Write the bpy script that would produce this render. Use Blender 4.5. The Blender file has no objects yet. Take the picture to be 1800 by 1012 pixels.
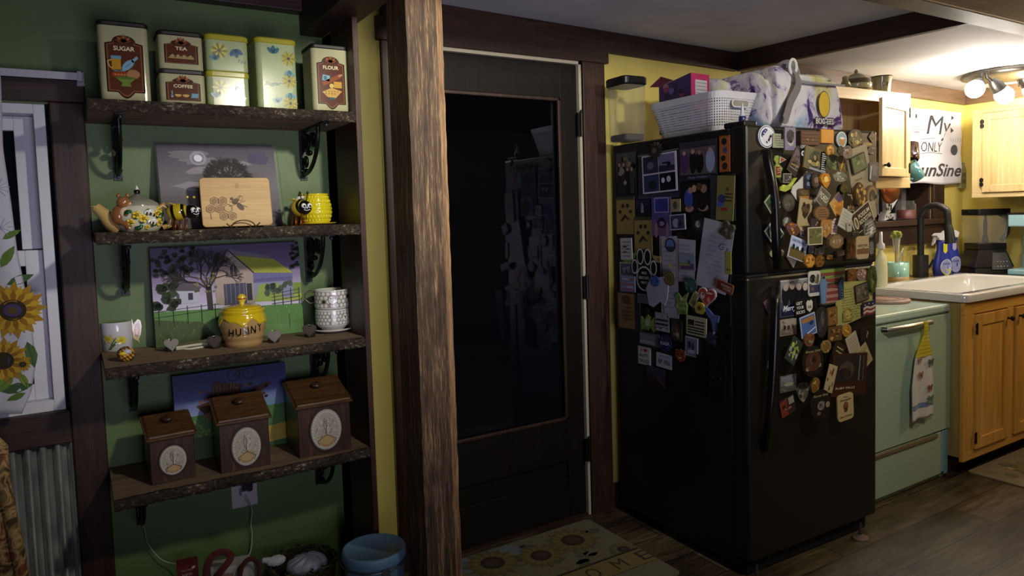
import bpy, math, random
from mathutils import Vector, Matrix
S = bpy.context.scene
COL = S.collection
# ---------------------------------------------------------------- camera
F_PX = 1246.8; CAM_H = 1.35; CYP = 454.8
YAW, PIT, ROL = math.radians(31.5), math.radians(3.66), math.radians(-1.73)
_f = Vector((math.sin(YAW)*math.cos(PIT), math.cos(YAW)*math.cos(PIT), -math.sin(PIT)))
_r0 = Vector((math.cos(YAW), -math.sin(YAW), 0)); _u0 = _r0.cross(_f)
_r = math.cos(ROL)*_r0 + math.sin(ROL)*_u0; _u = _r.cross(_f)
CAMLOC = Vector((0, 0, CAM_H))
cd = bpy.data.cameras.new('camera'); cam = bpy.data.objects.new('camera', cd); COL.objects.link(cam)
cd.sensor_width = 36; cd.lens = 36*F_PX/1800; cd.clip_start = .05; cd.shift_y = (CYP-506)/1800
cam.matrix_world = Matrix(((_r.x, _u.x, -_f.x, 0), (_r.y, _u.y, -_f.y, 0), (_r.z, _u.z, -_f.z, CAM_H), (0, 0, 0, 1)))
S.camera = cam
# ---------------------------------------------------------------- light
w = bpy.data.worlds.new('night'); S.world = w; w.use_nodes = True
w.node_tree.nodes['Background'].inputs[0].default_value = (.25, .3, .5, 1)
w.node_tree.nodes['Background'].inputs[1].default_value = .004
S.view_settings.view_transform = 'Standard'; S.view_settings.look = 'None'
S.view_settings.exposure = 0; S.view_settings.gamma = 1

def spot(loc, target, power, col, radius, ang, blend):
    l = bpy.data.lights.new('dining_lamp_light', 'SPOT'); o = bpy.data.objects.new('dining_lamp_light', l); COL.objects.link(o)
    l.energy = power; l.color = col; l.shadow_soft_size = radius; l.spot_size = math.radians(ang); l.spot_blend = blend
    o.location = loc; o.rotation_euler = (Vector(target)-Vector(loc)).to_track_quat('-Z', 'Y').to_euler()
    return o
# the dining room's ceiling lamp, two shaded bulbs just behind and right of the camera
spot((.95, .45, 2.06), (.55, 2.5, 2.08), 125, (1, .94, .80), .06, 100, 1.0)
spot((1.85, .45, 2.06), (2.5, 2.4, 1.2), 62, (1, .94, .80), .06, 125, 1.0)
# the kitchen's second ceiling lamp, over the aisle to the right of the frame
kl = bpy.data.lights.new('aisle_lamp_light', 'POINT'); ko = bpy.data.objects.new('aisle_lamp_light', kl); COL.objects.link(ko)
kl.energy = 34; kl.color = (1, .76, .48); kl.shadow_soft_size = .09; ko.location = (4.6, .85, 1.98)
# faint cool fill added without a visible source, thrown up at the ceiling
al = bpy.data.lights.new('cool_fill_light', 'AREA'); ao = bpy.data.objects.new('cool_fill_light', al); COL.objects.link(ao)
al.energy = 12; al.spread = math.radians(105); al.color = (.80, .77, 1.0); al.size = .9; al.shape = 'SQUARE'
ao.location = (.4, -.6, 1.0); ao.rotation_euler = (Vector((1.3, 2.2, 2.6))-Vector((.4, -.6, 1.0))).to_track_quat('-Z', 'Y').to_euler()
KBULBS = []
KPOWER = 9.0
# ---------------------------------------------------------------- pixel helpers (photo pixel -> point on a real plane)
def ray(px, py): return _f*F_PX + _r*(px-900) - _u*(py-CYP)
def PY(px, py, Y): d = ray(px, py); return CAMLOC + d*(Y/d.y)
def PX(px, py, X): d = ray(px, py); return CAMLOC + d*(X/d.x)
def PZ(px, py, z): d = ray(px, py); return CAMLOC + d*((z-CAM_H)/d.z)
def PP(px, py, p0, n): d = ray(px, py); return CAMLOC + d*((Vector(p0)-CAMLOC).dot(n)/d.dot(n))
def mpp(P): return (Vector(P)-CAMLOC).dot(_f)/F_PX
# ---------------------------------------------------------------- colour + materials
def hx(s, a=1.0):
    if not isinstance(s, str): return s
    s = s.lstrip('#'); o = []
    if len(s) == 3: s = ''.join(q*2 for q in s)
    for i in (0, 2, 4):
        c = int(s[i:i+2], 16)/255; o.append(c/12.92 if c <= .04045 else ((c+.055)/1.055)**2.4)
    return (o[0], o[1], o[2], a)
MATS = {}
def newmat(name):
    m = bpy.data.materials.new(name); m.use_nodes = True; MATS[name] = m
    nt = m.node_tree; b = nt.nodes['Principled BSDF']; return m, nt, b
def N(nt, t, **k):
    n = nt.nodes.new(t)
    for a, v in k.items():
        if a in n.inputs.keys(): n.inputs[a].default_value = v
        else: setattr(n, a, v)
    return n
def coords(nt, scale=(1, 1, 1), kind='Object', rot=(0, 0, 0)):
    tc = N(nt, 'ShaderNodeTexCoord'); mp = N(nt, 'ShaderNodeMapping')
    mp.inputs['Scale'].default_value = scale; mp.inputs['Rotation'].default_value = rot
    nt.links.new(tc.outputs[kind], mp.inputs[0]); return mp.outputs[0]
def ramp(nt, fac, stops):
    r = N(nt, 'ShaderNodeValToRGB'); e = r.color_ramp.elements
    while len(e) < len(stops): e.new(.5)
    for i, (p, c) in enumerate(stops): e[i].position = p; e[i].color = hx(c)
    nt.links.new(fac, r.inputs[0]); return r.outputs[0]
def bump(nt, b, h, strength=.3, dist=.01):
    n = N(nt, 'ShaderNodeBump', Strength=strength, Distance=dist); nt.links.new(h, n.inputs['Height']); nt.links.new(n.outputs[0], b.inputs['Normal'])
def paint(name, rough=.5, metal=0, coat=0, var=.08, vscale=60, bmp=0, bscale=200, spec=.5, sheen=0):
    """colour comes from the mesh's own 'Col' attribute, broken up by fine noise"""
    m, nt, b = newmat(name)
    at = N(nt, 'ShaderNodeAttribute', attribute_name='Col')
    nz = N(nt, 'ShaderNodeTexNoise', Scale=vscale, Detail=4.0); nt.links.new(coords(nt), nz.inputs['Vector'])
    mr = N(nt, 'ShaderNodeMapRange'); mr.inputs['To Min'].default_value = 1-var; mr.inputs['To Max'].default_value = 1+var
    nt.links.new(nz.outputs[0], mr.inputs[0])
    mx = N(nt, 'ShaderNodeVectorMath', operation='SCALE'); nt.links.new(at.outputs['Color'], mx.inputs[0]); nt.links.new(mr.outputs[0], mx.inputs['Scale'])
    nt.links.new(mx.outputs[0], b.inputs['Base Color'])
    b.inputs['Roughness'].default_value = rough; b.inputs['Metallic'].default_value = metal; b.inputs['Coat Weight'].default_value = coat
    b.inputs['Coat Roughness'].default_value = .08; b.inputs['Specular IOR Level'].default_value = spec
    if sheen: b.inputs['Sheen Weight'].default_value = sheen
    if bmp:
        n2 = N(nt, 'ShaderNodeTexNoise', Scale=bscale, Detail=3.0); nt.links.new(coords(nt), n2.inputs['Vector']); bump(nt, b, n2.outputs[0], bmp, .002)
    return m
def wood(name, stops, axis='Z', scale=9, stretch=.06, rough=.5, bmp=.25, knots=True, spec=.4, coat=0):
    m, nt, b = newmat(name)
    sc = {'X': (stretch, 1, 1), 'Y': (1, stretch, 1), 'Z': (1, 1, stretch)}[axis]
    v = coords(nt, tuple(scale*s for s in sc))
    n1 = N(nt, 'ShaderNodeTexNoise', Scale=3.2, Detail=9.0, Roughness=.65, Distortion=.6); nt.links.new(v, n1.inputs['Vector'])
    n2 = N(nt, 'ShaderNodeTexNoise', Scale=16.0, Detail=5.0, Roughness=.6); nt.links.new(v, n2.inputs['Vector'])
    mx = N(nt, 'ShaderNodeMix', data_type='FLOAT'); mx.inputs[0].default_value = .42
    nt.links.new(n1.outputs[0], mx.inputs[2]); nt.links.new(n2.outputs[0], mx.inputs[3])
    fac = mx.outputs[0]
    if knots:
        sk = {'X': (.35, 1, 1), 'Y': (1, .35, 1), 'Z': (1, 1, .35)}[axis]
        vo = N(nt, 'ShaderNodeTexVoronoi', Scale=2.6); nt.links.new(coords(nt, sk), vo.inputs['Vector'])
        mr = N(nt, 'ShaderNodeMapRange'); mr.inputs['From Min'].default_value = .02; mr.inputs['From Max'].default_value = .13
        mr.inputs['To Min'].default_value = -.22; mr.inputs['To Max'].default_value = 0
        nt.links.new(vo.outputs['Distance'], mr.inputs[0])
        ad = N(nt, 'ShaderNodeMath', operation='ADD'); nt.links.new(fac, ad.inputs[0]); nt.links.new(mr.outputs[0], ad.inputs[1]); fac = ad.outputs[0]
    nt.links.new(ramp(nt, fac, stops), b.inputs['Base Color'])
    b.inputs['Roughness'].default_value = rough; b.inputs['Specular IOR Level'].default_value = spec; b.inputs['Coat Weight'].default_value = coat
    b.inputs['Coat Roughness'].default_value = .15
    if bmp: bump(nt, b, fac, bmp, .004)
    return m
matte = paint('matte_paint', .75, bmp=.15)
satin = paint('satin_paint', .45)
gloss = paint('glazed_ceramic', .12, coat=.6, var=.03)
tin_m = paint('lithographed_tin', .18, spec=.28, coat=.0, var=.07, vscale=25)
plast = paint('moulded_plastic', .33, var=.03)
paper = paint('printed_paper', .55, var=.05, vscale=200)
photo = paint('glossy_print', .45, var=.12, vscale=350, spec=.15)
cloth = paint('woven_cloth', .9, var=.15, vscale=300, bmp=.4, bscale=500, sheen=.2)
metal = paint('brushed_metal', .35, metal=.9)
iron = paint('black_iron', .38, metal=.3, bmp=.5, bscale=140)
yarn = paint('crochet_yarn', .95, var=.25, vscale=220, bmp=1, bscale=350)

def wallmat(name, c1, c2, rough=.6, sc=5):
    m, nt, b = newmat(name)
    nz = N(nt, 'ShaderNodeTexNoise', Scale=sc, Detail=5.0); nt.links.new(coords(nt), nz.inputs['Vector'])
    nt.links.new(ramp(nt, nz.outputs[0], [(.35, c1), (.65, c2)]), b.inputs['Base Color']); b.inputs['Roughness'].default_value = rough
    n2 = N(nt, 'ShaderNodeTexNoise', Scale=260.0, Detail=2.0); nt.links.new(coords(nt), n2.inputs['Vector']); bump(nt, b, n2.outputs[0], .25, .002)
    return m
green_w = wallmat('green_wall_paint', '#566f3f', '#5e7745', .5)
yellow_w = wallmat('yellow_wall_paint', '#d3c565', '#dacc6c', .55)
yellow_k = wallmat('kitchen_yellow_paint', '#d8c667', '#e0cf72', .55)
ceil_m = wallmat('ceiling_white', '#b9b8ba', '#c3c2c4', .85)
dark_w = wood('dark_stained_wood', [(.3, '#1b110c'), (.5, '#33211a'), (.68, '#4a3226')], 'Z', 9, .07, .5)
dark_x = wood('dark_stained_wood_lengthways', [(.3, '#1b110c'), (.5, '#33211a'), (.68, '#4a3226')], 'X', 9, .07, .5)
dark_y = wood('dark_beam_wood', [(.3, '#1b110c'), (.5, '#30201a'), (.68, '#453024')], 'Y', 9, .07, .55)
door_m = wood('near_black_door_wood', [(.3, '#090605'), (.5, '#100a08'), (.7, '#1a110e')], 'Z', 9, .07, .6, spec=.25)
post_m = wood('weathered_post_wood', [(.30, '#1a120c'), (.43, '#3c2c1e'), (.53, '#5c4732'), (.62, '#a08460')], 'Z', 26, .05, .6, .8)
shelf_m = wood('rough_shelf_wood', [(.3, '#4d3c2f'), (.5, '#7d6752'), (.7, '#96836d')], 'X', 9, .1, .8, .4, knots=False)
pine_z = wood('honey_pine_upright', [(.28, '#8f5a20'), (.42, '#c58c3c'), (.58, '#d8a452'), (.72, '#e6bd78')], 'Z', 6, .06, .35, .06, coat=.25)
pine_x = wood('honey_pine_lengthways', [(.28, '#8f5a20'), (.42, '#c58c3c'), (.58, '#d8a452'), (.72, '#e6bd78')], 'X', 6, .06, .35, .06, coat=.25)
pine_y = wood('honey_pine_crossways', [(.28, '#a97c3a'), (.42, '#d8b06a'), (.58, '#e5c684'), (.72, '#f0d9a0')], 'Y', 6, .06, .35, .06, coat=.25)
lit_z = wood('overlit_pine_upright', [(.28, '#a88850'), (.42, '#cdb179'), (.58, '#dcc592'), (.72, '#e8d8b0')], 'Z', 6, .06, .35, .06, coat=.2)  # the honey pine again, ceiling light's bleaching put into the colour
lit_x = wood('overlit_pine_lengthways', [(.28, '#a88850'), (.42, '#cdb179'), (.58, '#dcc592'), (.72, '#e8d8b0')], 'X', 6, .06, .35, .06, coat=.2)
box_m = wood('walnut_canister_wood', [(.3, '#1d120c'), (.5, '#3b2618'), (.7, '#5a3d28')], 'Z', 14, .12, .38, .08, knots=False, coat=.2)
boxt_m = wood('walnut_lid_wood', [(.3, '#2c1c12'), (.5, '#54391f'), (.7, '#735231')], 'X', 14, .12, .35, .08, knots=False, coat=.25)
bamboo = wood('bamboo_board', [(.3, '#a78551'), (.5, '#c09c62'), (.7, '#cfae76')], 'X', 16, .05, .5, .05, knots=False)

def mk_bark():
    m, nt, b = newmat('bark_edge')
    v = coords(nt, (1, 1, 1.6))
    n1 = N(nt, 'ShaderNodeTexNoise', Scale=75.0, Detail=8.0, Roughness=.75); nt.links.new(v, n1.inputs['Vector'])
    n2 = N(nt, 'ShaderNodeTexNoise', Scale=7.0, Detail=2.0); nt.links.new(v, n2.inputs['Vector'])
    ad = N(nt, 'ShaderNodeMath', operation='MULTIPLY_ADD'); ad.inputs[1].default_value = .45; nt.links.new(n2.outputs[0], ad.inputs[0]); nt.links.new(n1.outputs[0], ad.inputs[2])
    nt.links.new(ramp(nt, ad.outputs[0], [(.55, '#120d09'), (.70, '#342a20'), (.82, '#564837'), (.88, '#b0a48a')]), b.inputs['Base Color'])
    b.inputs['Roughness'].default_value = .9; bump(nt, b, n1.outputs[0], 1, .01); return m
bark = mk_bark()
def mk_floor():
    m, nt, b = newmat('floor_planks')
    br = N(nt, 'ShaderNodeTexBrick', offset=.37, offset_frequency=2); br.inputs['Scale'].default_value = 1
    br.inputs['Brick Width'].default_value = 1.22; br.inputs['Row Height'].default_value = .178; br.inputs['Mortar Size'].default_value = .0022
    br.inputs['Color1'].default_value = hx('#5b5347'); br.inputs['Color2'].default_value = hx('#988a74'); br.inputs['Mortar'].default_value = hx('#1c1813')
    nt.links.new(coords(nt), br.inputs['Vector'])
    n1 = N(nt, 'ShaderNodeTexNoise', Scale=3.0, Detail=9.0, Roughness=.7, Distortion=.8); nt.links.new(coords(nt, (1.4, 12, 1)), n1.inputs['Vector'])
    n3 = N(nt, 'ShaderNodeTexNoise', Scale=2.0, Detail=4.0); nt.links.new(coords(nt, (1, 2.5, 1)), n3.inputs['Vector'])
    r1 = ramp(nt, n1.outputs[0], [(.3, '#6d6458'), (.5, '#b5ab9b'), (.7, '#f2ebdd')])
    r3 = ramp(nt, n3.outputs[0], [(.35, '#9c9488'), (.65, '#ffffff')])
    m1 = N(nt, 'ShaderNodeMix', data_type='RGBA', blend_type='MULTIPLY'); m1.inputs[0].default_value = 1
    nt.links.new(br.outputs[0], m1.inputs[6]); nt.links.new(r1, m1.inputs[7])
    m2 = N(nt, 'ShaderNodeMix', data_type='RGBA', blend_type='MULTIPLY'); m2.inputs[0].default_value = 1
    nt.links.new(m1.outputs[2], m2.inputs[6]); nt.links.new(r3, m2.inputs[7]); nt.links.new(m2.outputs[2], b.inputs['Base Color'])
    b.inputs['Roughness'].default_value = .5; b.inputs['Specular IOR Level'].default_value = .35; bump(nt, b, n1.outputs[0], .25, .003); return m
floor_m = mk_floor()
def mk_glass(name, tint='#ffffff', rough=.0):
    m, nt, b = newmat(name); b.inputs['Base Color'].default_value = hx(tint); b.inputs['Transmission Weight'].default_value = 1
    b.inputs['Roughness'].default_value = rough; b.inputs['IOR'].default_value = 1.45; return m
glass = mk_glass('clear_glass'); smoke = mk_glass('clear_plastic', '#e8e8e4', .12)
def mk_clearfilm(name='thin_clear_film', base=.05):
    m, nt, b = newmat(name); b.inputs['Roughness'].default_value = .12; b.inputs['Base Color'].default_value = hx('#b9b9b4')
    tr = N(nt, 'ShaderNodeBsdfTransparent'); mx = N(nt, 'ShaderNodeMixShader'); fr = N(nt, 'ShaderNodeLayerWeight'); pw = N(nt, 'ShaderNodeMath', operation='POWER'); pw.inputs[1].default_value = 3.0; nt.links.new(fr.outputs['Facing'], pw.inputs[0])
    mm = N(nt, 'ShaderNodeMath', operation='MULTIPLY_ADD'); mm.inputs[1].default_value = .45; mm.inputs[2].default_value = base
    nt.links.new(pw.outputs[0], mm.inputs[0]); nt.links.new(mm.outputs[0], mx.inputs[0]); nt.links.new(tr.outputs[0], mx.inputs[1]); nt.links.new(b.outputs[0], mx.inputs[2])
    nt.links.new(mx.outputs[0], nt.nodes['Material Output'].inputs[0]); return m
film = mk_clearfilm(); jugm = mk_clearfilm('clear_jug_plastic', .17)
def mk_emit(name, col, st):
    m, nt, b = newmat(name); b.inputs['Emission Color'].default_value = hx(col); b.inputs['Emission Strength'].default_value = st; return m
bulb_m = mk_emit('lit_bulb_glass', '#fff6ea', 190)
def mk_fridge():
    m, nt, b = newmat('black_fridge_enamel'); b.inputs['Base Color'].default_value = hx('#0a0a0a'); b.inputs['Roughness'].default_value = .42; b.inputs['Specular IOR Level'].default_value = .7
    n = N(nt, 'ShaderNodeTexNoise', Scale=420.0, Detail=2.0); nt.links.new(coords(nt), n.inputs['Vector']); bump(nt, b, n.outputs[0], .35, .001); return m
fridge_m = mk_fridge()
def mk_tiedye():
    m, nt, b = newmat('tie_dye_canvas')
    n1 = N(nt, 'ShaderNodeTexNoise', Scale=9.0, Detail=6.0, Roughness=.7, Distortion=1.2); nt.links.new(coords(nt), n1.inputs['Vector'])
    n2 = N(nt, 'ShaderNodeTexNoise', Scale=3.4, Detail=3.0, Distortion=.5); nt.links.new(coords(nt, (1, 1, 1), rot=(.4, .2, 1)), n2.inputs['Vector'])
    r1 = ramp(nt, n1.outputs[0], [(.40, '#e2e1e4'), (.54, '#d2cedb'), (.575, '#9a7cb0'), (.61, '#552a74'), (.70, '#33205e')])
    r2 = ramp(nt, n2.outputs[0], [(.36, '#8fb3d0'), (.45, '#e2e2e2'), (.52, '#dcdcd6'), (.60, '#d8d888'), (.70, '#d8a0b8')])
    mx = N(nt, 'ShaderNodeMix', data_type='RGBA', blend_type='MULTIPLY'); mx.inputs[0].default_value = 1
    nt.links.new(r1, mx.inputs[6]); nt.links.new(r2, mx.inputs[7]); nt.links.new(mx.outputs[2], b.inputs['Base Color'])
    b.inputs['Roughness'].default_value = .85; n3 = N(nt, 'ShaderNodeTexNoise', Scale=14.0, Detail=3.0); nt.links.new(coords(nt), n3.inputs['Vector']); bump(nt, b, n3.outputs[0], .5, .02); return m
tiedye = mk_tiedye()
def mk_weave():
    m, nt, b = newmat('perforated_white_plastic'); b.inputs['Base Color'].default_value = hx('#c9c9cd'); b.inputs['Roughness'].default_value = .4
    uv = N(nt, 'ShaderNodeUVMap'); mp = N(nt, 'ShaderNodeMapping'); mp.inputs['Scale'].default_value = (1, 1, 1)
    nt.links.new(uv.outputs[0], mp.inputs[0])
    sx = N(nt, 'ShaderNodeSeparateXYZ'); nt.links.new(mp.outputs[0], sx.inputs[0])
    outs = []
    for i in (0, 1):
        f = N(nt, 'ShaderNodeMath', operation='FRACT'); nt.links.new(sx.outputs[i], f.inputs[0])
        g = N(nt, 'ShaderNodeMath', operation='GREATER_THAN'); g.inputs[1].default_value = .5; nt.links.new(f.outputs[0], g.inputs[0]); outs.append(g.outputs[0])
    mul = N(nt, 'ShaderNodeMath', operation='MULTIPLY'); nt.links.new(outs[0], mul.inputs[0]); nt.links.new(outs[1], mul.inputs[1])
    tr = N(nt, 'ShaderNodeBsdfTransparent'); ms = N(nt, 'ShaderNodeMixShader'); nt.links.new(mul.outputs[0], ms.inputs[0]); nt.links.new(b.outputs[0], ms.inputs[1]); nt.links.new(tr.outputs[0], ms.inputs[2])
    nt.links.new(ms.outputs[0], nt.nodes['Material Output'].inputs[0]); return m
weave_m = mk_weave()
def mk_brocade():
    m, nt, b = newmat('floral_brocade')
    n1 = N(nt, 'ShaderNodeTexNoise', Scale=17.0, Detail=5.0, Distortion=2.2); nt.links.new(coords(nt), n1.inputs['Vector'])
    nt.links.new(ramp(nt, n1.outputs[0], [(.36, '#4a3a20'), (.45, '#8b7444'), (.53, '#b9a06a'), (.6, '#8a5a3c'), (.68, '#57301f')]), b.inputs['Base Color'])
    b.inputs['Roughness'].default_value = .85; return m
brocade = mk_brocade()
def mk_corr():
    m, nt, b = newmat('galvanised_metal'); b.inputs['Metallic'].default_value = .75; b.inputs['Roughness'].default_value = .42
    n1 = N(nt, 'ShaderNodeTexNoise', Scale=30.0, Detail=5.0); nt.links.new(coords(nt, (1, 1, .3)), n1.inputs['Vector'])
    nt.links.new(ramp(nt, n1.outputs[0], [(.35, '#8d9393'), (.65, '#b4b9b6')]), b.inputs['Base Color']); return m
corr_m = mk_corr()

# ---------------------------------------------------------------- mesh builder
FONT = {}
class MB:
    def __init__(s, M=None):
        s.v = []; s.f = []; s.c = []; s.s = []; s.uv = {}; s.M = M or Matrix(); s.map = None
    def add(s, vs, fs, col='#888888', smooth=False, uvs=None):
        b = len(s.v); cl = isinstance(col, list)
        for v in vs:
            v = Vector(v)
            if s.map: v = s.map(v)
            s.v.append(tuple(s.M @ v))
        for i, f in enumerate(fs):
            s.f.append([b+k for k in f]); s.c.append(hx(col[i] if cl else col)); s.s.append(smooth)
            if uvs: s.uv[len(s.f)-1] = [uvs[k] for k in f]
    def box(s, x0, y0, z0, x1, y1, z1, col='#888888'):
        vs = [(x, y, z) for z in (z0, z1) for y in (y0, y1) for x in (x0, x1)]
        s.add(vs, [(0, 2, 3, 1), (4, 5, 7, 6), (0, 1, 5, 4), (2, 6, 7, 3), (0, 4, 6, 2), (1, 3, 7, 5)], col)
    def hexa(s, p, col='#888888'):   # 8 points: bottom loop 0-3, top loop 4-7
        s.add(p, [(3, 2, 1, 0), (4, 5, 6, 7), (0, 1, 5, 4), (1, 2, 6, 5), (2, 3, 7, 6), (3, 0, 4, 7)], col)
    def prism(s, pts, a, b, col='#888888', ax='Z', smooth=False, capcol=None, bev=0):
        """2-D outline extruded along an axis; ax='Y': outline is x,z and a,b are y"""
        def P(p, h): return (p[0], p[1], h) if ax == 'Z' else ((p[0], h, p[1]) if ax == 'Y' else (h, p[0], p[1]))
        n = len(pts)
        if bev:
            cx = sum(p[0] for p in pts)/n; cy = sum(p[1] for p in pts)/n
            rr = max(max(abs(p[0]-cx) for p in pts), max(abs(p[1]-cy) for p in pts)); k = 1-bev/rr
            ins = [(cx+(p[0]-cx)*k, cy+(p[1]-cy)*k) for p in pts]; sg = 1 if b > a else -1
            rings = [[P(p, a) for p in ins], [P(p, a+sg*bev) for p in pts], [P(p, b-sg*bev) for p in pts], [P(p, b) for p in ins]]
        else: rings = [[P(p, a) for p in pts], [P(p, b) for p in pts]]
        vs = [v for r in rings for v in r]; fs = []
        for k in range(len(rings)-1):
            for i in range(n):
                j = (i+1) % n; fs.append((k*n+i, k*n+j, (k+1)*n+j, (k+1)*n+i))
        s.add(vs, fs, col, smooth)
        s.add(rings[0], [tuple(range(n))[::-1]], capcol or col); s.add(rings[-1], [tuple(range(n))], capcol or col)
    def lathe(s, prof, seg=28, col='#888888', at=(0, 0, 0), sx=1, sy=1, smooth=True):
        vs = []; fs = []; cs = []
        for r, z in prof:
            for i in range(seg):
                t = 2*math.pi*i/seg; vs.append((at[0]+r*sx*math.cos(t), at[1]+r*sy*math.sin(t), at[2]+z))
        for k in range(len(prof)-1):
            for i in range(seg):
                j = (i+1) % seg; fs.append((k*seg+i, k*seg+j, (k+1)*seg+j, (k+1)*seg+i)); cs.append(col[k] if isinstance(col, list) else col)
        s.add(vs, fs, cs, smooth)
        if prof[0][0] > 1e-6: s.add(vs[:seg], [tuple(range(seg))[::-1]], cs[0])
        if prof[-1][0] > 1e-6: s.add(vs[-seg:], [tuple(range(seg))], cs[-1])
    def ell(s, c, r, col='#888888', seg=20, rings=12, R=None):
        if not isinstance(r, (tuple, list)): r = (r, r, r)
        vs = []; fs = []
        for k in range(rings+1):
            p = math.pi*k/rings
            for i in range(seg):
                t = 2*math.pi*i/seg; v = Vector((r[0]*math.sin(p)*math.cos(t), r[1]*math.sin(p)*math.sin(t), r[2]*math.cos(p)))
                if R: v = R @ v
                vs.append(tuple(Vector(c)+v))
        for k in range(rings):
            for i in range(seg):
                j = (i+1) % seg; fs.append((k*seg+j, k*seg+i, (k+1)*seg+i, (k+1)*seg+j))
        s.add(vs, fs, col, True)
    def tube(s, path, r, col='#888888', seg=10, closed=False):
        P = [Vector(p) for p in path]; n = len(P); rings = []; up = None
        for i in range(n):
            if closed: t = (P[(i+1) % n]-P[i-1])
            else: t = P[min(i+1, n-1)]-P[max(i-1, 0)]
            t = t.normalized() if t.length > 1e-9 else Vector((0, 0, 1))
            if up is None: up = Vector((0, 0, 1)) if abs(t.z) < .9 else Vector((1, 0, 0))
            up = (up - t*up.dot(t)).normalized(); sd = t.cross(up)
            rr = r[i] if isinstance(r, (list, tuple)) else r
            rings.append([tuple(P[i]+(up*math.cos(a)+sd*math.sin(a))*rr) for a in [2*math.pi*k/seg for k in range(seg)]])
        vs = [v for g in rings for v in g]; fs = []
        for k in range(n if closed else n-1):
            k2 = (k+1) % n
            for i in range(seg):
                j = (i+1) % seg; fs.append((k*seg+j, k*seg+i, k2*seg+i, k2*seg+j))
        s.add(vs, fs, col, True)
        if not closed: s.add(rings[0], [tuple(range(seg))], col); s.add(rings[-1], [tuple(range(seg))[::-1]], col)
    def grid(s, fn, nu, nv, col='#888888', smooth=True, both=False):
        vs = [tuple(fn(i/nu, j/nv)) for j in range(nv+1) for i in range(nu+1)]
        fs = [(j*(nu+1)+i, j*(nu+1)+i+1, (j+1)*(nu+1)+i+1, (j+1)*(nu+1)+i) for j in range(nv) for i in range(nu)]
        cs = [col((f % nu+.5)/nu, (f//nu+.5)/nv) for f in range(len(fs))] if callable(col) else col
        s.add(vs, fs, cs, smooth)
    def sheet(s, fn, th, nu, nv, col='#888888', smooth=True):
        """a cloth or paper of real thickness th (offset along -Y locally)"""
        A = [Vector(fn(i/nu, j/nv)) for j in range(nv+1) for i in range(nu+1)]; n = len(A)
        vs = [tuple(a) for a in A]+[tuple(a+Vector((0, th, 0))) for a in A]
        q = lambda i, j: j*(nu+1)+i
        fs = []; cs = []
        for j in range(nv):
            for i in range(nu):
                c = col((i+.5)/nu, (j+.5)/nv) if callable(col) else col
                fs.append((q(i, j), q(i+1, j), q(i+1, j+1), q(i, j+1))); fs.append(tuple(n+k for k in (q(i, j+1), q(i+1, j+1), q(i+1, j), q(i, j)))); cs += [c, c]
        c0 = col(.5, .5) if callable(col) else col
        for i in range(nu):
            for j in (0, nv): fs.append((q(i, j), q(i+1, j), n+q(i+1, j), n+q(i, j))); cs.append(c0)
        for j in range(nv):
            for i in (0, nu): fs.append((q(i, j), q(i, j+1), n+q(i, j+1), n+q(i, j))); cs.append(c0)
        s.add(vs, fs, cs, smooth)
    # flat printed artwork: x,z plane, facing -Y, layers stacked a fraction of a millimetre apart
    def art(s, pts, L, col): s.add([(p[0], -L*.00035, p[1]) for p in pts], [tuple(range(len(pts)))], col)
    def disc(s, cx, cz, rx, rz=None, L=1, col='#fff', rot=0, n=18, a0=0, a1=360):
        rz = rx if rz is None else rz; pts = []
        full = abs(a1-a0) >= 360
        for i in range(n if full else n+1):
            t = math.radians(a0+(a1-a0)*i/n); x = rx*math.cos(t); z = rz*math.sin(t); c = math.cos(math.radians(rot)); q = math.sin(math.radians(rot))
            pts.append((cx+x*c-z*q, cz+x*q+z*c))
        s.art(pts, L, col)
    def rect(s, cx, cz, w, h, L, col, rot=0):
        c = math.cos(math.radians(rot)); q = math.sin(math.radians(rot))
        s.art([(cx+x*c-z*q, cz+x*q+z*c) for x, z in ((-w/2, -h/2), (w/2, -h/2), (w/2, h/2), (-w/2, h/2))], L, col)
    def line(s, pts, w, L, col):
        for (x0, z0), (x1, z1) in zip(pts[:-1], pts[1:]):
            d = math.hypot(x1-x0, z1-z0) or 1; nx, nz = -(z1-z0)/d*w/2, (x1-x0)/d*w/2
            s.art([(x0-nx, z0-nz), (x1-nx, z1-nz), (x1+nx, z1+nz), (x0+nx, z0+nz)][::1], L, col)
    def text(s, t, cx, cz, size, L, col, width=None, shear=0, bold=0, rot=0, align='CENTER', ext=0):
        key = (t, shear, bold, ext)
        if key not in FONT:
            cu = bpy.data.curves.new('lettering', 'FONT'); cu.body = t; cu.size = 1; cu.shear = shear; cu.offset = bold; cu.resolution_u = 3; cu.extrude = 0
            ob = bpy.data.objects.new('lettering', cu); COL.objects.link(ob); dg = bpy.context.evaluated_depsgraph_get()
            me = ob.evaluated_get(dg).to_mesh(); V = [tuple(v.co) for v in me.vertices]; Fc = [tuple(p.vertices) for p in me.polygons]
            ob.evaluated_get(dg).to_mesh_clear(); COL.objects.unlink(ob); bpy.data.objects.remove(ob); bpy.data.curves.remove(cu)
            xs = [v[0] for v in V] or [0]; ys = [v[1] for v in V] or [0]
            FONT[key] = (V, Fc, min(xs), max(xs), min(ys), max(ys))
        V, Fc, x0, x1, y0, y1 = FONT[key]
        k = size/.7; kx = k if width is None else width/max(x1-x0, 1e-6)
        ox = (x0+x1)/2; oy = .35
        c = math.cos(math.radians(rot)); q = math.sin(math.radians(rot)); vs = []
        for v in V:
            x = (v[0]-ox)*kx; z = (v[1]-oy)*k; vs.append((cx+x*c-z*q, -L*.00035, cz+x*q+z*c))
        s.add(vs, Fc, col)
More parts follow.
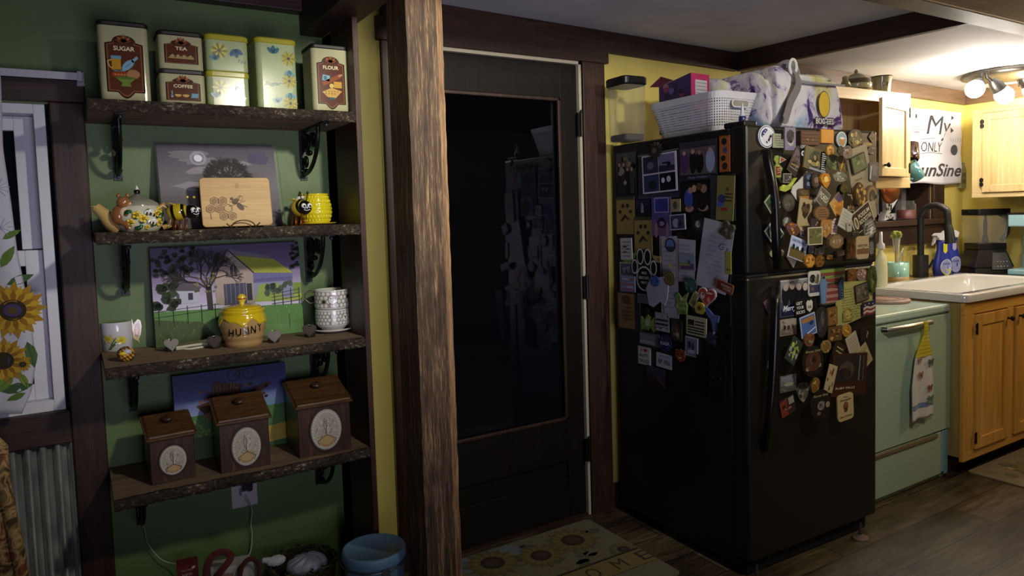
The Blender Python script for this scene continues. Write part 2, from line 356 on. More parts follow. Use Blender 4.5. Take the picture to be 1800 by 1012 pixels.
    def build(s, name, mat, parent=None, loc=None, bevel=0, sub=0, **tags):
        me = bpy.data.meshes.new(name); me.from_pydata(s.v, [], s.f); 
        at = me.color_attributes.new('Col', 'FLOAT_COLOR', 'CORNER'); buf = []
        for i, p in enumerate(me.polygons): buf += list(s.c[i])*p.loop_total
        at.data.foreach_set('color', buf); me.polygons.foreach_set('use_smooth', s.s)
        if s.uv:
            ul = me.uv_layers.new(name='UVMap'); k = 0
            for i, p in enumerate(me.polygons):
                for q in range(p.loop_total): ul.data[p.loop_start+q].uv = s.uv.get(i, [(0, 0)]*p.loop_total)[q]
        me.materials.append(mat); me.validate()
        o = bpy.data.objects.new(name, me); COL.objects.link(o)
        if parent is not None: o.parent = parent
        if loc is not None: o.location = loc
        if bevel:
            md = o.modifiers.new('edge_rounding', 'BEVEL'); md.width = bevel; md.segments = 2; md.limit_method = 'ANGLE'; md.angle_limit = math.radians(40)
        if sub:
            md = o.modifiers.new('smoothing', 'SUBSURF'); md.levels = sub; md.render_levels = sub
        for k2, v2 in tags.items(): o[k2] = v2
        return o
def T(name, label, cat, loc=(0, 0, 0), rz=0, group=None, M=None):
    o = bpy.data.objects.new(name, None); COL.objects.link(o); o.empty_display_size = .05
    if M is not None: o.matrix_world = M
    else: o.location = loc; o.rotation_euler = (0, 0, rz)
    o['label'] = label; o['category'] = cat
    if group: o['group'] = group
    return o
def ST(b, name, mat, parent=None, **k):
    return b.build(name, mat, parent, kind='structure', **k) if parent is None else b.build(name, mat, parent, **k)
def rrect(w, h, r, n=4, cx=0, cy=0):
    pts = []
    for (sx, sy, a) in ((1, -1, -90), (1, 1, 0), (-1, 1, 90), (-1, -1, 180)):
        for i in range(n+1):
            t = math.radians(a+90*i/n); pts.append((cx+sx*(w/2-r)+r*math.cos(t), cy+sy*(h/2-r)+r*math.sin(t)))
    return pts
def frame(o, x, y, z=None):
    """matrix with origin o, local x axis along x, local y along y (into the surface)"""
    x = Vector(x).normalized(); y = Vector(y); y = (y-x*y.dot(x)).normalized(); z = x.cross(y)
    return Matrix(((x.x, y.x, z.x, o[0]), (x.y, y.y, z.y, o[1]), (x.z, y.z, z.z, o[2]), (0, 0, 0, 1)))
# ================================================================ THE SETTING
YW = 2.575; YY = 2.475; YK = 2.5; XR = 5.12
def zc(x): return 2.147-.0195*(x-1.2)        # the old ceiling falls slightly towards the kitchen
PBX = .800
def boxs(name, mat, boxes, bevel=0, **k):
    b = MB()
    for q in boxes: b.box(*q)
    return ST(b, name, mat, bevel=bevel, **k)
def slope(b, x0, y0, x1, y1, lo, hi):
    """a board following the falling ceiling: lo/hi are offsets from it"""
    b.hexa([(x0, y0, zc(x0)+lo), (x1, y0, zc(x1)+lo), (x1, y1, zc(x1)+lo), (x0, y1, zc(x0)+lo), (x0, y0, zc(x0)+hi), (x1, y0, zc(x1)+hi), (x1, y1, zc(x1)+hi), (x0, y1, zc(x0)+hi)])
boxs('floor', floor_m, [(-3, -2.6, -.05, 6.2, 2.8, 0)])
boxs('wall_left', dark_w, [(-3.1, -2.6, 0, -3, 2.8, 2.6)])
boxs('wall_rear', wallmat('rear_wall_paint', '#4d4436', '#564c3d'), [(-3, -2.7, 0, 6.2, -2.6, 2.6)])
WZ0, WZ1, WX1 = .785, 1.722, -.058
boxs('wall_shelves', green_w, [(-.046, YW, 0, PBX, YW+.16, 2.4), (-3, YW, WZ1, -.046, YW+.16, 2.4), (-3, YW, 0, -1.1, YW+.16, WZ1), (-1.1, YW+.012, 0, -.046, YW+.16, WZ0)])
DX0, DX1, DZ1 = 1.085, 1.885, 1.990
boxs('wall_back', yellow_w, [(PBX, YY, 0, DX0-.01, YY+.16, 2.4), (DX1+.01, YY, 0, 2.9, YY+.16, 2.4), (DX0-.01, YY, DZ1+.01, DX1+.01, YY+.16, 2.4)])
KW = (3.6, 4.72, PY(1600, 386, YK).z, 1.52)     # kitchen window opening
boxs('wall_kitchen', yellow_k, [(2.9, YK, 0, KW[0], YK+.12, 2.4), (KW[1], YK, 0, XR+.1, YK+.12, 2.4), (KW[0], YK, 0, KW[1], YK+.12, KW[2]), (KW[0], YK, KW[3], KW[1], YK+.12, 2.4)])
boxs('wall_right', yellow_k, [(XR, -2.6, 0, XR+.1, YK, 2.4)])
b = MB(); slope(b, .85, 1.4, 6.2, 2.7, 0, .04); ST(b, 'ceiling', ceil_m)
boxs('ceiling_boards', wood('ceiling_board_wood', [(.3, '#16100c'), (.5, '#231812'), (.7, '#30221a')], 'X', 6, .07, .6), [(-3.1, -2.7, 2.36, 6.3, 1.38, 2.40), (-3.1, 1.3, 2.36, .85, 2.8, 2.40)])
boxs('trim_1', dark_x, [(.853, 1.33, 2.02, 6.2, 1.432, 2.40)], bevel=.006)
b = MB(); zz0 = zc(2.9)
b.hexa([(2.850, YY, 2.026), (2.885, YY, 2.026), (2.985, 1.43, 2.022), (2.95, 1.43, 2.022), (2.850, YY, zc(2.85)), (2.885, YY, zc(2.885)), (2.985, 1.43, zc(2.98)), (2.95, 1.43, zc(2.95))])
b.hexa([(2.885, YY, 2.034), (2.900, YY, 2.034), (3.000, 1.43, 2.030), (2.985, 1.43, 2.030), (2.885, YY, 2.05), (2.900, YY, 2.05), (3.000, 1.43, 2.046), (2.985, 1.43, 2.046)])
ST(b, 'trim_2', dark_y, bevel=.002)
b = MB(); slope(b, .985, YY-.022, 2.853, YY, -.092, 0); ST(b, 'trim_3', dark_x, bevel=.003)
crown1 = wood('crown_brown_wood', [(.3, '#43301f'), (.5, '#66503a'), (.7, '#7d654a')], 'X', 9, .07, .5)
b = MB(); slope(b, 2.9, YK-.022, XR, YK, -.09, 0); ST(b, 'trim_4', crown1, bevel=.003)
b = MB(); b.hexa([(XR-.022, 1.43, zc(XR)-.09), (XR, 1.43, zc(XR)-.09), (XR, YK-.022, zc(XR)-.09), (XR-.022, YK-.022, zc(XR)-.09), (XR-.022, 1.43, zc(XR)), (XR, 1.43, zc(XR)), (XR, YK-.022, zc(XR)), (XR-.022, YK-.022, zc(XR))])
ST(b, 'trim_5', wood('crown_brown_wood_crossways', [(.3, '#43301f'), (.5, '#66503a'), (.7, '#7d654a')], 'Y', 9, .07, .5), bevel=.003)
boxs('trim_6', dark_y, [(.72, -1.0, 2.003, .852, YW, 2.36)], bevel=.006)
zb = PY(420, 7, YW-.05).z
boxs('trim_7', dark_x, [(-3, YW-.055, zb, .72, YW, 2.36)], bevel=.004)
boxs('trim_8', dark_x, [(-3, 1.30, 2.28, 6.2, 1.33, 2.36), (3.1, .95, 2.30, 6.2, 1.05, 2.36)], bevel=.004)
boxs('baseboard_back', dark_x, [(2.01, YY-.016, 0, 2.9, YY, .11), (.83, YY-.016, 0, .978, YY, .11)], bevel=.003)
boxs('trim_9', wood('redbrown_board', [(.3, '#21130d'), (.5, '#3d241a'), (.7, '#573627')], 'Z', 10, .07, .5), [(PBX, 2.252, 0, PBX+.0185, YW, 2.003)], bevel=.002)
# ---- door
d = MB()
door = d; zz = lambda y, Y=YY+.002: PY(900, y, Y).z
DS = YY+.002                       # face of the slab
gx1 = PY(985, 172, DS).x; gx1b = PY(997, 735, DS).x; GX1 = (gx1+gx1b)/2; GX0 = DX0+(DX1-.015-GX1)
GZ0, GZ1 = zz(759), zz(166); PZ1, PZ0 = zz(835), zz(869)
sx0, sx1 = DX0+.012, DX1-.016
for q in ((sx0, 0.012, GX0, DZ1-.016), (GX1, .012, sx1, DZ1-.016), (GX0, GZ1, GX1, DZ1-.016), (GX0, PZ1, GX1, GZ0), (GX0, .012, GX1, PZ0)):
    d.box(q[0], DS, q[1], q[2], DS+.042, q[3])
dr = ST(d, 'door_1', door_m, bevel=.003)
def prt(name, mat, boxes, par, bevel=0, **k):
    b = MB()
    for q in boxes: b.box(*q)
    return b.build(name, mat, par, bevel=bevel, **k)
prt('door_panel', door_m, [(GX0, DS+.016, PZ0, GX1, DS+.03, PZ1)], dr)
e = .014
prt('glazing_bead', dark_w, [(GX0, DS-.006, GZ0, GX0+e, DS+.008, GZ1), (GX1-e, DS-.006, GZ0, GX1, DS+.008, GZ1), (GX0, DS-.006, GZ1-e, GX1, DS+.008, GZ1), (GX0, DS-.006, GZ0, GX1, DS+.008, GZ0+e)], dr, .003)
prt('glass_pane', glass, [(GX0, DS+.018, GZ0, GX1, DS+.024, GZ1)], dr)
for px, py in ((1023, 219), (1033, 505), (1036.5, 790)):
    q = PY(px, py, YY-.02); b = MB(); b.lathe([(.0065, -.05), (.0065, .05)], 12, '#16120f', at=(q.x-.004, YY-.022, q.z)); b.lathe([(.004, .05), (.0075, .055), (.002, .063)], 12, '#16120f', at=(q.x-.004, YY-.022, q.z))
    b.box(q.x-.022, YY-.02, q.z-.05, q.x-.004, YY-.012, q.z+.05, '#16120f'); b.build('hinge', iron, dr)
prt('door_threshold', dark_x, [(DX0, YY-.01, 0, DX1, YY+.1, .012)], dr)
boxs('trim_10', dark_w, [(.978, YY-.02, 0, DX0, YY, DZ1), (DX1+.003, YY-.02, 0, 2.008, YY, DZ1)], bevel=.003)
boxs('trim_11', dark_x, [(0.962, YY-.024, DZ1, 2.030, YY, 2.075)], bevel=.003)
b = MB()
for q in ((DX1-.016, YY-.014, 0.004, DX1-.003, YY+.01, DZ1-.001), (DX0+.003, YY-.014, .004, DX0+.012, YY+.01, DZ1-.001), (DX0, YY-.014, DZ1-.014, DX1-.003, YY+.01, DZ1-.001)): b.box(*q, '#b9b29a')
ST(b, 'trim_12', satin)
# ---- left window with its casing
wn = T('window_1', '', ''); del wn['label']; del wn['category']; wn['kind'] = 'structure'
WL = -1.05; Y0 = YW+.01; C = '#d9d9e2'
def bars(name, mat, lst, par, bevel=.002):   # plain rails and stiles
    b = MB()
    for q in lst: b.box(*q[:6], *(q[6:] or (C,)))
    return b.build(name, mat, par, bevel=bevel)
fr = bars('window_frame', plast, [(WL, Y0, WZ0, WX1-.03, Y0+.10, WZ0+.035), (WL, Y0, WZ1-.03, WX1-.03, Y0+.10, WZ1), (WX1-.03, Y0, WZ0, WX1, Y0+.10, WZ1)], wn)
zm = PY(55, 450, Y0+.03).z
bars('lower_sash', plast, [(WL, Y0+.03, zm-.03, WX1-.078, Y0+.06, zm+.018), (WX1-.078, Y0+.03, WZ0+.035, WX1-.031, Y0+.06, zm+.018), (WL, Y0+.03, WZ0+.035, WX1-.078, Y0+.06, WZ0+.085)], wn)
bars('upper_sash', plast, [(WX1-.085, Y0+.062, zm+.02, WX1-.031, Y0+.088, WZ1-.031), (WL, Y0+.062, WZ1-.075, WX1-.085, Y0+.088, WZ1-.031)], wn)
prt('glass_pane', glass, [(WL, Y0+.07, WZ0+.03, WX1-.05, Y0+.075, WZ1-.04)], wn)
boxs('trim_13', dark_w, [(-.046, YW-.02, 0, .045, YW+.02, WZ1+.005)], bevel=.004)
boxs('trim_14', dark_x, [(-1.15, YW-.022, WZ1+.005, .05, YW+.02, PY(60, 138, YW).z), (-1.15, YW-.02, PY(60, 785, YW).z, -.046, YW+.03, WZ0)], bevel=.004)
b = MB(); pitch = .0385; zw = PY(60, 785, YW).z
def cf(u, v):
    x = -1.1+u*1.054; k = math.sin(2*math.pi*x/pitch); return (x, YW+.0005+.011*max(-1, min(1, k*1.8)), v*zw)
b.sheet(cf, .001, 260, 1); ST(b, 'wall_wainscot', corr_m)
# ---- kitchen window
wk = T('window_2', '', '', (0, 0, 0)); del wk['label']; del wk['category']; wk['kind'] = 'structure'
KX0, KX1, KZ0, KZ1 = KW
prt('window_lining', dark_x, [(KX0, YK, KZ1-.015, KX1, YK+.2, KZ1), (KX1-.015, YK, KZ0, KX1, YK+.2, KZ1), (KX0, YK, KZ0-.02, KX0+.015, YK+.2, KZ1), (KX0-.02, YK-.05, KZ0-.035, KX1+.14, YK+.2, KZ0)], wk, .003)
b = MB(); X2 = KX1-.015
for q in ((X2-.05, YK+.15, KZ0, X2, YK+.2, KZ1), (X2-.36, YK+.15, KZ0, X2-.31, YK+.2, KZ1), (KX0, YK+.15, KZ0, X2, YK+.2, KZ0+.04), (KX0, YK+.15, KZ1-.05, X2, YK+.2, KZ1)): b.box(*q, '#8d8d8f')
b.build('window_frame', plast, wk, bevel=.003)
prt('glass_pane', glass, [(KX0, YK+.175, KZ0+.02, X2, YK+.18, KZ1-.02)], wk)
boxs('trim_15', dark_w, [(KX1, YK-.02, KZ0, KX1+.13, YK, KZ1+.1)], bevel=.003)
boxs('trim_16', dark_x, [(KX0-.1, YK-.022, KZ1, KX1+.14, YK, KZ1+.1), (KX0-.02, YK-.03, KZ0-.15, KX1+.13, YK, KZ0-.035)], bevel=.003)

# ---------------------------------------------------------------- the post
PYY = 1.95
P0 = PY(712, 0, PYY); P1 = PY(777, 0, PYY)
pr = T('timber_post', 'rough brown timber post in the foreground between the shelves and the dark door', 'post', (P0.x, PYY, 0))
W = P1.x-P0.x; ws = W*.82
b = MB()
def postf(x0, x1, yo, seed):
    rnd = random.Random(seed); n = 60; k = []
    for i in range(n+1):
        j = lambda: rnd.uniform(-.0012, .0012); z = 2.355*i/n
        k.append([(x0+j(), yo+j(), z), (x1+j(), yo+j(), z), (x1+j(), .148, z), (x0, .148, z)])
    vs = [v for r in k for v in r]; fs = []
    for i in range(n):
        for q in range(4): fs.append((i*4+q, i*4+(q+1) % 4, (i+1)*4+(q+1) % 4, (i+1)*4+q))
    b.add(vs, fs+[(3, 2, 1, 0), tuple(n*4+q for q in range(4))])
postf(0, ws, 0, 3); b.build('post_timber', post_m, pr)
b = MB(); postf(ws+.001, W, .004, 5); b.build('edge_board', wood('pale_edge_board', [(.3, '#3d2a1b'), (.45, '#7b5c3e'), (.58, '#a58459'), (.7, '#c9ab7b')], 'Z', 22, .05, .6, .6), pr)
# ================================================================ SHELVES
SY = 2.25
SZ = [1.696, 1.330, .954, .580]
NAMES = ['topmost rough-sawn wooden shelf with bark edge, holding the storage tins', 'second wooden shelf from the top, bark-edged, holding the teapot and yellow mug',
         'third wooden shelf from the top, bark-edged, holding the honey pot', 'lowest wooden shelf with bark edge, holding three dark wooden canisters']
def bracket(par, x, zt):
    b = MB()
    b.box(x-.012, YW-.006-.001, zt-.175, x+.012, YW-.001, zt, '#0d0d0f'); b.box(x-.012, SY+.03, zt-.006, x+.012, YW-.001, zt, '#0d0d0f')
    def fl(p, r=.0075): b.tube([(x, q[0], q[1]) for q in p], r, '#0d0d0f', 8)
    Y0 = YW-.008
    fl([(Y0-.20*math.sin(t)*.95, zt-.155+.15*(1-math.cos(t))) for t in [i*math.pi/2/12 for i in range(13)]])
    def scroll(cy, cz, R, a0, turns, sg): fl([(cy+R*(1-.75*i/20)*math.cos(a0+sg*turns*2*math.pi*i/20), cz+R*(1-.75*i/20)*math.sin(a0+sg*turns*2*math.pi*i/20)) for i in range(21)], .006)
    scroll(Y0-.048, zt-.052, .04, -.6, 1.3, 1); scroll(Y0-.03, zt-.108, .024, .4, 1.2, -1); scroll(Y0-.115, zt-.034, .026, 2.6, 1.2, 1)
    for yy, z2 in ((Y0-.075, zt-.085), (Y0-.135, zt-.06), (Y0-.03, zt-.145)):
        b.ell((x, yy, z2), (.012, .02, .010), '#0d0d0f', 10, 6)
    b.ell((x, YW-.008, zt-.165), (.005, .005, .005), '#55555a', 8, 6); b.ell((x, SY+.034, zt-.012), (.007, .006, .008), '#2a2a2e', 8, 6)
    b.build('bracket', iron, par)
for k, z in enumerate(SZ):
    x0, x1 = .047, PBX-.001; th = .03
    r = T('wall_shelf', NAMES[k], 'shelf', (x0, SY, z)); L = x1-x0; rnd = random.Random(k+11)
    n = 90; ph = [rnd.uniform(0, 6.28) for _ in range(6)]
    edge = lambda x: .004*math.sin(x*9+ph[0])+.0025*math.sin(x*31+ph[1])+.0015*math.sin(x*83+ph[2])
    D = YW-SY-.001
    b = MB(); tp = [(L*i/n, edge(L*i/n)+.004) for i in range(n+1)]+[(L, D), (0, D)]
    b.prism(tp, -th+.001, 0); b.build('shelf_board', shelf_m, r)
    b = MB()
    def ef(u, v, rnd=rnd):
        x = L*u; bul = .006*math.sin(v*math.pi)+rnd.uniform(-.0022, .0022)
        return (x, edge(x)-bul+.0015, -th*v+(rnd.uniform(-.002, .002) if 0 < v < 1 else (-.001+rnd.uniform(-.004, 0) if v == 1 else 0)))
    b.sheet(lambda u, v: ef(u, v), .004, 260, 5); b.build('bark_edge', bark, r)
    for bx in (PY(208, 300, 2.55).x, PY(537, 300, 2.55).x): bracket(r, bx-x0, -th)
    # the bracket helper works in world depth; shift it into the shelf's own frame
    for c in r.children:
        if c.name.startswith('bracket'):
            for v in c.data.vertices: v.co.y -= SY

# ================================================================ TINS ON THE TOP SHELF
def shell(b, cx, cz, r, L, c1, c2):
    for i in range(7):
        a = 18+i*24; b.disc(cx+math.cos(math.radians(a))*r*.5, cz+math.sin(math.radians(a))*r*.5, r*.5, r*.16, L, c1 if i % 2 else c2, a, 10)
def plaque_pts(w, h, arch, lower=True):
    pts = []; hw = w/2
    if lower: pts += [(-hw*.45+hw*.9*i/8, -h/2-arch*math.sin(math.pi*i/8)*.9) for i in range(9)]
    else: pts += [(-hw, -h/2), (hw, -h/2)]
    if lower: pts = [(-hw, -h/2)]+pts+[(hw, -h/2)]
    pts += [(hw, h/2-arch*.25)]+[(hw*.62*math.cos(math.pi*i/10), h/2+arch*math.sin(math.pi*i/10)) for i in range(11)]+[(-hw, h/2-arch*.25)]
    return pts
def brown_art(b, w, z0, h, word, kind):
    cz = z0+h*.47; arch = h*.09 if kind in ('sugar', 'flour') else h*.13; tall = kind in ('sugar', 'flour')
    def P(pts, dz=0): return [(p[0], p[1]+cz+dz) for p in pts]
    k = .72 if tall else .62
    hh = h*.66 if tall else h*.60
    b.art(P(plaque_pts(w*.76, hh, arch, tall)), 1, '#2c1a10'); b.art(P(plaque_pts(w*.70, hh*.955, arch*.92, tall)), 2, '#7d5034'); b.art(P(plaque_pts(w*.64, hh*.91, arch*.8, tall)), 3, '#573020')
    top = cz+hh/2
    b.disc(0, top-.002, w*.2, w*.13, 4, '#3c2015', 0, 16, 0, 180); shell(b, 0, top-.001, w*.17, 5, '#a2683f', '#7a4428')
    ty = top-(h*.085 if tall else h*.14)
    b.text(word, 0, ty, h*.055 if tall else h*.1, 6, '#e9dfb4', width=w*.42 if word != 'TEA' else w*.27, bold=.018)
    s = w*.01
    if kind == 'sugar':
        b.rect(-w*.17, cz+h*.04, w*.18, h*.17, 5, '#b98b2c'); b.rect(-w*.17, cz+h*.125, w*.2, h*.04, 6, '#6e9db0'); b.line([(-w*.26, cz+h*.09), (-w*.34, cz+h*.07), (-w*.31, cz-h*.0), (-w*.26, cz-h*.02)], w*.02, 6, '#d3be6e')
        b.disc(w*.06, cz+h*.03, w*.16, w*.08, 6, '#7fa9b8', 45); b.rect(w*.2, cz+h*.11, w*.16, w*.06, 6, '#7fa9b8', 45); b.line([(0, cz-h*.0), (w*.12, cz+h*.06)], .0015, 7, '#3d6272')
        b.rect(-w*.12, cz-h*.045, w*.22, h*.018, 5, '#6e9db0'); b.disc(-w*.09, cz-h*.10, w*.19, h*.05, 5, '#8a4326'); b.disc(w*.16, cz-h*.085, w*.13, h*.06, 6, '#a77a52'); b.rect(w*.16, cz-h*.03, w*.12, h*.012, 7, '#9c6b3d')
        for i in range(5): b.disc(-w*.2+i*w*.06, cz-h*.1, w*.024, w*.02, 7, '#c07a4a')
        b.art([(-w*.2, cz-h*.14), (w*.2, cz-h*.14), (w*.07, cz-h*.21), (w*.11, cz-h*.25), (-w*.11, cz-h*.25), (-w*.07, cz-h*.21)], 7, '#6f8a3d'); b.disc(0, cz-h*.14, w*.2, h*.02, 8, '#587030')
    if kind == 'flour':
        b.rect(-w*.14, cz+h*.08, w*.2, h*.09, 5, '#7fa9b8', -8); b.disc(-w*.16, cz+h*.08, w*.05, w*.06, 6, '#49707f'); b.line([(-w*.24, cz-h*.02), (w*.26, cz+h*.13)], w*.11, 5, '#8a4a2e'); b.line([(w*.2, cz+h*.115), (w*.3, cz+h*.145)], w*.05, 6, '#b48a6a')
        b.rect(w*.17, cz-h*.02, w*.22, h*.10, 6, '#c59a3c'); b.disc(-w*.0, cz-h*.04, w*.06, w*.06, 7, '#d9b766'); b.art([(-w*.26, cz-h*.14), (0, cz-h*.07), (w*.28, cz-h*.12), (w*.1, cz-h*.23), (-w*.12, cz-h*.22)], 6, '#c9a04e')
        for i in range(9): b.disc(-w*.16+(i % 5)*w*.08, cz-h*.13-(i//5)*h*.035, w*.02, w*.015, 8, '#8f6a2e')
        for i in range(3): b.rect(-w*.05+i*w*.05, cz-h*.24, w*.03, h*.04, 9, '#2f6f7d')
    if kind == 'tea':
        for i, x in enumerate((-.2, -.08, .06, .2)): b.disc(x*w, cz-h*.10, w*.075, h*.045, 5, '#a08a5a'); b.disc(x*w, cz-h*.06, w*.03, h*.03, 6, '#b89f68')
        b.line([(-w*.3, cz-h*.14), (w*.28, cz-h*.14)], .0015, 6, '#c9b27a')
    if kind == 'coffee':
        b.line([(-w*.25, cz+h*.0), (-w*.25, cz-h*.16)], w*.02, 6, '#8fb0bb'); b.disc(-w*.25, cz-h*.17, w*.025, w*.035, 6, '#8fb0bb')
        for x in (-.12, .05): b.disc(x*w, cz-h*.12, w*.075, h*.07, 5, '#c59a4c', 0, 12, 180, 360); b.disc(x*w, cz-h*.12, w*.07, h*.015, 6, '#e0c27a')
        b.art([(w*.16, cz-h*.2), (w*.31, cz-h*.2), (w*.33, cz-h*.06), (w*.18, cz-h*.06)], 6, '#6e9db0')
def flower(b, x, z, r, L, yc='#b3a431', cc='#2e2c1c'):
    for i in range(14): b.disc(x+math.cos(i*.449)*r*.62, z+math.sin(i*.449)*r*.62, r*.4, r*.13, L, yc if i % 2 else '#8d8a3c', math.degrees(i*.449), 8)
    b.disc(x, z, r*.27, r*.27, L+1, '#8b8a58'); b.disc(x, z, r*.17, r*.17, L+2, cc)
def leaf(b, x, z, r, L, c='#2f6a74', rot=90):
    for a in (-45, 0, 45):
        t = math.radians(rot+a); b.disc(x+math.cos(t)*r*.5, z+math.sin(t)*r*.5, r*.5, r*.27, L, c, rot+a, 10); b.line([(x, z), (x+math.cos(t)*r*.8, z+math.sin(t)*r*.8)], .0008, L+1, '#2f5560')
def yellow_art(b, w, z0, h, kind):
    if kind == 'tall':
        leaf(b, -w*.08, z0+h*.86, w*.2, 1); flower(b, w*.29, z0+h*.80, w*.19, 1); flower(b, w*.29, z0+h*.46, w*.19, 1); flower(b, w*.29, z0+h*.12, w*.19, 1)
        leaf(b, w*.3, z0+h*.62, w*.18, 1, '#5f9aa2', -90); leaf(b, w*.3, z0+h*.28, w*.18, 1, '#5f9aa2', -90); leaf(b, -w*.02, z0+h*.12, w*.17, 1, '#6f9a9c', 100)
        b.text('Sugar', -w*.12, z0+h*.41, h*.055, 2, '#2f6a6c', width=w*.42, shear=.4, bold=.015)
    else:
        flower(b, -w*.2, z0+h*.66, w*.2, 1, '#cfc96a', '#6b7a6c'); leaf(b, w*.18, z0+h*.76, w*.22, 1, '#3d6588', -80); leaf(b, -w*.3, z0+h*.34, w*.17, 1, '#5f8f98', 100)
        if kind == 'tea': b.text('Tea', w*.33, z0+h*.36, h*.13, 2, '#2f6a6c', width=w*.2, shear=.4)
        else: b.text('Coffee', w*.2, z0+h*.36, h*.12, 2, '#2f6a6c', width=w*.4, shear=.4)
def tin(label, pl, pr_, pyb, pyt, zb, kind, rz=0, Yf=2.31, dep=None, group=None):
    A = PY(pl, pyb, Yf); B2 = PY(pr_, pyb, Yf); w_ = B2.x-A.x; cxp = (pl+pr_)/2
    zt = PY(cxp, pyt, Yf).z; h = zt-zb; dep = dep or w_*.98
    r = T('storage_tin', label, 'canister', (A.x, Yf, zb), rz, group); brown = kind in ('sugar', 'tea_b', 'coffee_b', 'flour')
    body = '#b0ae86' if brown else '#a7b585'; lidc = '#1d1612' if brown else '#aaa432'
    hl = .016 if brown else .020
    out = rrect(w_, dep, w_*.13, 5, w_/2, dep/2)
    b = MB(); b.prism(out, 0, h-hl*.4, body, smooth=False, bev=.002)
    for i in range(len(b.s)): b.s[i] = False
    b.build('tin_body', tin_m, r)
    b = MB(); o2 = rrect(w_+.005, dep+.005, w_*.14, 5, w_/2, dep/2); b.prism(o2, h-hl, h, lidc, bev=.004); b.build('tin_lid', tin_m if not brown else satin, r)
    b = MB(); b.M = Matrix.Translation((w_/2, -.0002, 0))
    if brown: brown_art(b, w_, 0, h-hl, {'sugar': 'SUGAR', 'flour': 'FLOUR', 'tea_b': 'TEA', 'coffee_b': 'COFFEE'}[kind], kind.replace('_b', ''))
    else: yellow_art(b, w_, 0, h-hl, kind)
    b.build('printed_decoration', tin_m, r)
    return h
z1 = SZ[0]
tin('tall cream tin with dark lid lettered SUGAR, leftmost on the top shelf', 179, 267, 177, 38, z1, 'sugar')
hc = tin('short cream tin lettered COFFEE, under the TEA tin on the top shelf', 283, 363, 180, 122, z1, 'coffee_b')
tin('short cream tin lettered TEA, stacked on the COFFEE tin', 281, 359, 125, 55, z1+hc, 'tea_b')
hy = tin('short pale green floral tin with yellow lid, lower of the stacked pair', 367, 441, 184, 125, z1, 'coffee', rz=.03)
tin('short pale green floral tin with yellow lid, upper of the stacked pair', 365, 439, 130, 61, z1+hy, 'tea', rz=.03)
tin('tall pale green tin with yellow lid, sunflower print and script word Sugar', 455, 526, 189, 67, z1, 'tall', rz=.03)
tin('cream tin with dark lid lettered FLOUR, rightmost on the top shelf', 552, 616, 192, 79, z1, 'flour')

# ================================================================ LEANING CANVASES
def leaning(name, label, cat, bl, br_, tl, tr, zs, ytop, th, side, pic, mat=photo, ybot=None, clear=False, clip=None):
    if ybot is None: A = PZ(*bl, zs); B2 = PZ(*br_, zs); ybot = min(max((A.y+B2.y)/2, 2.36), 2.51)
    A = PY(*bl, ybot); B2 = PY(*br_, ybot); A.z = B2.z = zs+.001
    C = PY(*tl, ytop); D = PY(*tr, ytop); zt = (C.z+D.z)/2
    x0 = (A.x+C.x)/2; x1 = (B2.x+D.x)/2; wd = x1-x0; hg = math.hypot(zt-zs, ytop-ybot); tilt = math.atan2(ytop-ybot, zt-zs)
    M = Matrix.Translation((x0, ybot, zs+.001)) @ Matrix.Rotation(-tilt, 4, 'X')
    r = T(name, label, cat, M=M)
    b = MB(); b.box(0, 0, 0, wd, th, hg, side); b.build('canvas_body', paper, r)
    b = MB(); b.M = Matrix.Translation((0, -.0003, 0)); pic(b, wd, hg); b.build('printed_picture', mat, r)
    if clear:
        b = MB(); b.box(-.006, -.006, 0, wd+.012, -.0045, hg+.004); b.box(wd+.0105, -.006, 0, wd+.012, th+.008, hg+.004); b.build('clear_sleeve', film, r)
    return r, wd, hg
def clipx(pts, w, h): return [(min(max(x, 0), w), min(max(z, 0), h)) for x, z in pts]
def blob(b, cx, cz, rx, rz, L, c, rnd, n=12, w=None, h=None, j=.25):
    pts = []
    for i in range(n):
        t = 2*math.pi*i/n; k = 1+rnd.uniform(-j, j); pts.append((cx+rx*k*math.cos(t), cz+rz*k*math.sin(t)))
    if w: pts = clipx(pts, w, h)
    b.art(pts, L, c)
def twig(b, x, z, a, ln, wd, L, c, rnd, dep, w, h):
    x2 = x+math.cos(a)*ln; z2 = z+math.sin(a)*ln
    p, q = clipx([(x, z), (x2, z2)], w, h)
    if abs(p[0]-q[0])+abs(p[1]-q[1]) < 1e-5: return
    b.line([p, q], wd, L, c)
    if dep:
        for k in range(3 if dep > 1 else 2): twig(b, x2, z2, a+rnd.uniform(-.8, .8), ln*rnd.uniform(.6, .85), wd*.68, L, c, rnd, dep-1, w, h)
def lerp(a, c, t): a = hx(a); c = hx(c); return tuple(a[i]+(c[i]-a[i])*t for i in range(3))+(1,)
def sky(b, w, h, z0, stops, n=18):
    for i in range(n):
        t = i/(n-1); k = t*(len(stops)-1); j = min(int(k), len(stops)-2); za = z0+(h-z0)*i/n; zb_ = z0+(h-z0)*(i+1)/n
        b.art([(0, za), (w, za), (w, zb_), (0, zb_)], 1, lerp(stops[j], stops[j+1], k-j))
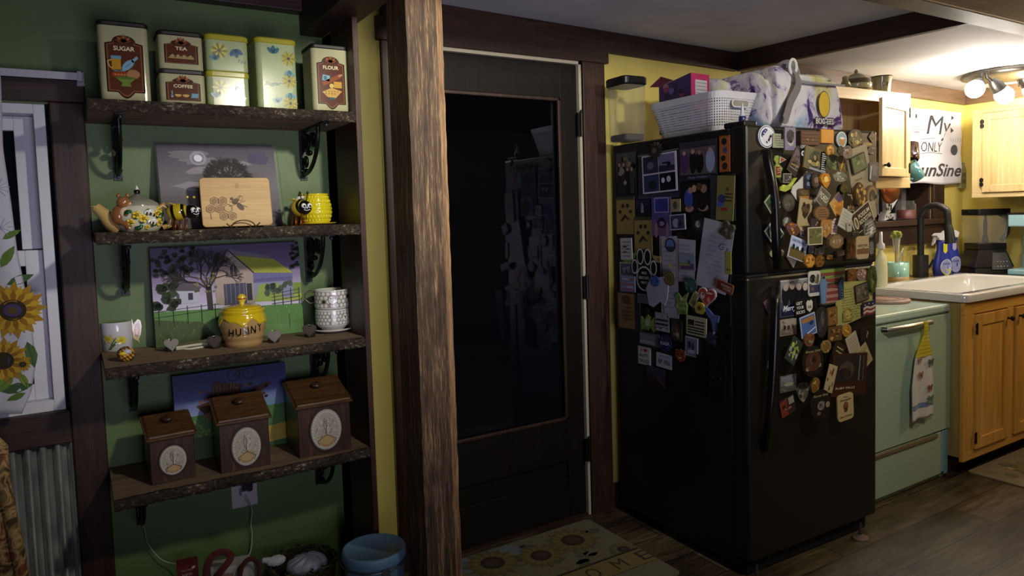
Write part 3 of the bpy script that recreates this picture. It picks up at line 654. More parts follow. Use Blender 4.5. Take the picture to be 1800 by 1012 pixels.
def pic_tree(b, w, h):
    rnd = random.Random(5); sky(b, w, h, 0, ['#47444b', '#5c585f', '#77727a', '#686470', '#4c4957'])
    for i in range(7):
        x = w*rnd.uniform(.1, .9); z = h*rnd.uniform(.35, .9); blob(b, x, z, w*.16, h*.05, 2, lerp('#77737b', '#98939b', rnd.random()), rnd, 14, w, h)
    blob(b, w*.86, h*.84, w*.09, h*.08, 3, '#4c4668', rnd, 12, w, h)
    for k, c in ((1, '#a7a7b4'), (.75, '#c8cbda'), (.5, '#eef2fb')): b.disc(w*.33, h*.83, w*.07*k, h*.085*k, 4+int(3-k*3), c)
    b.art([(0, 0), (w, 0), (w, h*.2), (0, h*.24)], 3, '#3f3d44'); b.art([(0, 0), (w, 0), (w, h*.06), (0, h*.1)], 4, '#2e2c31')
    for i in range(11): twig(b, w*.56, h*.56, math.pi/2+(i-5)*.27, h*.085, .0052, 6, '#151414', rnd, 5, w, h)
    b.line([(w*.56, h*.15), (w*.56, h*.57)], .010, 6, '#1d1b1b')
r_, tw, th_ = leaning('tree_picture', 'grey photo print of a bare tree under a hazy moon, leaning on the second shelf', 'picture', (285, 400), (494, 397), (276, 254), (482, 256), SZ[1], 2.545, .006, '#2a2a2a', pic_tree, clear=True, ybot=2.465)
def pic_barn(b, w, h):
    rnd = random.Random(8); sky(b, w, h, h*.3, ['#cfcbe0', '#b9b0cd', '#8f81a6', '#6f6288', '#5d5174'])
    b.art([(0, 0), (w, 0), (w, h*.32), (0, h*.36)], 2, '#5f8a4c'); b.art([(0, 0), (w, 0), (w, h*.10), (0, h*.2)], 3, '#6a8f55'); b.art([(0, .0), (w*.42, 0), (w*.3, h*.22), (0, h*.28)], 4, '#4a5a35')
    for _ in range(120): x = rnd.uniform(.02, .98); z = rnd.uniform(.01, .3); b.line([(w*x, h*z), (w*x+rnd.uniform(-.003, .003), h*min(z+.03, 1))], .0009, 5, lerp('#7da45f', '#8d8a5a' if x < .45 else '#9cc77a', rnd.random()))
    b.art([(w*.60, h*.38), (w, h*.36), (w, h*.48), (w*.60, h*.54)], 4, '#a8b64c'); b.art([(w*.66, h*.45), (w, h*.44), (w, h*.55), (w*.8, h*.56)], 5, '#7f9a46')
    # white farmhouse, left
    b.art([(w*.12, h*.42), (w*.29, h*.42), (w*.29, h*.56), (w*.12, h*.58)], 6, '#b9bccb'); b.art([(w*.10, h*.56), (w*.16, h*.68), (w*.31, h*.58), (w*.29, h*.54)], 7, '#5b5560'); b.rect(w*.235, h*.49, w*.03, h*.07, 8, '#3a3640'); b.rect(w*.155, h*.50, w*.02, h*.05, 8, '#5a5660')
    for _ in range(16): blob(b, w*rnd.uniform(.01, .15), h*rnd.uniform(.38, .62), w*.03, h*.04, 8, lerp('#20261b', '#3c4a2c', rnd.random()), rnd, 9, w, h)
    # barn
    b.art([(w*.40, h*.38), (w*.66, h*.36), (w*.66, h*.70), (w*.50, h*.93), (w*.40, h*.68)], 6, '#a99a92'); b.art([(w*.66, h*.58), (w*.94, h*.58), (w*.94, h*.70), (w*.66, h*.74)], 6, '#6f6ca0'); b.art([(w*.66, h*.40), (w*.94, h*.40), (w*.94, h*.62), (w*.66, h*.62)], 6, '#8e93b5')
    b.art([(w*.66, h*.38), (w*.86, h*.38), (w*.84, h*.56), (w*.70, h*.56)], 7, '#97ab52')
    b.art([(w*.48, h*.96), (w*.78, h*.86), (w*.95, h*.66), (w*.66, h*.69)], 8, '#a5ab3e'); b.art([(w*.48, h*.96), (w*.78, h*.86), (w*.82, h*.82), (w*.55, h*.88)], 9, '#7a7686')
    for i in range(9): b.line([(w*(.50+.032*i), h*(.94-.01*i)), (w*(.67+.031*i), h*(.69-.004*i))], .0009, 10, '#7f8430')
    b.line([(w*.38, h*.66), (w*.49, h*.955), (w*.665, h*.69)], .004, 10, '#332d31')
    b.art([(w*.505, h*.66), (w*.55, h*.66), (w*.55, h*.76), (w*.5275, h*.81), (w*.505, h*.76)], 9, '#3b3740'); b.line([(w*.5275, h*.66), (w*.5275, h*.80)], .001, 10, '#cfc7bf')
    b.rect(w*.53, h*.48, w*.15, h*.22, 9, '#4a4a62')
    for i in range(5): b.line([(w*(.47+.03*i), h*.38), (w*(.47+.03*i), h*.59)], .0011, 10, '#9c9ab0')
    b.rect(w*.628, h*.49, w*.035, h*.18, 9, '#35343f')
    # fences
    for i in range(4): b.line([(w*.78, h*(.34+.035*i)), (w*.99, h*(.36+.04*i))], .0028, 10, '#5b5f55')
    for i in range(4): b.line([(w*(.8+.06*i), h*.32), (w*(.8+.06*i), h*.5)], .003, 10, '#4a4e47')
    for i in range(5): b.line([(w*(.03+.09*i), h*.22), (w*(.03+.09*i), h*.40)], .002, 10, '#2d3428')
    b.line([(0, h*.36), (w*.42, h*.39)], .0012, 10, '#2d3428'); b.line([(0, h*.30), (w*.42, h*.34)], .0012, 10, '#2d3428'); b.line([(w*.9, h*.06), (w*.9, h*.22)], .0015, 10, '#3b5a34')
    for _ in range(10): blob(b, w*rnd.uniform(.72, .98), h*rnd.uniform(.46, .56), w*.02, h*.035, 9, lerp('#3f4f3d', '#56665a', rnd.random()), rnd, 8, w, h)
    # big tree and leaf canopy
    b.line([(w*.36, h*.34), (w*.355, h*.6)], w*.035, 11, '#3c3632')
    for a in (1.0, 1.35, 1.7, 2.1, 2.5): twig(b, w*.355, h*.55, a, h*.13, .005, 11, '#3a342f', rnd, 5, w, h)
    for _ in range(60): blob(b, w*abs(rnd.gauss(.16, .1)), h*rnd.uniform(.72, 1.0), w*.018, h*.02, 12, lerp('#12150e', '#2f3824', rnd.random()), rnd, 7, w, h)
    for _ in range(26): blob(b, w*rnd.uniform(.27, .42), h*rnd.uniform(.5, .75), w*.009, h*.011, 12, lerp('#5a5a32', '#8b8448', rnd.random()), rnd, 6, w, h)
    for _ in range(22): blob(b, w*rnd.uniform(.93, 1.0), h*rnd.uniform(.72, .99), w*.014, h*.02, 12, lerp('#12150e', '#2f3824', rnd.random()), rnd, 7, w, h)
leaning('barn_canvas', 'colourful canvas print of a barn with a yellow-green roof behind the honey pot', 'picture', (275, 608), (535, 577), (262, 437), (523, 425), SZ[2], 2.53, .02, '#55604a', pic_barn)
def pic_boat(b, w, h):
    rnd = random.Random(3); sky(b, w, h, h*.5, ['#93a0c4', '#6a78a8', '#46528a', '#2f3a70', '#2c3466'])
    b.art([(0, 0), (w, 0), (w, h*.55), (0, h*.5)], 2, '#4f7a3f'); b.art([(0, 0), (w, 0), (w, h*.22), (0, h*.28)], 3, '#3c5a2c'); b.art([(w*.7, h*.05), (w, h*.07), (w, h*.27), (w*.72, h*.24)], 4, '#b09a3f'); b.art([(w*.7, h*.5), (w, h*.5), (w, h*.58), (w*.75, h*.6)], 4, '#6d8fa6')
    for _ in range(10): b.line([(w*rnd.uniform(.15, .35), h*rnd.uniform(.25, .5)), (w*rnd.uniform(.15, .35), h*rnd.uniform(.2, .5))], .004, 5, '#7ea53c')
    b.art([(w*.18, h*.62), (w*.46, h*.70), (w*.52, h*.56), (w*.3, h*.42)], 6, '#4a2a1a'); b.art([(w*.30, h*.68), (w*.34, h*.88), (w*.60, h*.80), (w*.52, h*.6)], 7, '#3f261a'); b.art([(w*.24, h*.50), (w*.30, h*.40), (w*.42, h*.52), (w*.34, h*.56)], 7, '#a06a3c'); b.art([(w*.55, h*.66), (w*.82, h*.80), (w*.86, h*.76), (w*.66, h*.62)], 7, '#4b2f22')
    for _ in range(40): x = rnd.uniform(.2, .82); blob(b, w*x, h*rnd.uniform(.5, .84)*(1 if x < .6 else .95), w*.02, h*.018, 7, rnd.choice(['#5a3424', '#7d4a2c', '#2c1c18', '#94603c']), rnd, 6)
    for i in range(8): b.line([(w*(.32+.03*i), h*.62), (w*(.34+.03*i), h*.84)], .0016, 8, '#8a6243')
    for cx in (.52, .66): b.line([(w*cx+w*.055*math.cos(t*.35), h*.92+w*.055*math.sin(t*.35)) for t in range(19)], .003, 9, '#1f1b22')
    b.line([(w*.52, h*.92), (w*.58, h*.98), (w*.64, h*.97), (w*.66, h*.92)], .003, 9, '#1f1b22'); b.line([(w*.58, h*.98), (w*.57, h*.9), (w*.52, h*.92)], .003, 9, '#1f1b22')
leaning('painted_canvas', 'blue and green canvas of a wooden wreck with a bicycle, behind the wooden canisters', 'picture', (318, 815), (520, 775), (298, 662), (493, 638), SZ[3], 2.51, .018, '#3a3f55', pic_boat)

# ================================================================ SECOND SHELF
z2 = SZ[1]
def base(px, py, z, Y=None):
    return PZ(px, py, z) if Y is None else Vector((PY(px, py, Y).x, Y, z))
# teapot with bear and bees
c = base(245, 404, z2, 2.385); k = mpp(c); R0 = 40*k
tp = T('teapot', 'ceramic teapot with brown bear, yellow flowers and bees at the left end of second shelf', 'teapot', c)
b = MB(); H = 46*k; prof = [(R0*.72, 0), (R0*.80, H*.05), (R0*.86, H*.12), (R0*1.0, H*.35), (R0*1.04, H*.55), (R0*.98, H*.78), (R0*.84, H*.95), (R0*.80, H), (R0*.74, H)]
b.lathe(prof, 36, '#c9c8b4'); b.build('pot_body', gloss, tp)
b = MB(); b.lathe([(R0*.84, H*.97), (R0*.83, H*1.05), (R0*.58, H*1.2), (R0*.3, H*1.32), (R0*.12, H*1.42), (0, H*1.44)], 30, '#8c8c7c'); li = b.build('lid', gloss, tp)
b = MB(); b.ell((0, 0, H*1.50), (R0*.13, R0*.13, R0*.14), '#15110f'); b.lathe([(R0*.10, H*1.56), (R0*.05, H*1.68), (0, H*1.76)], 12, '#e6e6e0'); b.build('bee_knob', gloss, li)
b = MB(); b.tube([(-R0*.75, -R0*.1, H*.12), (-R0*1.05, -R0*.1, H*.35), (-R0*1.3, -R0*.1, H*.68), (-R0*1.62, -R0*.1, H*.98)], [R0*.36, R0*.33, R0*.27, R0*.2], '#c2a367', 14); b.ell((-R0*1.6, -R0*.1, H*.97), (R0*.22, R0*.2, R0*.05), '#d8bd84'); b.build('spout', gloss, tp)
b = MB(); b.tube([(R0*.8, -R0*.1, H*.88), (R0*1.0, -R0*.12, H*1.0), (R0*1.18, -R0*.12, H*.82), (R0*1.28, -R0*.12, H*.52), (R0*1.2, -R0*.12, H*.2), (R0*.92, -R0*.1, H*.12)], [R0*.1, R0*.12, R0*.11, R0*.11, R0*.13, R0*.12], '#b58e4e', 12); b.build('handle', gloss, tp)
b = MB(); bx, by = -R0*.78, -R0*.55
b.ell((bx, by, H*.62), (R0*.3, R0*.26, H*.36), '#8a5a34'); b.ell((bx+R0*.2, by-R0*.05, H*1.10), (R0*.27, R0*.24, R0*.25), '#96633a'); b.ell((bx+R0*.42, by-R0*.12, H*1.04), (R0*.13, R0*.12, R0*.1), '#c79a6c')
for s in (-1, 1): b.ell((bx+R0*.2+s*R0*.17, by, H*1.36), (R0*.085, R0*.05, R0*.09), '#8a5a34')
b.ell((bx+R0*.30, by-R0*.23, H*1.12), R0*.035, '#111'); b.ell((bx+R0*.52, by-R0*.16, H*1.07), R0*.04, '#1a120e'); b.ell((bx+R0*.22, by-R0*.2, H*.72), (R0*.2, R0*.1, H*.2), '#d8c0a0')
b.tube([(bx+R0*.1, by-R0*.1, H*.8), (bx+R0*.3, by-R0*.3, H*.62), (bx+R0*.42, by-R0*.2, H*.5)], R0*.09, '#8a5a34'); b.tube([(bx, by-R0*.1, H*.4), (bx+R0*.25, by-R0*.3, H*.28), (bx+R0*.35, by-R0*.3, H*.12)], R0*.12, '#8a5a34'); b.build('bear_figure', gloss, tp)
b = MB(); rnd = random.Random(2)
def onpot(a, zf, out=1.02):
    z = H*zf; rr = R0*1.0
    for (r0, za), (r1, zb2) in zip(prof[:-1], prof[1:]):
        if za <= z <= zb2 and zb2 > za: rr = r0+(r1-r0)*(z-za)/(zb2-za)
    t = math.radians(a); return Vector((rr*out*math.cos(t), rr*out*math.sin(t), z)), Vector((math.cos(t), math.sin(t), 0))
def deco(a, zf, rx, rz, col, rot=0, th=.002):
    p, n = onpot(a, zf); ta = Vector((-n.y, n.x, 0)); q = math.radians(rot); Rm = Matrix(((ta.x, n.x, 0), (ta.y, n.y, 0), (0, 0, 1))) @ Matrix.Rotation(q, 3, 'Y')
    b.ell(p, (rx, th, rz), col, 10, 6, Rm)
for a, z in ((-115, .3), (-100, .55), (-85, .4), (-75, .7), (-60, .3), (-50, .6), (-40, .4), (-120, .7), (-95, .15), (-30, .65), (-140, .35)): deco(a, z, R0*.16, R0*.11, '#1f4526', rnd.uniform(0, 180)); deco(a+6, z+.05, R0*.13, R0*.08, '#2d5c30', rnd.uniform(0, 180))
for a, z, s in ((-98, .62, 1), (-84, .48, 1), (-112, .36, .9), (-44, .34, 1), (-52, .66, .8), (-36, .8, .8), (-74, .16, .6)):
    for q in range(5): deco(a+7*s*math.cos(q*1.257), z+.1*s*math.sin(q*1.257), R0*.085*s, R0*.07*s, '#e3c53c', 0, .004)
    deco(a, z, R0*.06*s, R0*.06*s, '#b07f20', 0, .006)
for a, z in ((-68, .66), (-62, .32)):
    deco(a+5, z+.08, R0*.17, R0*.1, '#dcdcd6', 30, .004); deco(a-7, z+.06, R0*.15, R0*.09, '#dcdcd6', -30, .004)
    for q in range(5): deco(a+(q-2)*4, z-.02-(q-2)*.02, R0*.035, R0*.08, '#17130f' if q % 2 == 0 else '#e4d9b0', 20, .007)
b.build('flower_and_bee_relief', gloss, tp)
# bee ornaments
def bee(label, px, py, Y, s, head, face_rot, wing):
    c = base(px, py, z2, Y); k = mpp(c)*s; r = T('bee_ornament', label, 'figurine', c, 0)
    hx_, hy, hz = [q*k for q in head]; cz = 27*k
    b = MB(); A = Vector((-hx_*.5, 0, cz+2*k)); n = 10; vs = []
    d_ = Vector((hx_, hy, hz-cz)).normalized(); Rm = d_.to_track_quat('Z', 'Y').to_matrix()
    ri = 10; sg = 20; V = []; Fc = []; Cc = []
    for i in range(ri*2+1):
        p = math.pi*i/(ri*2)
        for j in range(sg):
            t = 2*math.pi*j/sg; V.append(A+Rm @ Vector((14*k*math.sin(p)*math.cos(t), 14*k*math.sin(p)*math.sin(t), -17*k*math.cos(p))))
    for i in range(ri*2):
        for j in range(sg):
            q = (j+1) % sg; Fc.append((i*sg+j, i*sg+q, (i+1)*sg+q, (i+1)*sg+j)); Cc.append('#15120d' if (i in (7, 8, 13, 14)) else '#b7a328')
    b.add(V, Fc, Cc, True); b.build('body', gloss, r)
    b = MB(); hp = Vector((hx_, hy, hz)); b.ell(hp, 11.5*k, '#0e0d0d'); hd = b.build('head', gloss, r)
    b = MB(); fr = Vector((math.sin(face_rot), -math.cos(face_rot), 0)); sd = Vector((math.cos(face_rot), math.sin(face_rot), 0))
    for q in (-1, 1):
        e_ = hp+fr*9.5*k+sd*q*4.6*k+Vector((0, 0, 2.8*k)); b.ell(e_, 4*k, '#f0f0f0', 12, 8); b.ell(e_+fr*3*k-Vector((0, 0, .6*k)), 1.9*k, '#0a0a0a', 10, 6)
    b.ell(hp+fr*11*k-Vector((0, 0, .5*k)), 1.6*k, '#dddddd', 8, 6)
    b.tube([hp+fr*10.6*k+sd*q*k+Vector((0, 0, -5*k+abs(q)*.35*k)) for q in (-5, -3, -1, 1, 3, 5)], .55*k, '#eeeeee', 6); b.build('face', gloss, hd)
    b = MB()
    for q in (-1, 1): b.tube([hp+sd*q*3*k+Vector((0, 0, 9*k)), hp+sd*q*5*k+Vector((0, 0, 16*k)), hp+sd*q*6*k+Vector((0, 0, 21*k))], .8*k, '#15120d', 8); b.ell(hp+sd*q*6.2*k+Vector((0, 0, 23*k)), 2.3*k, '#c9b92e' if wing else '#221d14', 8, 6)
    b.build('antennae', gloss, r)
    b = MB()
    for q in (-1, 1): b.ell(A+Vector((-6*k, q*5*k, 12*k)), (10*k, 3*k, 1.5*k), '#b3a545', 12, 8, Matrix.Rotation(-.5*q, 3, 'Z') @ Matrix.Rotation(.25, 3, 'Y'))
    b.build('wings', gloss, r)
    b = MB()
    for i, q in enumerate((-9, -1, 7)):
        for sd2 in (-1, 1): o_ = Vector((q*k, sd2*5*k, 16*k)); b.tube([o_, o_+Vector((-2*k, sd2*5*k, 1*k)), Vector((o_.x-3*k, sd2*11*k, 6*k)), Vector((o_.x-4*k, sd2*12*k, .8*k)), Vector((o_.x-1*k, sd2*13*k, .8*k))], .8*k, '#b0562a', 6)
    b.build('wire_legs', metal, r)
bee('black and yellow bee ornament with big eyes beside the teapot', 322, 403, 2.34, 1.1, (13, -5, 29), .55, True)
bee('black and yellow bee ornament on orange wire legs before the yellow mug', 530, 391, 2.34, 1.1, (3, -10, 29), .1, False)
# cutting board on a scroll stand
A = PY(356, 401, 2.395); B2 = PY(479, 395, 2.395); Ct = PY(343, 317, 2.44); wd = B2.x-A.x; M = Matrix.Translation((A.x, 2.385, z2+.006)) @ Matrix.Rotation(-.16, 4, 'X')
hg = (PY(410, 316, 2.44).z-z2)*1.01
cb = T('cutting_board', 'small bamboo board engraved with a bee and honeycomb, in front of the tree picture', 'board', M=M)
b = MB(); b.prism(rrect(wd, hg, .012, 4, wd/2, hg/2), 0, .010, ax='Y', bev=.0015); b.build('board', bamboo, cb)
b = MB(); b.M = Matrix.Translation((0, -.0006, 0)); D_ = '#4f3419'
def hexo(x, z, r, fill):
    P_ = [(x+r*math.cos(math.radians(30+60*i)), z+r*math.sin(math.radians(30+60*i))) for i in range(7)]
    b.line(P_, .0017, 2, D_)
    if fill: b.art([(x+(p[0]-x)*.75, z+(p[1]-z)*.75) for p in P_[:6]], 1, '#94703f'); b.line([(x+(p[0]-x)*.45, z+(p[1]-z)*.45) for p in P_], .0007, 2, D_)
s_ = wd/.123*.008
for x, z, f_ in ((.12, .36, 1), (.185, .52, 1), (.245, .36, 1), (.30, .52, 1), (.30, .21, 1), (.42, .21, 1), (.37, .37, 0)): hexo(wd*x, hg*z, wd*.062, f_)
b.line([(wd*.12, hg*.26), (wd*.125, hg*.15)], .002, 2, D_); bx, bz = wd*.50, hg*.46
b.disc(bx-.005, bz+.008, .011, .008, 3, D_, 40); b.disc(bx+.010, bz-.010, .014, .008, 3, D_, -50); b.disc(bx-.015, bz+.016, .005, .005, 3, D_)
for a, l in ((65, .03), (20, .027), (160, .024), (200, .026), (-20, .034)): b.line([(bx, bz), (bx+l*math.cos(math.radians(a)), bz+l*math.sin(math.radians(a)))], .0016, 3, D_)
b.line([(bx+.003+.016*math.cos(t*.5)*.5+.008, bz+.018+.008*math.sin(t*.5)) for t in range(13)], .0009, 3, D_); b.disc(wd*.52, hg*.83, .006, .008, 1, '#a8824c'); b.build('engraving', paper, cb)
st = T('scroll_stand', 'curly dark wire stand holding up the bamboo board', 'stand', (A.x, 2.37, z2))
b = MB(); rr = .0018; col = '#4a3a28'; px0 = PY(395, 395, 2.365).x-A.x; px1 = PY(458, 392, 2.365).x-A.x; w3 = px1-px0; mid = px0+w3*.52
b.tube([(mid-w3*.33*math.cos(math.pi*i/16), -.004, .003+.021*math.sin(math.pi*i/16)) for i in range(17)], rr, col, 8)
for q, x in ((-1, mid-w3*.33), (1, mid+w3*.33)): b.tube([(x+q*(.009-.009*(1-.035*i)*math.cos(i*.33)), -.004, .0105-.009*(1-.035*i)*math.cos(i*.33+1.57) if False else .010-.008*(1-.035*i)*math.sin(i*.33+math.pi/2)) for i in range(20)], rr, col, 8)
b.tube([(mid-w3*.2, -.004, .003), (mid-w3*.2, .035, .003), (mid-w3*.2, .05, .05)], rr, col, 8); b.tube([(mid+w3*.2, -.004, .003), (mid+w3*.2, .035, .003), (mid+w3*.2, .05, .05)], rr, col, 8); b.tube([(mid-w3*.2, .035, .003), (mid+w3*.2, .035, .003)], rr, col, 8)
b.build('wire_frame', metal, st)
# yellow hive mug and saucer
c = base(558, 387, z2, 2.45); k = mpp(c); sa = T('saucer', 'yellow saucer under the hive-shaped mug', 'saucer', c)
b = MB(); b.lathe([(17*k, 0), (19*k, .8*k), (30*k, 2.5*k), (33*k, 4*k), (32*k, 4.4*k), (18*k, 2.6*k), (0, 2.4*k)], 36, '#cdbd2a'); b.build('dish', gloss, sa)
mg = T('hive_mug', 'bright yellow hive-textured mug with a white bee handle on the second shelf', 'mug', c+Vector((-1*k, 0, 2.6*k)))
b = MB(); pf = []; 
for i in range(31):
    t = i/30; z = 52*k*t; r = (21+5.5*math.sin(math.pi*min(1, t*1.12)))*k*(1 if t < .9 else 1-(.0 if t > .95 else .03)); pf.append((r+.6*k*math.sin(t*40), z))
b.lathe([(17*k, 0)]+pf+[(18.5*k, 52*k), (19*k, 30*k), (15*k, 3*k), (0, 3*k)], 40, '#d9c81f'); b.build('mug_body', gloss, mg)
b = MB()
for i in range(7):
    for j in range(26):
        t = (i+1)/8; r = (19.6+5.5*math.sin(math.pi*min(1, t*1.12)))*k; a = 2*math.pi*(j+.5*(i % 2))/26; b.ell((r*math.cos(a), r*math.sin(a), 52*k*t), (2.2*k, 2.2*k, 2.6*k), '#e0d02a', 8, 6)
b.build('hive_texture', gloss, mg)
b = MB(); b.tube([(-20*k, 0, 46*k), (-29*k, -2*k, 47*k), (-36*k, -3*k, 38*k), (-37*k, -3*k, 28*k), (-30*k, -2*k, 20*k), (-23*k, 0, 15*k)], 2.8*k, '#d6d6cf', 12); b.ell((-28*k, -3*k, 50*k), (3.5*k, 3*k, 3*k), '#2a2413'); b.ell((-25*k, -3*k, 51*k), (2*k, 2*k, 2*k), '#c9a92a'); b.build('bee_handle', gloss, mg)
# ================================================================ THIRD SHELF
z3 = SZ[2]
def cyl(b, r, a0=-math.pi/2):
    b.map = lambda v: Vector(((r-v.y)*math.cos(a0+v.x/r), (r-v.y)*math.sin(a0+v.x/r), v.z))
def face_cam(c): return math.atan2(c.x, -c.y)*-1 if False else -math.atan2(c.x, c.y)
c = base(207, 614, z3); k = mpp(c); m = T('daffodil_mug', 'white mug printed with daffodils, with a butterfly-shaped handle, on third shelf', 'mug', c, face_cam(c))
R = 24.5*k; H = 50*k; b = MB(); b.lathe([(R*.9, 0), (R, H*.05), (R*1.02, H*.97), (R*1.0, H), (R*.94, H*.98), (R*.9, H*.1), (0, H*.08)], 40, '#d3d0da'); b.build('mug_body', gloss, m)
b = MB(); cyl(b, R*1.03); _m = b.map; b.map = lambda v: _m(Vector((v.x*1.55-.004, v.y, v.z*1.25)))
for x0, a, l in ((-.012, 70, .03), (-.01, 60, .035), (-.012, 45, .032), (-.014, 55, .022)): b.line([(x0, .006), (x0+l*math.cos(math.radians(a))*.5, .006+l*math.sin(math.radians(a))*.55), (x0+l*math.cos(math.radians(a))+.002, .006+l*math.sin(math.radians(a)))], .0022, 1, '#4f6b3a')
for x, z in ((.010, .028), (-.014, .033)):
    for q in range(6): b.disc(x+.006*math.cos(q*1.05), z+.006*math.sin(q*1.05), .006, .0035, 2, '#d8cf4a' if x > 0 else '#cdbf73', q*60, 8)
    b.disc(x, z, .004, .004, 3, '#c9ab22')
b.build('daffodil_print', gloss, m)
b = MB(); b.map = lambda v: Vector((R*1.02+v.x, -.004-v.y*0+(-.0 if v.y > -.001 else v.y), v.z))
def wing(pts, t0, t1, c1): b.prism(pts, t0, t1, c1, ax='Y')
wing([(0, H*.35), (.006, H*.28), (.012, H*.25), (.018, H*.12), (.016, H*.3), (.022, H*.45), (.026, H*.75), (.024, H*.95), (.016, H*1.02), (.006, H*.9), (0, H*.7)], -.003, .003, '#cdbf86')
wing([(.004, H*.45), (.012, H*.4), (.019, H*.5), (.022, H*.75), (.018, H*.92), (.008, H*.82), (.004, H*.65)], -.0042, .0042, '#9a5f24'); wing([(.007, H*.5), (.013, H*.47), (.016, H*.6), (.013, H*.78), (.008, H*.7)], -.005, .005, '#c99a3a'); wing([(-.004, H*.6), (.003, H*.62), (.004, H*.8), (-.001, H*1.05), (-.004, H*.8)], -.004, .004, '#cfc9a0')
b.build('butterfly_handle', gloss, m)
c = base(219, 634, z3); k = mpp(c); m = T('hive_trinket', 'tiny yellow and black glass beehive trinket at the shelf front by the mug', 'figurine', c+Vector((0, 0, 9*k)), face_cam(c))
Rm = Matrix.Rotation(.95, 3, 'Y'); b = MB(); b.M = Rm.to_4x4()
b.lathe([(0, -9*k), (8*k, -8*k), (13*k, -3*k), (14*k, 3*k), (12.5*k, 9*k), (8*k, 15*k), (0, 18*k)], 24, '#d79a2a'); b.build('glass_body', gloss, m)
b = MB(); b.M = Rm.to_4x4()
for z, r in ((-6, 11), (-1, 14), (4, 14.3), (9, 13), (14, 9.4)): b.tube([(r*k*math.cos(t), r*k*math.sin(t), z*k) for t in [i*2*math.pi/20 for i in range(20)]], .7*k, '#14100a', 6, True)
for q in range(9):
    t = q*2*math.pi/9; b.tube([((r+.2)*k*math.cos(t+z*.02), (r+.2)*k*math.sin(t+z*.02), z*k) for z, r in ((-8, 8), (-3, 13), (3, 14), (9, 12.6), (15, 8))], .7*k, '#14100a', 6)
b.build('black_lattice', gloss, m)
b = MB(); b.ell((5*k, -11*k, 8*k), (7*k, 3*k, 5*k), '#b9bccb', 12, 8); b.ell((-2*k, -13*k, 6*k), (6*k, 3*k, 3.4*k), '#e3c53c', 12, 8); b.build('bee', gloss, m)
for i, (px, py, rot, lab) in enumerate(((301, 617, .25, 'rusty metal heart votive nearest the daffodil mug'), (378, 612, -.2, 'rusty metal heart votive just left of the honey pot'), (482, 602, .1, 'rusty metal heart votive just right of the honey pot'), (545, 592, -.15, 'rusty metal heart votive in front of the stacked cups saucer'))):
    c = base(px, py, z3); k = mpp(c); m = T('metal_heart', lab, 'ornament', c, face_cam(c)+rot, group='rusty metal hearts on the third shelf')
    def heart(s, cz=0, n=26):
        return [(s*.95*math.sin(t)**3, cz+s*(.82*math.cos(t)-.3*math.cos(2*t)-.12*math.cos(3*t)-.05*math.cos(4*t))) for t in [2*math.pi*i/n for i in range(n)]]
    b = MB(Matrix.Translation((0, -4*k, 13*k)) @ Matrix.Rotation(-.35, 4, 'X')); b.prism(heart(13*k), 0, 1.6*k, '#3a3430', ax='Y'); b.prism(heart(11*k), -.6*k, 0, '#443d38', ax='Y'); b.build('heart_plate', satin, m)
    b = MB(); b.lathe([(7*k, 0), (9*k, 1*k), (9.4*k, 9*k), (8.6*k, 9*k), (8*k, 1.5*k), (0, 1.5*k)], 20, '#2b2521', at=(0, 3*k, 0)); b.build('cup_ring', satin, m)
    b = MB(); b.tube([(7*k*math.cos(t), 3*k+7*k*math.sin(t), 20*k) for t in [math.pi*j/10 for j in range(11)]], .8*k, '#b8b7a6', 6); b.build('wire_loop', metal, m)
c = base(338, 612, z3); k = mpp(c); m = T('book_ornament', 'small open-book ornament with white page edges lying between two metal hearts', 'ornament', c, -.12)
b = MB(); b.hexa([(-25*k, -2*k, 1*k), (25*k, -2*k, 1*k), (25*k, 14*k, 1*k), (-25*k, 14*k, 1*k), (-25*k, -2*k, 5*k), (25*k, -2*k, 7*k), (25*k, 14*k, 12*k), (-25*k, 14*k, 9*k)], '#6b6b50'); b.build('upper_leaf', satin, m)
b = MB(); b.tube([(-26*k, -3*k, 4*k), (0, -3*k, 5.6*k), (25*k, -3*k, 6.4*k)], 2.5*k, '#cfc9b0', 8); b.build('upper_page_edge', satin, m)
b = MB(); b.prism([(-25*k, -4*k), (-4*k, -17*k), (20*k, -7*k), (22*k, -4*k)], 0, 2*k, '#54512f'); b.build('lower_leaf', satin, m)
b = MB(); b.tube([(-26*k, -5*k, 2*k), (-15*k, -8*k, 2*k), (-3*k, -17*k, 2*k), (19*k, -7*k, 2*k)], 2.1*k, '#cfc9b0', 8); b.build('lower_page_edge', satin, m)
# honey pot
c = base(429, 606, z3); k = mpp(c); m = T('honey_pot', 'round tan and yellow honey pot lettered HUNNY with dripping glaze', 'jar', c, face_cam(c)+.10)
pr = [(29, 0), (31, 3), (32.5, 8), (31.5, 11), (34.5, 14), (36, 20), (35.2, 23), (37.5, 27), (38.8, 36), (38.5, 44), (36.5, 52), (34.5, 57), (35.5, 60), (35.2, 64), (32.5, 65), (32, 60), (0, 58)]
b = MB(); b.lathe([(r*k, z*k) for r, z in pr], 48, '#a9895a'); b.build('pot_body', gloss, m)
def prr(z):
    for (r0, za), (r1, zb_) in zip(pr[:-1], pr[1:]):
        if za <= z <= zb_ and zb_ > za: return r0+(r1-r0)*(z-za)/(zb_-za)
    return 35
b = MB()
def drip(u, v):
    a = u*2*math.pi; lo = 43+4.5*math.sin(a*5+1.2)+3*math.sin(a*9+.4)+1.5*math.sin(a*2); z = 64.8+(lo-64.8)*v; r = prr(min(z, 64.5))+(1.5 if v < .97 else .1)
    return (r*k*math.cos(a), r*k*math.sin(a), z*k)
b.grid(lambda u, v: drip(1-u, 1-v), 120, 14, '#d2b51e'); b.build('yellow_glaze', gloss, m)
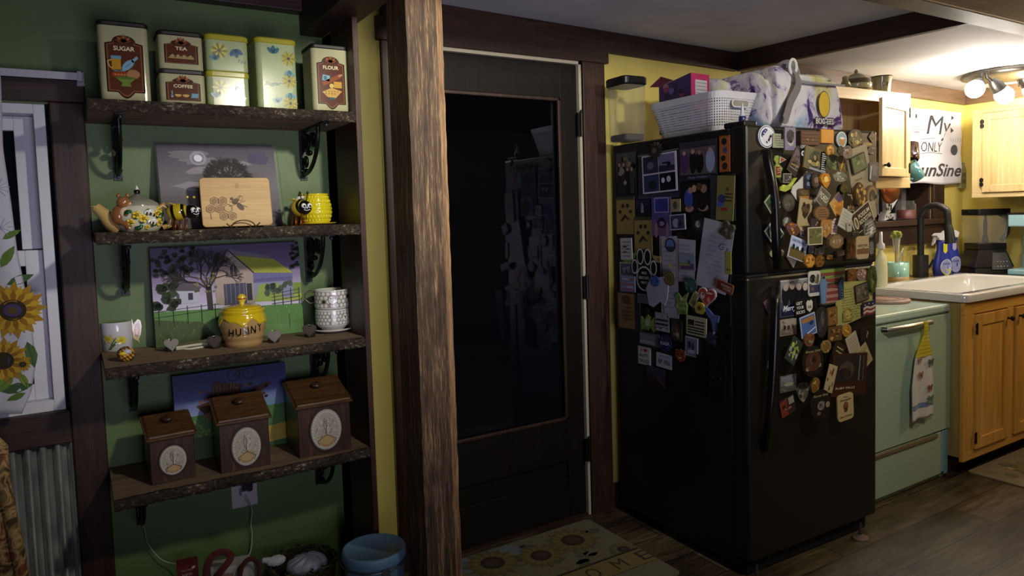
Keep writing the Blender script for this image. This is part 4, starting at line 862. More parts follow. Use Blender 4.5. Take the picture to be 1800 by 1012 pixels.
b = MB(); b.lathe([(32.4*k, 64.2*k), (33*k, 66*k), (30*k, 68.5*k), (18*k, 71*k), (6*k, 72.5*k), (0, 72.5*k)], 36, '#d2b51e'); ld = b.build('lid', gloss, m)
b = MB(); b.lathe([(5*k, 72*k), (4*k, 75*k), (7*k, 79*k), (8*k, 84*k), (5*k, 89*k), (0, 90.5*k)], 20, '#dcc23a'); b.lathe([(7.6*k, 81*k), (8.4*k, 82*k), (7.8*k, 83.4*k)], 20, '#9c3a22'); b.build('lid_knob', gloss, ld)
b = MB(); rt = 38.3*k; cyl(b, rt+.001)
for i, ch in enumerate('HUNNY'): b.text(ch, (-24+12.4*i)*k, (27.5+1.2*i+(1.5 if ch == 'Y' else 0))*k, (13 if ch != 'U' else 12)*k, 1, '#0f0c0a', width=(9 if ch != 'N' else 9)*k, bold=.01, rot=(-4, 0, 3, -3, 5)[i])
b.build('lettering', gloss, m)
# stacked cups
c = base(586, 581, z3, None); c.y = min(c.y, 2.455); c = base(586, 581, z3, c.y); c.z = z3; k = mpp(c); rz = face_cam(c)
sa = T('saucer', 'white and grey saucer under the two stacked bee cups', 'saucer', c, rz)
b = MB(); b.lathe([(20*k, 0), (22*k, 1*k), (33*k, 4*k), (36*k, 6.5*k), (35*k, 7.2*k), (22*k, 3.4*k), (0, 3*k)], 44, ['#cfcec8', '#cfcec8', '#cfcec8', '#dddcd6', '#6d6c66', '#c8c7c0']); b.build('dish', gloss, sa)
def cup(label, z, R, H, hs, seed, foot):
    r = T('bee_cup', label, 'cup', c+Vector((0, 0, z)), rz, group='stacked honeycomb cups')
    b = MB(); pf = [(R*.66, 0), (R*.70, H*.05), (R*.86, H*.16), (R*.99, H*.28)] if foot else [(R*.95, 0), (R*.99, H*.06)]
    b.lathe(pf+[(R, H*.96), (R*.99, H), (R*.93, H*.98), (R*.9, H*.3), (0, H*.12)], 44, '#d6d5cf'); b.build('cup_body', gloss, r)
    b = MB(); cyl(b, R*1.012); z0 = H*(.30 if foot else .1); rows = 4; s_ = (H*.92-z0)/rows; n = int(2*math.pi*R/(s_*1.15)); dx = 2*math.pi*R/n
    b.map0 = b.map
    for i in range(n):
        b.art([(i*dx, z0), ((i+1)*dx, z0), ((i+1)*dx, H*.92), (i*dx, H*.92)], 0, '#9a988f')
        for j in range(rows):
            x = (i+.5*(j % 2))*dx; b.disc(x, z0+(j+.5)*s_, s_*.47, s_*.47, 1, '#e3e2dc' if (i*3+j*5+seed) % 23 else '#17150f', 0, 8)
    for a in (seed*.3-.25,): b.disc(a*R*1.2, z0+s_*2, s_*1.2, s_*1.2, 3, '#4a4944', 0, 20); b.disc(a*R*1.2, z0+s_*2, s_*1.08, s_*1.08, 4, '#e9e8e2', 0, 20); b.disc(a*R*1.2, z0+s_*1.9, s_*.2, s_*.5, 5, '#55534d', 0, 10); b.line([(a*R*1.2-s_*.7, z0+s_*2.5), (a*R*1.2, z0+s_*2.2), (a*R*1.2+s_*.7, z0+s_*2.5)], s_*.2, 5, '#55534d')
    b.build('honeycomb_print', gloss, r)
    b = MB(); b.tube([(hs*R*.98, 0, H*.86), (hs*R*1.25, 0, H*.95), (hs*R*1.52, 0, H*.78), (hs*R*1.52, 0, H*.5), (hs*R*1.25, 0, H*.28), (hs*R*.96, 0, H*.34)], 1.5*k, '#6e6754' if hs < 0 else '#b8b090', 10); b.build('handle', metal, r)
cup('lower honeycomb cup, standing on the saucer, handle to the right', 4.2*k, 29.5*k, 37*k, 1, 3, True)
cup('upper honeycomb cup, stacked on the other, handle to the left', 4.2*k+37.6*k, 29.5*k, 33*k, -1, 1, False)

# ================================================================ LOWEST SHELF: wooden canisters
z4 = SZ[3]
def canister(label, fl, fr, ytop, med, lidback):
    A = PZ(*fl, z4); B2 = PZ(*fr, z4); dx = (B2-A); w_ = dx.length; rz = math.atan2(dx.y, dx.x); u = dx.normalized(); v = Vector((-u.y, u.x, 0))
    top = PP(ytop[0], ytop[1], A, -v).z; H = top-z4
    bk = PZ(lidback[0], lidback[1], top+.012); dep = max(.6*w_, min((bk-A).dot(v), 1.05*w_, (YW-.03-A.y)/v.y-abs(u.y)*w_))
    r = T('wooden_canister', label, 'canister', A, rz); rise = .30*H; dep = w_*.98; dep = min(dep, (YW-.035-A.y)/v.y-abs(u.y)*w_)
    b = MB(); b.hexa([(0, 0, 0), (w_, 0, 0), (w_, dep, 0), (0, dep, 0), (0, 0, H-.001), (w_, 0, H-.001), (w_, dep, H+rise-.001), (0, dep, H+rise-.001)]); b.build('box_body', box_m, r, bevel=.002)
    sl = math.atan2(rise, dep); ld_ = math.hypot(rise, dep); o = .009; LM = Matrix.Translation((0, 0, H)) @ Matrix.Rotation(sl, 4, 'X')
    b = MB(LM); b.box(-o, -o, 0, w_+o, ld_+.004, .007); e = .004; b.hexa([(-e, -e, .007), (w_+e, -e, .007), (w_+e, ld_, .007), (-e, ld_, .007), (0, 0, .013), (w_, 0, .013), (w_, ld_-.004, .013), (0, ld_-.004, .013)])
    ld = b.build('lid', boxt_m, r, bevel=.002)
    b = MB(LM @ Matrix.Translation((w_/2, ld_*.55, .013))); b.lathe([(.006, 0), (.006, .006), (.0155, .009), (.017, .014), (.012, .018), (0, .019)], 24); b.build('knob', box_m, ld)
    cx, cy, mw, mh = med; C = PP(cx, cy, A, -v); lx = (C-A).dot(u); lz = C.z-z4; k = mpp(C); rw = mw/2*k*1.06; rh = mh/2*k
    b = MB(Matrix.Translation((lx, 0, lz))); n = 30
    ring = lambda s: [(rw*s*math.cos(2*math.pi*i/n), rh*s*math.sin(2*math.pi*i/n)) for i in range(n)]
    b.prism(ring(1.13), -.003, 0, '#2a1a10', ax='Y', bev=.001); b.prism(ring(1.0), -.005, -.002, '#a9a597', ax='Y', bev=.001); b.M = b.M @ Matrix.Translation((0, -.0053, 0))
    rnd = random.Random(int(cx)); b.disc(0, 0, rw*.93, rh*.93, 1, '#a8a492', 0, 24)
    for i in range(36): t = 2*math.pi*i/36; b.disc(rw*.88*math.cos(t), rh*.88*math.sin(t), rw*.05, rw*.05, 2, '#cfcabb', 0, 6)
    for i in range(70):
        t = rnd.uniform(0, 6.28); q = rnd.uniform(0, .78)**.5*.8; b.disc(rw*q*math.cos(t), rh*q*math.sin(t), rw*.05, rw*.03, 2, '#d3cfc2' if i % 2 else '#5f5a4b', rnd.uniform(0, 180), 6)
    b.disc(0, -rh*.55, rw*.5, rh*.3, 3, '#a8895a'); b.disc(0, -rh*.5, rw*.42, rh*.22, 4, '#b99a68')
    for q in (-1, 1): b.line([(0, -rh*.25), (q*rw*.3, -rh*.38), (q*rw*.6, -rh*.5), (q*rw*.5, -rh*.7)], .0018, 5, '#5d4a2c'); b.line([(0, -rh*.2), (q*rw*.18, rh*.25), (q*rw*.1, rh*.6)], .0016, 5, '#d8d3c2' if q > 0 else '#6b6654')
    b.line([(0, -rh*.3), (0, rh*.5)], .0015, 5, '#6b5a3a'); b.build('embossed_medallion', satin, r)
canister('small dark wooden canister with oval medallion, leftmost on lowest shelf', (267, 854), (345, 837), (303, 768), (304, 808, 41, 52), (253, 737))
canister('medium dark wooden canister with oval medallion, middle of the three', (389, 833), (476, 816), (432, 739), (433, 784, 46, 68), (378, 710))
canister('large wooden canister with oval medallion, rightmost on lowest shelf', (527, 806), (618, 788), (571, 711), (573, 754, 51, 72), (500, 676))

# ================================================================ OUTLETS, CORDS
def outlet(label, xc, zc, wd, hg, Y):
    r = T('wall_outlet', label, 'outlet', (xc, Y, zc)); b = MB(); b.prism(rrect(wd, hg, .004), -.005, 0, '#c9c6cb', ax='Y', bev=.0015); b.build('cover_plate', plast, r)
    for s in (-1, 1):
        b = MB(Matrix.Translation((0, -.005, s*.0195))); n = 20; b.prism([(.0165*max(-.9, min(.9, math.cos(2*math.pi*i/n)*1.05)), .0145*math.sin(2*math.pi*i/n)) for i in range(n)], -.0016, 0, '#d5d2d6', ax='Y')
        for q in (-1, 1): b.box(q*.0065-.001, -.0019, -.002, q*.0065+.001, -.0015, .007, '#241f1f')
        b.lathe([(.0022, 0), (.0022, .0004), (0, .0004)], 10, '#241f1f', at=(0, -.0017, -.008)); b.build('socket', plast, r)
    b = MB(); b.ell((0, -.0055, 0), (.003, .0012, .003), '#8b8888', 10, 6); b.build('screw', metal, r); return r
A = PY(660, 536, YW-.005); outlet('white double outlet on the narrow yellow wall beside the shelves', PY(661.5, 536, YW).x-.002, A.z, .076, .124, YW)
A = PY(429, 862, YW); outlet('white double outlet on the green wall below the lowest shelf', A.x, A.z+.006, .086, .124, YW)
r = T('phone_charger', 'dark wall charger plugged into the outlet under the lowest shelf', 'charger', (A.x+.006, YW-.0075, A.z+.026))
b = MB(); b.prism(rrect(.034, .04, .008), -.032, 0, '#2d2522', ax='Y', bev=.003); b.build('charger_body', plast, r)
b = MB(); b.tube([(0, -.033, .0), (.0, -.04, .012), (-.004, -.036, .02)], .003, '#2d2522'); b.build('cable_stub', plast, r)
r = T('charging_cable', 'thin white cord running from the outlet down towards the red-handled bag', 'cord', (0, 0, 0))
pA = lambda px, py, Y: PY(px, py, Y)
def smooth(P, n=6):
    out = []
    for i in range(len(P)-1):
        a, b_, c_, d_ = P[max(i-1, 0)], P[i], P[i+1], P[min(i+2, len(P)-1)]
        for k in range(n): t = k/n; out.append(.5*((2*b_)+(c_-a)*t+(2*a-5*b_+4*c_-d_)*t*t+(3*b_-a-3*c_+d_)*t**3))
    return out+[P[-1]]
b = MB(); b.tube(smooth([pA(431, 869, 2.52), pA(437, 880, 2.52), pA(443, 897, 2.54), pA(441, 920, 2.55), pA(443, 940, 2.555), pA(440, 970, 2.55), pA(428, 982, 2.53), pA(410, 992, 2.48)]), .0022, '#b9b8aa', 8); b.build('cord', plast, r)
b = MB(); q = pA(430, 867, 2.54); b.box(q.x-.012, 2.525, q.z-.008, q.x+.010, YW-.0076, q.z+.012, '#c9c6cb'); b.build('plug', plast, r, bevel=.002)
b = MB(); b.tube(smooth([pA(243, 872, 2.54), pA(243, 900, 2.55), pA(254, 930, 2.555), pA(260, 955, 2.555), pA(282, 982, 2.55), pA(310, 992, 2.53), pA(336, 997, 2.47), pA(346, 1010, 2.44)]), .0022, '#a5a498', 8)
b.build('lamp_cord', plast, None, label='thin white cord hanging from the left end of the lowest shelf', category='cord')

# ================================================================ THINGS ON THE FLOOR UNDER THE SHELVES
q = PY(657, 962, 2.125); r = T('metal_drum', 'blue lidded metal drum beside the post', 'drum', (q.x, 2.125, 0)); R = .098; H = q.z+.004
b = MB(); b.lathe([(R*.95, 0), (R*.97, .006), (R*.96, H*.45), (R*.98, H*.47), (R*.96, H*.49), (R*.96, H-.03)], 40, '#5f7f95'); b.build('drum_body', paint('drum_enamel', .25, coat=.4, var=.04), r)
b = MB(); b.lathe([(R*1.0, H-.034), (R*1.03, H-.03), (R*1.03, H-.008), (R, H-.002), (R*.95, H), (R*.92, H-.004), (0, H-.004)], 44, '#6f93ad'); b.build('drum_lid', satin, r)
b = MB(); b.tube([(R*1.05*math.cos(t), R*1.05*math.sin(t), H-.04) for t in [i*2*math.pi/40 for i in range(40)]], .0022, '#8f9496', 6, True); b.box(-.012, -R*1.09, H-.075, .012, -R*1.0, H-.035, '#9a9fa0'); b.build('clamp_ring', metal, r)
# red-brown box
A = PY(346, 1000, 2.43); rb = MB(); r = T('red_box', 'dark red carton with a yellow-green disc on its front, under the shelves', 'box', (A.x-.06, 2.41, 0), -.1)
H = PY(350, 981, 2.43).z; rb.box(0, 0, 0, .062, .05, H, '#6b231c'); rb.build('carton', satin, r)
rb = MB(Matrix.Translation((0, -.0003, 0))); rb.disc(.03, H-.058, .014, .014, 1, '#b5b843'); rb.text('NEW', .03, H-.032, .009, 2, '#c9b9ae', width=.03); rb.disc(.048, H-.012, .006, .004, 1, '#c9c2b8', 30); rb.text('PEPPER', .03, H-.018, .006, 1, '#b98a7e', width=.034); rb.build('printed_front', paper, r)
# tote with red handles
A = PY(405, 1010, 2.41); x0 = PY(365, 1000, 2.39).x; x1 = PY(450, 1000, 2.39).x; H = PY(410, 992, 2.39).z
r = T('tote_bag', 'white printed tote bag with dark red looped handles under the shelves', 'bag', (x0, 2.37, 0))
b = MB(); W3 = x1-x0; b.hexa([(0, 0, 0), (W3, 0, 0), (W3, .12, 0), (0, .12, 0), (.008, .02, H), (W3-.006, .02, H-.01), (W3-.006, .09, H-.01), (.008, .09, H)], '#b3afa4'); b.build('bag_body', cloth, r, bevel=.004)
b = MB(Matrix.Rotation(-.07, 4, 'X')); b.art([(.02, H*.5), (.07, H*.5), (.075, H*.9), (.02, H*.95)], 1, '#8a765c'); b.art([(.03, H*.7), (.05, H*.62), (.06, H*.85), (.04, H*.9)], 2, '#3c3026'); b.text('Market', W3*.72, H*.8, .012, 1, '#7c8792', width=.05); b.line([(W3*.55, H*.7), (W3*.9, H*.7)], .002, 1, '#8791a0'); b.build('print', paper, r)
def strap(b, pts, wd, th, col):
    P = smooth([Vector(p) for p in pts], 8); L_ = []; R_ = []
    for i, p in enumerate(P):
        t = (P[min(i+1, len(P)-1)]-P[max(i-1, 0)]).normalized(); n = t.cross(Vector((0, 1, 0))).normalized(); L_.append(p+n*wd/2); R_.append(p-n*wd/2)
    vs = []; 
    for a, c_ in zip(L_, R_): vs += [a, c_, c_+Vector((0, th, 0)), a+Vector((0, th, 0))]
    fs = []
    for i in range(len(P)-1):
        for q in range(4): fs.append((i*4+q, i*4+(q+1) % 4, (i+1)*4+(q+1) % 4, (i+1)*4+q))
    b.add(vs, fs+[(3, 2, 1, 0), tuple(len(P)*4-4+q for q in range(4))], col, True)
def lp(px, py, Y, o=(x0, 2.37, 0)): return PY(px, py, Y)-Vector(o)
b = MB(); strap(b, [lp(362, 1012, 2.365), lp(366, 990, 2.36), lp(378, 974, 2.36), lp(396, 970, 2.36), lp(406, 978, 2.36), lp(400, 990, 2.35), lp(386, 1008, 2.35), lp(378, 1030, 2.36)], .022, .003, '#5e1d17'); b.build('handle', cloth, r)
b = MB(); strap(b, [lp(420, 1030, 2.365), lp(424, 1000, 2.36), lp(436, 984, 2.36), lp(448, 984, 2.36), lp(456, 996, 2.36), lp(455, 1030, 2.365)], .016, .003, '#4a1a14'); b.build('handle', cloth, r)
# basket with greenery
A = PY(528, 1012, 2.38); r = T('wicker_basket', 'round wicker basket wrapped in twigs and greenery under the shelves', 'basket', (A.x+.01, 2.38, 0)); R = .105; H = PY(528, 990, 2.38).z
b = MB()
for i in range(22):
    z = H*(i+.5)/22; b.tube([((R*.8+.2*R*z/H+.003*math.sin(t*12+i*math.pi))*math.cos(t), (R*.8+.2*R*z/H+.003*math.sin(t*12+i*math.pi))*math.sin(t), z) for t in [j*2*math.pi/48 for j in range(48)]], H/40, '#4b3a22', 6, True)
b.lathe([(R*.75, .004), (R*.95, H*.98), (R*.9, H*.98), (R*.7, .01), (0, .01)], 30, '#2b2114'); b.build('wicker', matte, r)
b = MB(); rnd = random.Random(4)
for i in range(26):
    t0 = rnd.uniform(0, 6.28); t = [t0+j*.25 for j in range(6)]; rr = R*rnd.uniform(.96, 1.12); b.tube([(rr*math.cos(q), rr*math.sin(q), H+rnd.uniform(-.008, .014)) for q in t], rnd.uniform(.0015, .0035), rnd.choice(['#4a4a2c', '#2f361f', '#6a5f3c', '#38331f']), 6)
for i in range(90):
    t = rnd.uniform(0, 6.28); rr = R*rnd.uniform(.95, 1.15); b.ell((rr*math.cos(t), rr*math.sin(t), H+rnd.uniform(-.01, .018)), (.008, .004, .003), rnd.choice(['#2b3320', '#46502f', '#1f2618']), 6, 4, Matrix.Rotation(rnd.uniform(0, 3), 3, 'Z'))
b.build('twig_rim', matte, r)
r2 = T('plastic_bag', 'crumpled white plastic bag bulging out of the wicker basket', 'bag', (A.x+.02, 2.365, H-.01)); b = MB(); rnd = random.Random(6)
def crumple(cx, cy, cz, r, col, seed):
    rnd = random.Random(seed); ph = [(rnd.uniform(0, 6), rnd.uniform(2, 7), rnd.uniform(2, 7)) for _ in range(7)]; sg = 40; ri = 24; vs = []
    for i in range(ri+1):
        p = math.pi*i/ri
        for j in range(sg):
            t = 2*math.pi*j/sg; k = 1+sum(.035*abs(math.sin(a+b_*p*.7+round(c_)*t)) for a, b_, c_ in ph)-.12; vs.append((cx+r[0]*k*math.sin(p)*math.cos(t), cy+r[1]*k*math.sin(p)*math.sin(t), cz+r[2]*k*math.cos(p)))
    fs = [(i*sg+(j+1) % sg, i*sg+j, (i+1)*sg+j, (i+1)*sg+(j+1) % sg) for i in range(ri) for j in range(sg)]; b.add(vs, fs, col, False)
crumple(0, 0, .008, (.066, .05, .034), '#a5a3b3', 9); b.build('bag_film', plast, r2)
q = PY(485, 985, 2.41); b = MB(); crumple(0, 0, 0, (.03, .02, .016), '#c9c9cc', 12); b.tube([(-.02, 0, .006), (-.045, 0, .014)], [.012, .008], '#b9b9bd', 10); b.build('tissue_roll', matte, None, loc=(q.x, 2.41, q.z), label='white crumpled tissue sticking out left of the twig basket', category='tissue')

# ================================================================ CURTAIN, ROD, CHAIR
yr = YW-.075; a = PY(0, 121, yr); c2 = PY(144, 133, yr); r = T('curtain_rod', 'flat white curtain rod above the left window', 'rod', (c2.x, yr, c2.z-.004))
b = MB(); b.box(-1.3, 0, -.010, -.004, .004, .012, '#b9bac4'); b.box(-.004, 0, -.010, 0, YW-yr-.026, .012, '#b9bac4'); b.build('rod', plast, r, bevel=.001)
b = MB(); b.box(-.014, YW-yr-.032, -.02, .006, YW-yr-.0245, .022, '#8f9095'); b.box(-.012, -.003, -.013, -.002, .008, .016, '#a7a8ae'); b.build('rod_bracket', metal, r)
yc = yr-.022; e0 = PY(0, 165, yc); zt = c2.z+.01; zb_ = PY(30, 728, yc).z
def edge_x(z):
    pts = [(PY(x, y, yc).z, PY(x, y, yc).x) for x, y in ((1, 140), (5, 260), (20, 360), (30, 440), (55, 560), (63, 640), (55, 690), (38, 728))]
    if z >= pts[0][0]: return pts[0][1]
    for (z0, x0_), (z1_, x1_) in zip(pts[:-1], pts[1:]):
        if z1_ <= z <= z0: return x0_+(x1_-x0_)*(z0-z)/(z0-z1_)
    return pts[-1][1]
def cur(u, v):
    z = zt+(zb_-zt)*v; X = edge_x(z); x = X-.9*(1-u); d = (1-u)*.9
    return Vector((x, yc-.012*math.sin(d*38+v*1.5)*min(1, v*4+.3)+.012*(u**12), z+.012*math.sin(d*9)*v))
r = T('window_curtain', 'white curtain printed with large sunflowers hanging at the left window', 'curtain')
b = MB(); b.sheet(cur, .002, 130, 50, '#c9c8d6'); b.build('fabric', cloth, r)
b = MB(); b.map = lambda v: (lambda d: Vector((v.x, yc-.012*math.sin(d*38+((zt-v.z)/(zt-zb_))*1.5)*min(1, ((zt-v.z)/(zt-zb_))*4+.3)+.012*(max(0, 1-d/.9)**12)+v.y-.0012, v.z)))(edge_x(v.z)-v.x)
def psq(px, py): q = PY(px, py, yc); return q.x, q.z
rnd = random.Random(7)
def sunf(px, py, R, L):
    x, z = psq(px, py)
    for ring, (rr, cc) in enumerate(((1, '#a87f1c'), (.86, '#c09c2c'), (.7, '#8f6518'))):
        for i in range(13):
            t = i*2*math.pi/13+ring*.25; q = R*rr; b.art([(x+math.cos(t-.2)*R*.3, z+math.sin(t-.2)*R*.3), (x+math.cos(t-.16)*q*.75, z+math.sin(t-.16)*q*.75), (x+math.cos(t)*q, z+math.sin(t)*q), (x+math.cos(t+.16)*q*.75, z+math.sin(t+.16)*q*.75), (x+math.cos(t+.2)*R*.3, z+math.sin(t+.2)*R*.3)], L+ring, cc)
    b.disc(x, z, R*.4, R*.36, L+4, '#2e2413'); b.disc(x, z, R*.26, R*.22, L+5, '#4a3a6a' if R > .05 else '#3c2d18'); b.disc(x, z, R*.14, R*.12, L+6, '#5a4a20')
def lf(px, py, ln, rot, c='#5a7a33'):
    x, z = psq(px, py); t = math.radians(rot); ct, s_ = math.cos(t), math.sin(t); P_ = [(0, 0), (.25, .16), (.55, .19), (.8, .1), (1, 0), (.75, -.12), (.45, -.17), (.2, -.13)]
    b.art([(x+ln*(p*ct-q*s_), z+ln*(p*s_+q*ct)) for p, q in P_], 2, c); b.line([(x, z), (x+ln*.9*ct, z+ln*.9*s_)], .001, 3, '#39501f')
lf(2, 470, .07, 60); lf(12, 500, .07, 20, '#3f5f3a'); lf(28, 610, .09, 250); lf(48, 600, .08, 280, '#48663a'); lf(25, 660, .08, 220, '#6a8a3c'); lf(5, 420, .05, 30); lf(2, 690, .08, 10, '#3f5f3a'); lf(45, 690, .05, 200); lf(-40, 480, .09, 100); lf(35, 655, .05, 290, '#7d9440')
sunf(22, 545, .085, 4); sunf(4, 635, .07, 4); sunf(-60, 500, .08, 4); sunf(-70, 250, .08, 4); sunf(40, 640, .022, 3)
for px, py in ((10, 330), (15, 400), (-20, 340)):
    x, z = psq(px, py)
    for i in range(6): b.line([(x-.02, z), (x-.02+.03*math.cos(i*.5-.9), z+.03*math.sin(i*.5-.9))], .0015, 2, '#8f8fb8')
b.build('sunflower_print', cloth, r)
# high-backed floral chair, only its right edge in view
q = PY(33, 900, 2.2); cx = q.x-.30
r = T('floral_armchair', 'high-backed chair in gold and brown floral fabric at the left edge', 'chair', (cx, 2.12, 0))
zt2 = PY(12, 712, 2.2).z; b = MB(); hw = .30; pts = [(-hw, .42)]+[(-hw+.03, zt2*.8)]+[(-hw*.93*math.cos(math.pi*i/14)**1 if True else 0, zt2-.13+.13*math.sin(math.pi*i/14)) for i in range(1, 14)]+[(hw-.03, zt2*.8), (hw, .42)]
b.prism(pts, .05, .16, ax='Y', bev=.03); b.build('backrest', brocade, r, bevel=.01)
b = MB(); b.tube([(p[0]*1.01, .06+.006*(i % 2), p[1]) for i, p in enumerate(pts)], .016, '#6a5230', 10); b.build('ruched_piping', brocade, r)
b = MB(); b.box(-hw, -.45, .3, hw, .05, .46); b.build('seat', brocade, r, bevel=.03)
for sx in (-1, 1):
    for sy in (-.4, .1): b = MB(); b.lathe([(.016, 0), (.024, .15), (.028, .3)], 14, '#2b1a10', at=(sx*(hw-.05), sy, 0)); b.build('leg', satin, r)
# ================================================================ FRIDGE
FA = -.021; FU = Vector((math.cos(FA), math.sin(FA), 0)); FV = Vector((-math.sin(FA), math.cos(FA), 0)); C0 = Vector((1.998, 1.685, 0))
FW, FD, FH = .757, .735, 1.634
FM = Matrix(((FU.x, FV.x, 0, C0.x), (FU.y, FV.y, 0, C0.y), (0, 0, 1, 0), (0, 0, 0, 1))); FMI = FM.inverted()
def floc(px, py, y=0.0): return FMI @ PP(px, py, C0+FV*y, FV)        # point on a plane parallel to the fridge front
def sloc(px, py): return FMI @ PP(px, py, C0, FU)
fr = T('refrigerator', 'tall black top-freezer refrigerator covered in magnets', 'refrigerator', M=FM)
b = MB(); b.box(0.002, .078, .035, FW-.002, FD, FH-.004, '#090909'); b.box(.03, .12, .0, FW-.03, FD-.03, .04, '#060606'); b.build('cabinet_body', fridge_m, fr, bevel=.006)
zs = floc(1430, 474).z
b = MB(); b.box(0, 0, zs+.005, FW, .072, FH); b.build('freezer_door', fridge_m, fr, bevel=.01)
b = MB(); b.box(0, 0, .065, FW, .072, zs-.005); b.build('fridge_door', fridge_m, fr, bevel=.01)
b = MB(); b.box(.008, .07, .07, FW-.008, .08, FH-.01, '#1c1c1e'); b.box(.01, .012, zs-.0045, FW-.01, .07, zs+.0045, '#1a1a1c'); b.build('door_gasket', matte, fr)
b = MB(); b.box(.02, .03, .006, FW-.03, .1, .064, '#050505'); b.build('toe_grille', matte, fr)
b = MB(); b.box(.01, .015, FH-.003, .075, .11, FH+.016, '#16161c'); b.build('hinge_cover', plast, fr, bevel=.004)
def hand(pts, col='#0b0b0b'):
    b = MB(); P = smooth([FMI @ PP(px, py, C0-FV*d, FV) for px, py, d in pts], 8); n = len(P); vs = []
    for p in P: vs += [(p.x-.011, p.y+.013, p.z), (p.x-.011, p.y-.010, p.z), (p.x-.006, p.y-.015, p.z), (p.x+.006, p.y-.015, p.z), (p.x+.011, p.y-.010, p.z), (p.x+.011, p.y+.013, p.z)]
    fs = [(i*6+q, i*6+(q+1) % 6, (i+1)*6+(q+1) % 6, (i+1)*6+q) for i in range(n-1) for q in range(6)]
    b.add(vs, fs+[(5, 4, 3, 2, 1, 0), tuple((n-1)*6+q for q in range(6))], col); o = b.build('door_handle', plast, fr, bevel=.002); return o
hand([(1347, 262, .012), (1350, 285, .03), (1357, 320, .048), (1362, 360, .055), (1364, 410, .055), (1366, 450, .045), (1368, 474, .012)])
hand([(1364, 502, .012), (1363, 530, .045), (1361, 600, .055), (1357, 680, .055), (1351, 740, .045), (1346, 792, .012)])
def foot(px, py):
    q = FMI @ PZ(px, py, .008); b = MB(); b.lathe([(.030, 0), (.032, .004), (.026, .012), (.006, .018), (.005, .066), (0, .066)], 24, ['#7d6558', '#7d6558', '#6b564b', '#050505', '#050505'], at=(q.x, q.y, 0)); b.build('levelling_foot', matte, fr)
foot(1512, 943); foot(1330, 1020)
# ---------------------------------------------------------------- magnets
def heartp(w, h, n=26): return [(w/2*math.sin(t)**3, h/2*(.82*math.cos(t)-.3*math.cos(2*t)-.12*math.cos(3*t)-.05*math.cos(4*t)+.1)) for t in [-2*math.pi*i/n for i in range(n)]][::-1]
def mshape(kind, w, h, rnd):
    if kind == 'rect': return [(-w/2, -h/2), (w/2, -h/2), (w/2, h/2), (-w/2, h/2)]
    if kind == 'round': return rrect(w, h, min(w, h)*.16, 3)
    if kind == 'oval': return [(w/2*math.cos(2*math.pi*i/26), h/2*math.sin(2*math.pi*i/26)) for i in range(26)]
    if kind == 'diamond': return [(0, -h/2), (w/2, 0), (0, h/2), (-w/2, 0)]
    if kind == 'heart': return heartp(w, h)
    if kind == 'oct': return [(w/2*math.cos(math.pi*(i+.5)/4)*1.04, h/2*math.sin(math.pi*(i+.5)/4)*1.04) for i in range(8)]
    if kind == 'shield': return [(0, -h/2), (w*.32, -h*.34), (w/2, 0), (w*.46, h*.42), (w*.25, h*.38), (0, h/2), (-w*.25, h*.38), (-w*.46, h*.42), (-w/2, 0), (-w*.32, -h*.34)]
    if kind == 'arrow': return [(0, -h/2), (w*.34, -h*.2), (w/2, h*.2), (w*.3, h*.46), (0, h*.5), (-w*.3, h*.46), (-w/2, h*.2), (-w*.34, -h*.2)]
    if kind == 'blob':
        n = 16; k = [1.06-rnd.uniform(0, .2) for _ in range(n)]; return [(w/2*k[i]*math.cos(2*math.pi*i/n), h/2*k[i]*math.sin(2*math.pi*i/n)) for i in range(n)]
    if kind == 'clover':
        return [(w/2*(.55+.45*abs(math.cos(2*t)))*math.cos(t+.3), h/2*(.55+.45*abs(math.cos(2*t)))*math.sin(t+.3)) for t in [2*math.pi*i/40 for i in range(40)]]
    if kind == 'spiky': return [((w/2 if i % 2 else w*.3)*math.cos(2*math.pi*i/26), (h/2 if i % 2 else h*.3)*math.sin(2*math.pi*i/26)) for i in range(26)]
    if isinstance(kind, list): return [(x*w, z*h) for x, z in kind]
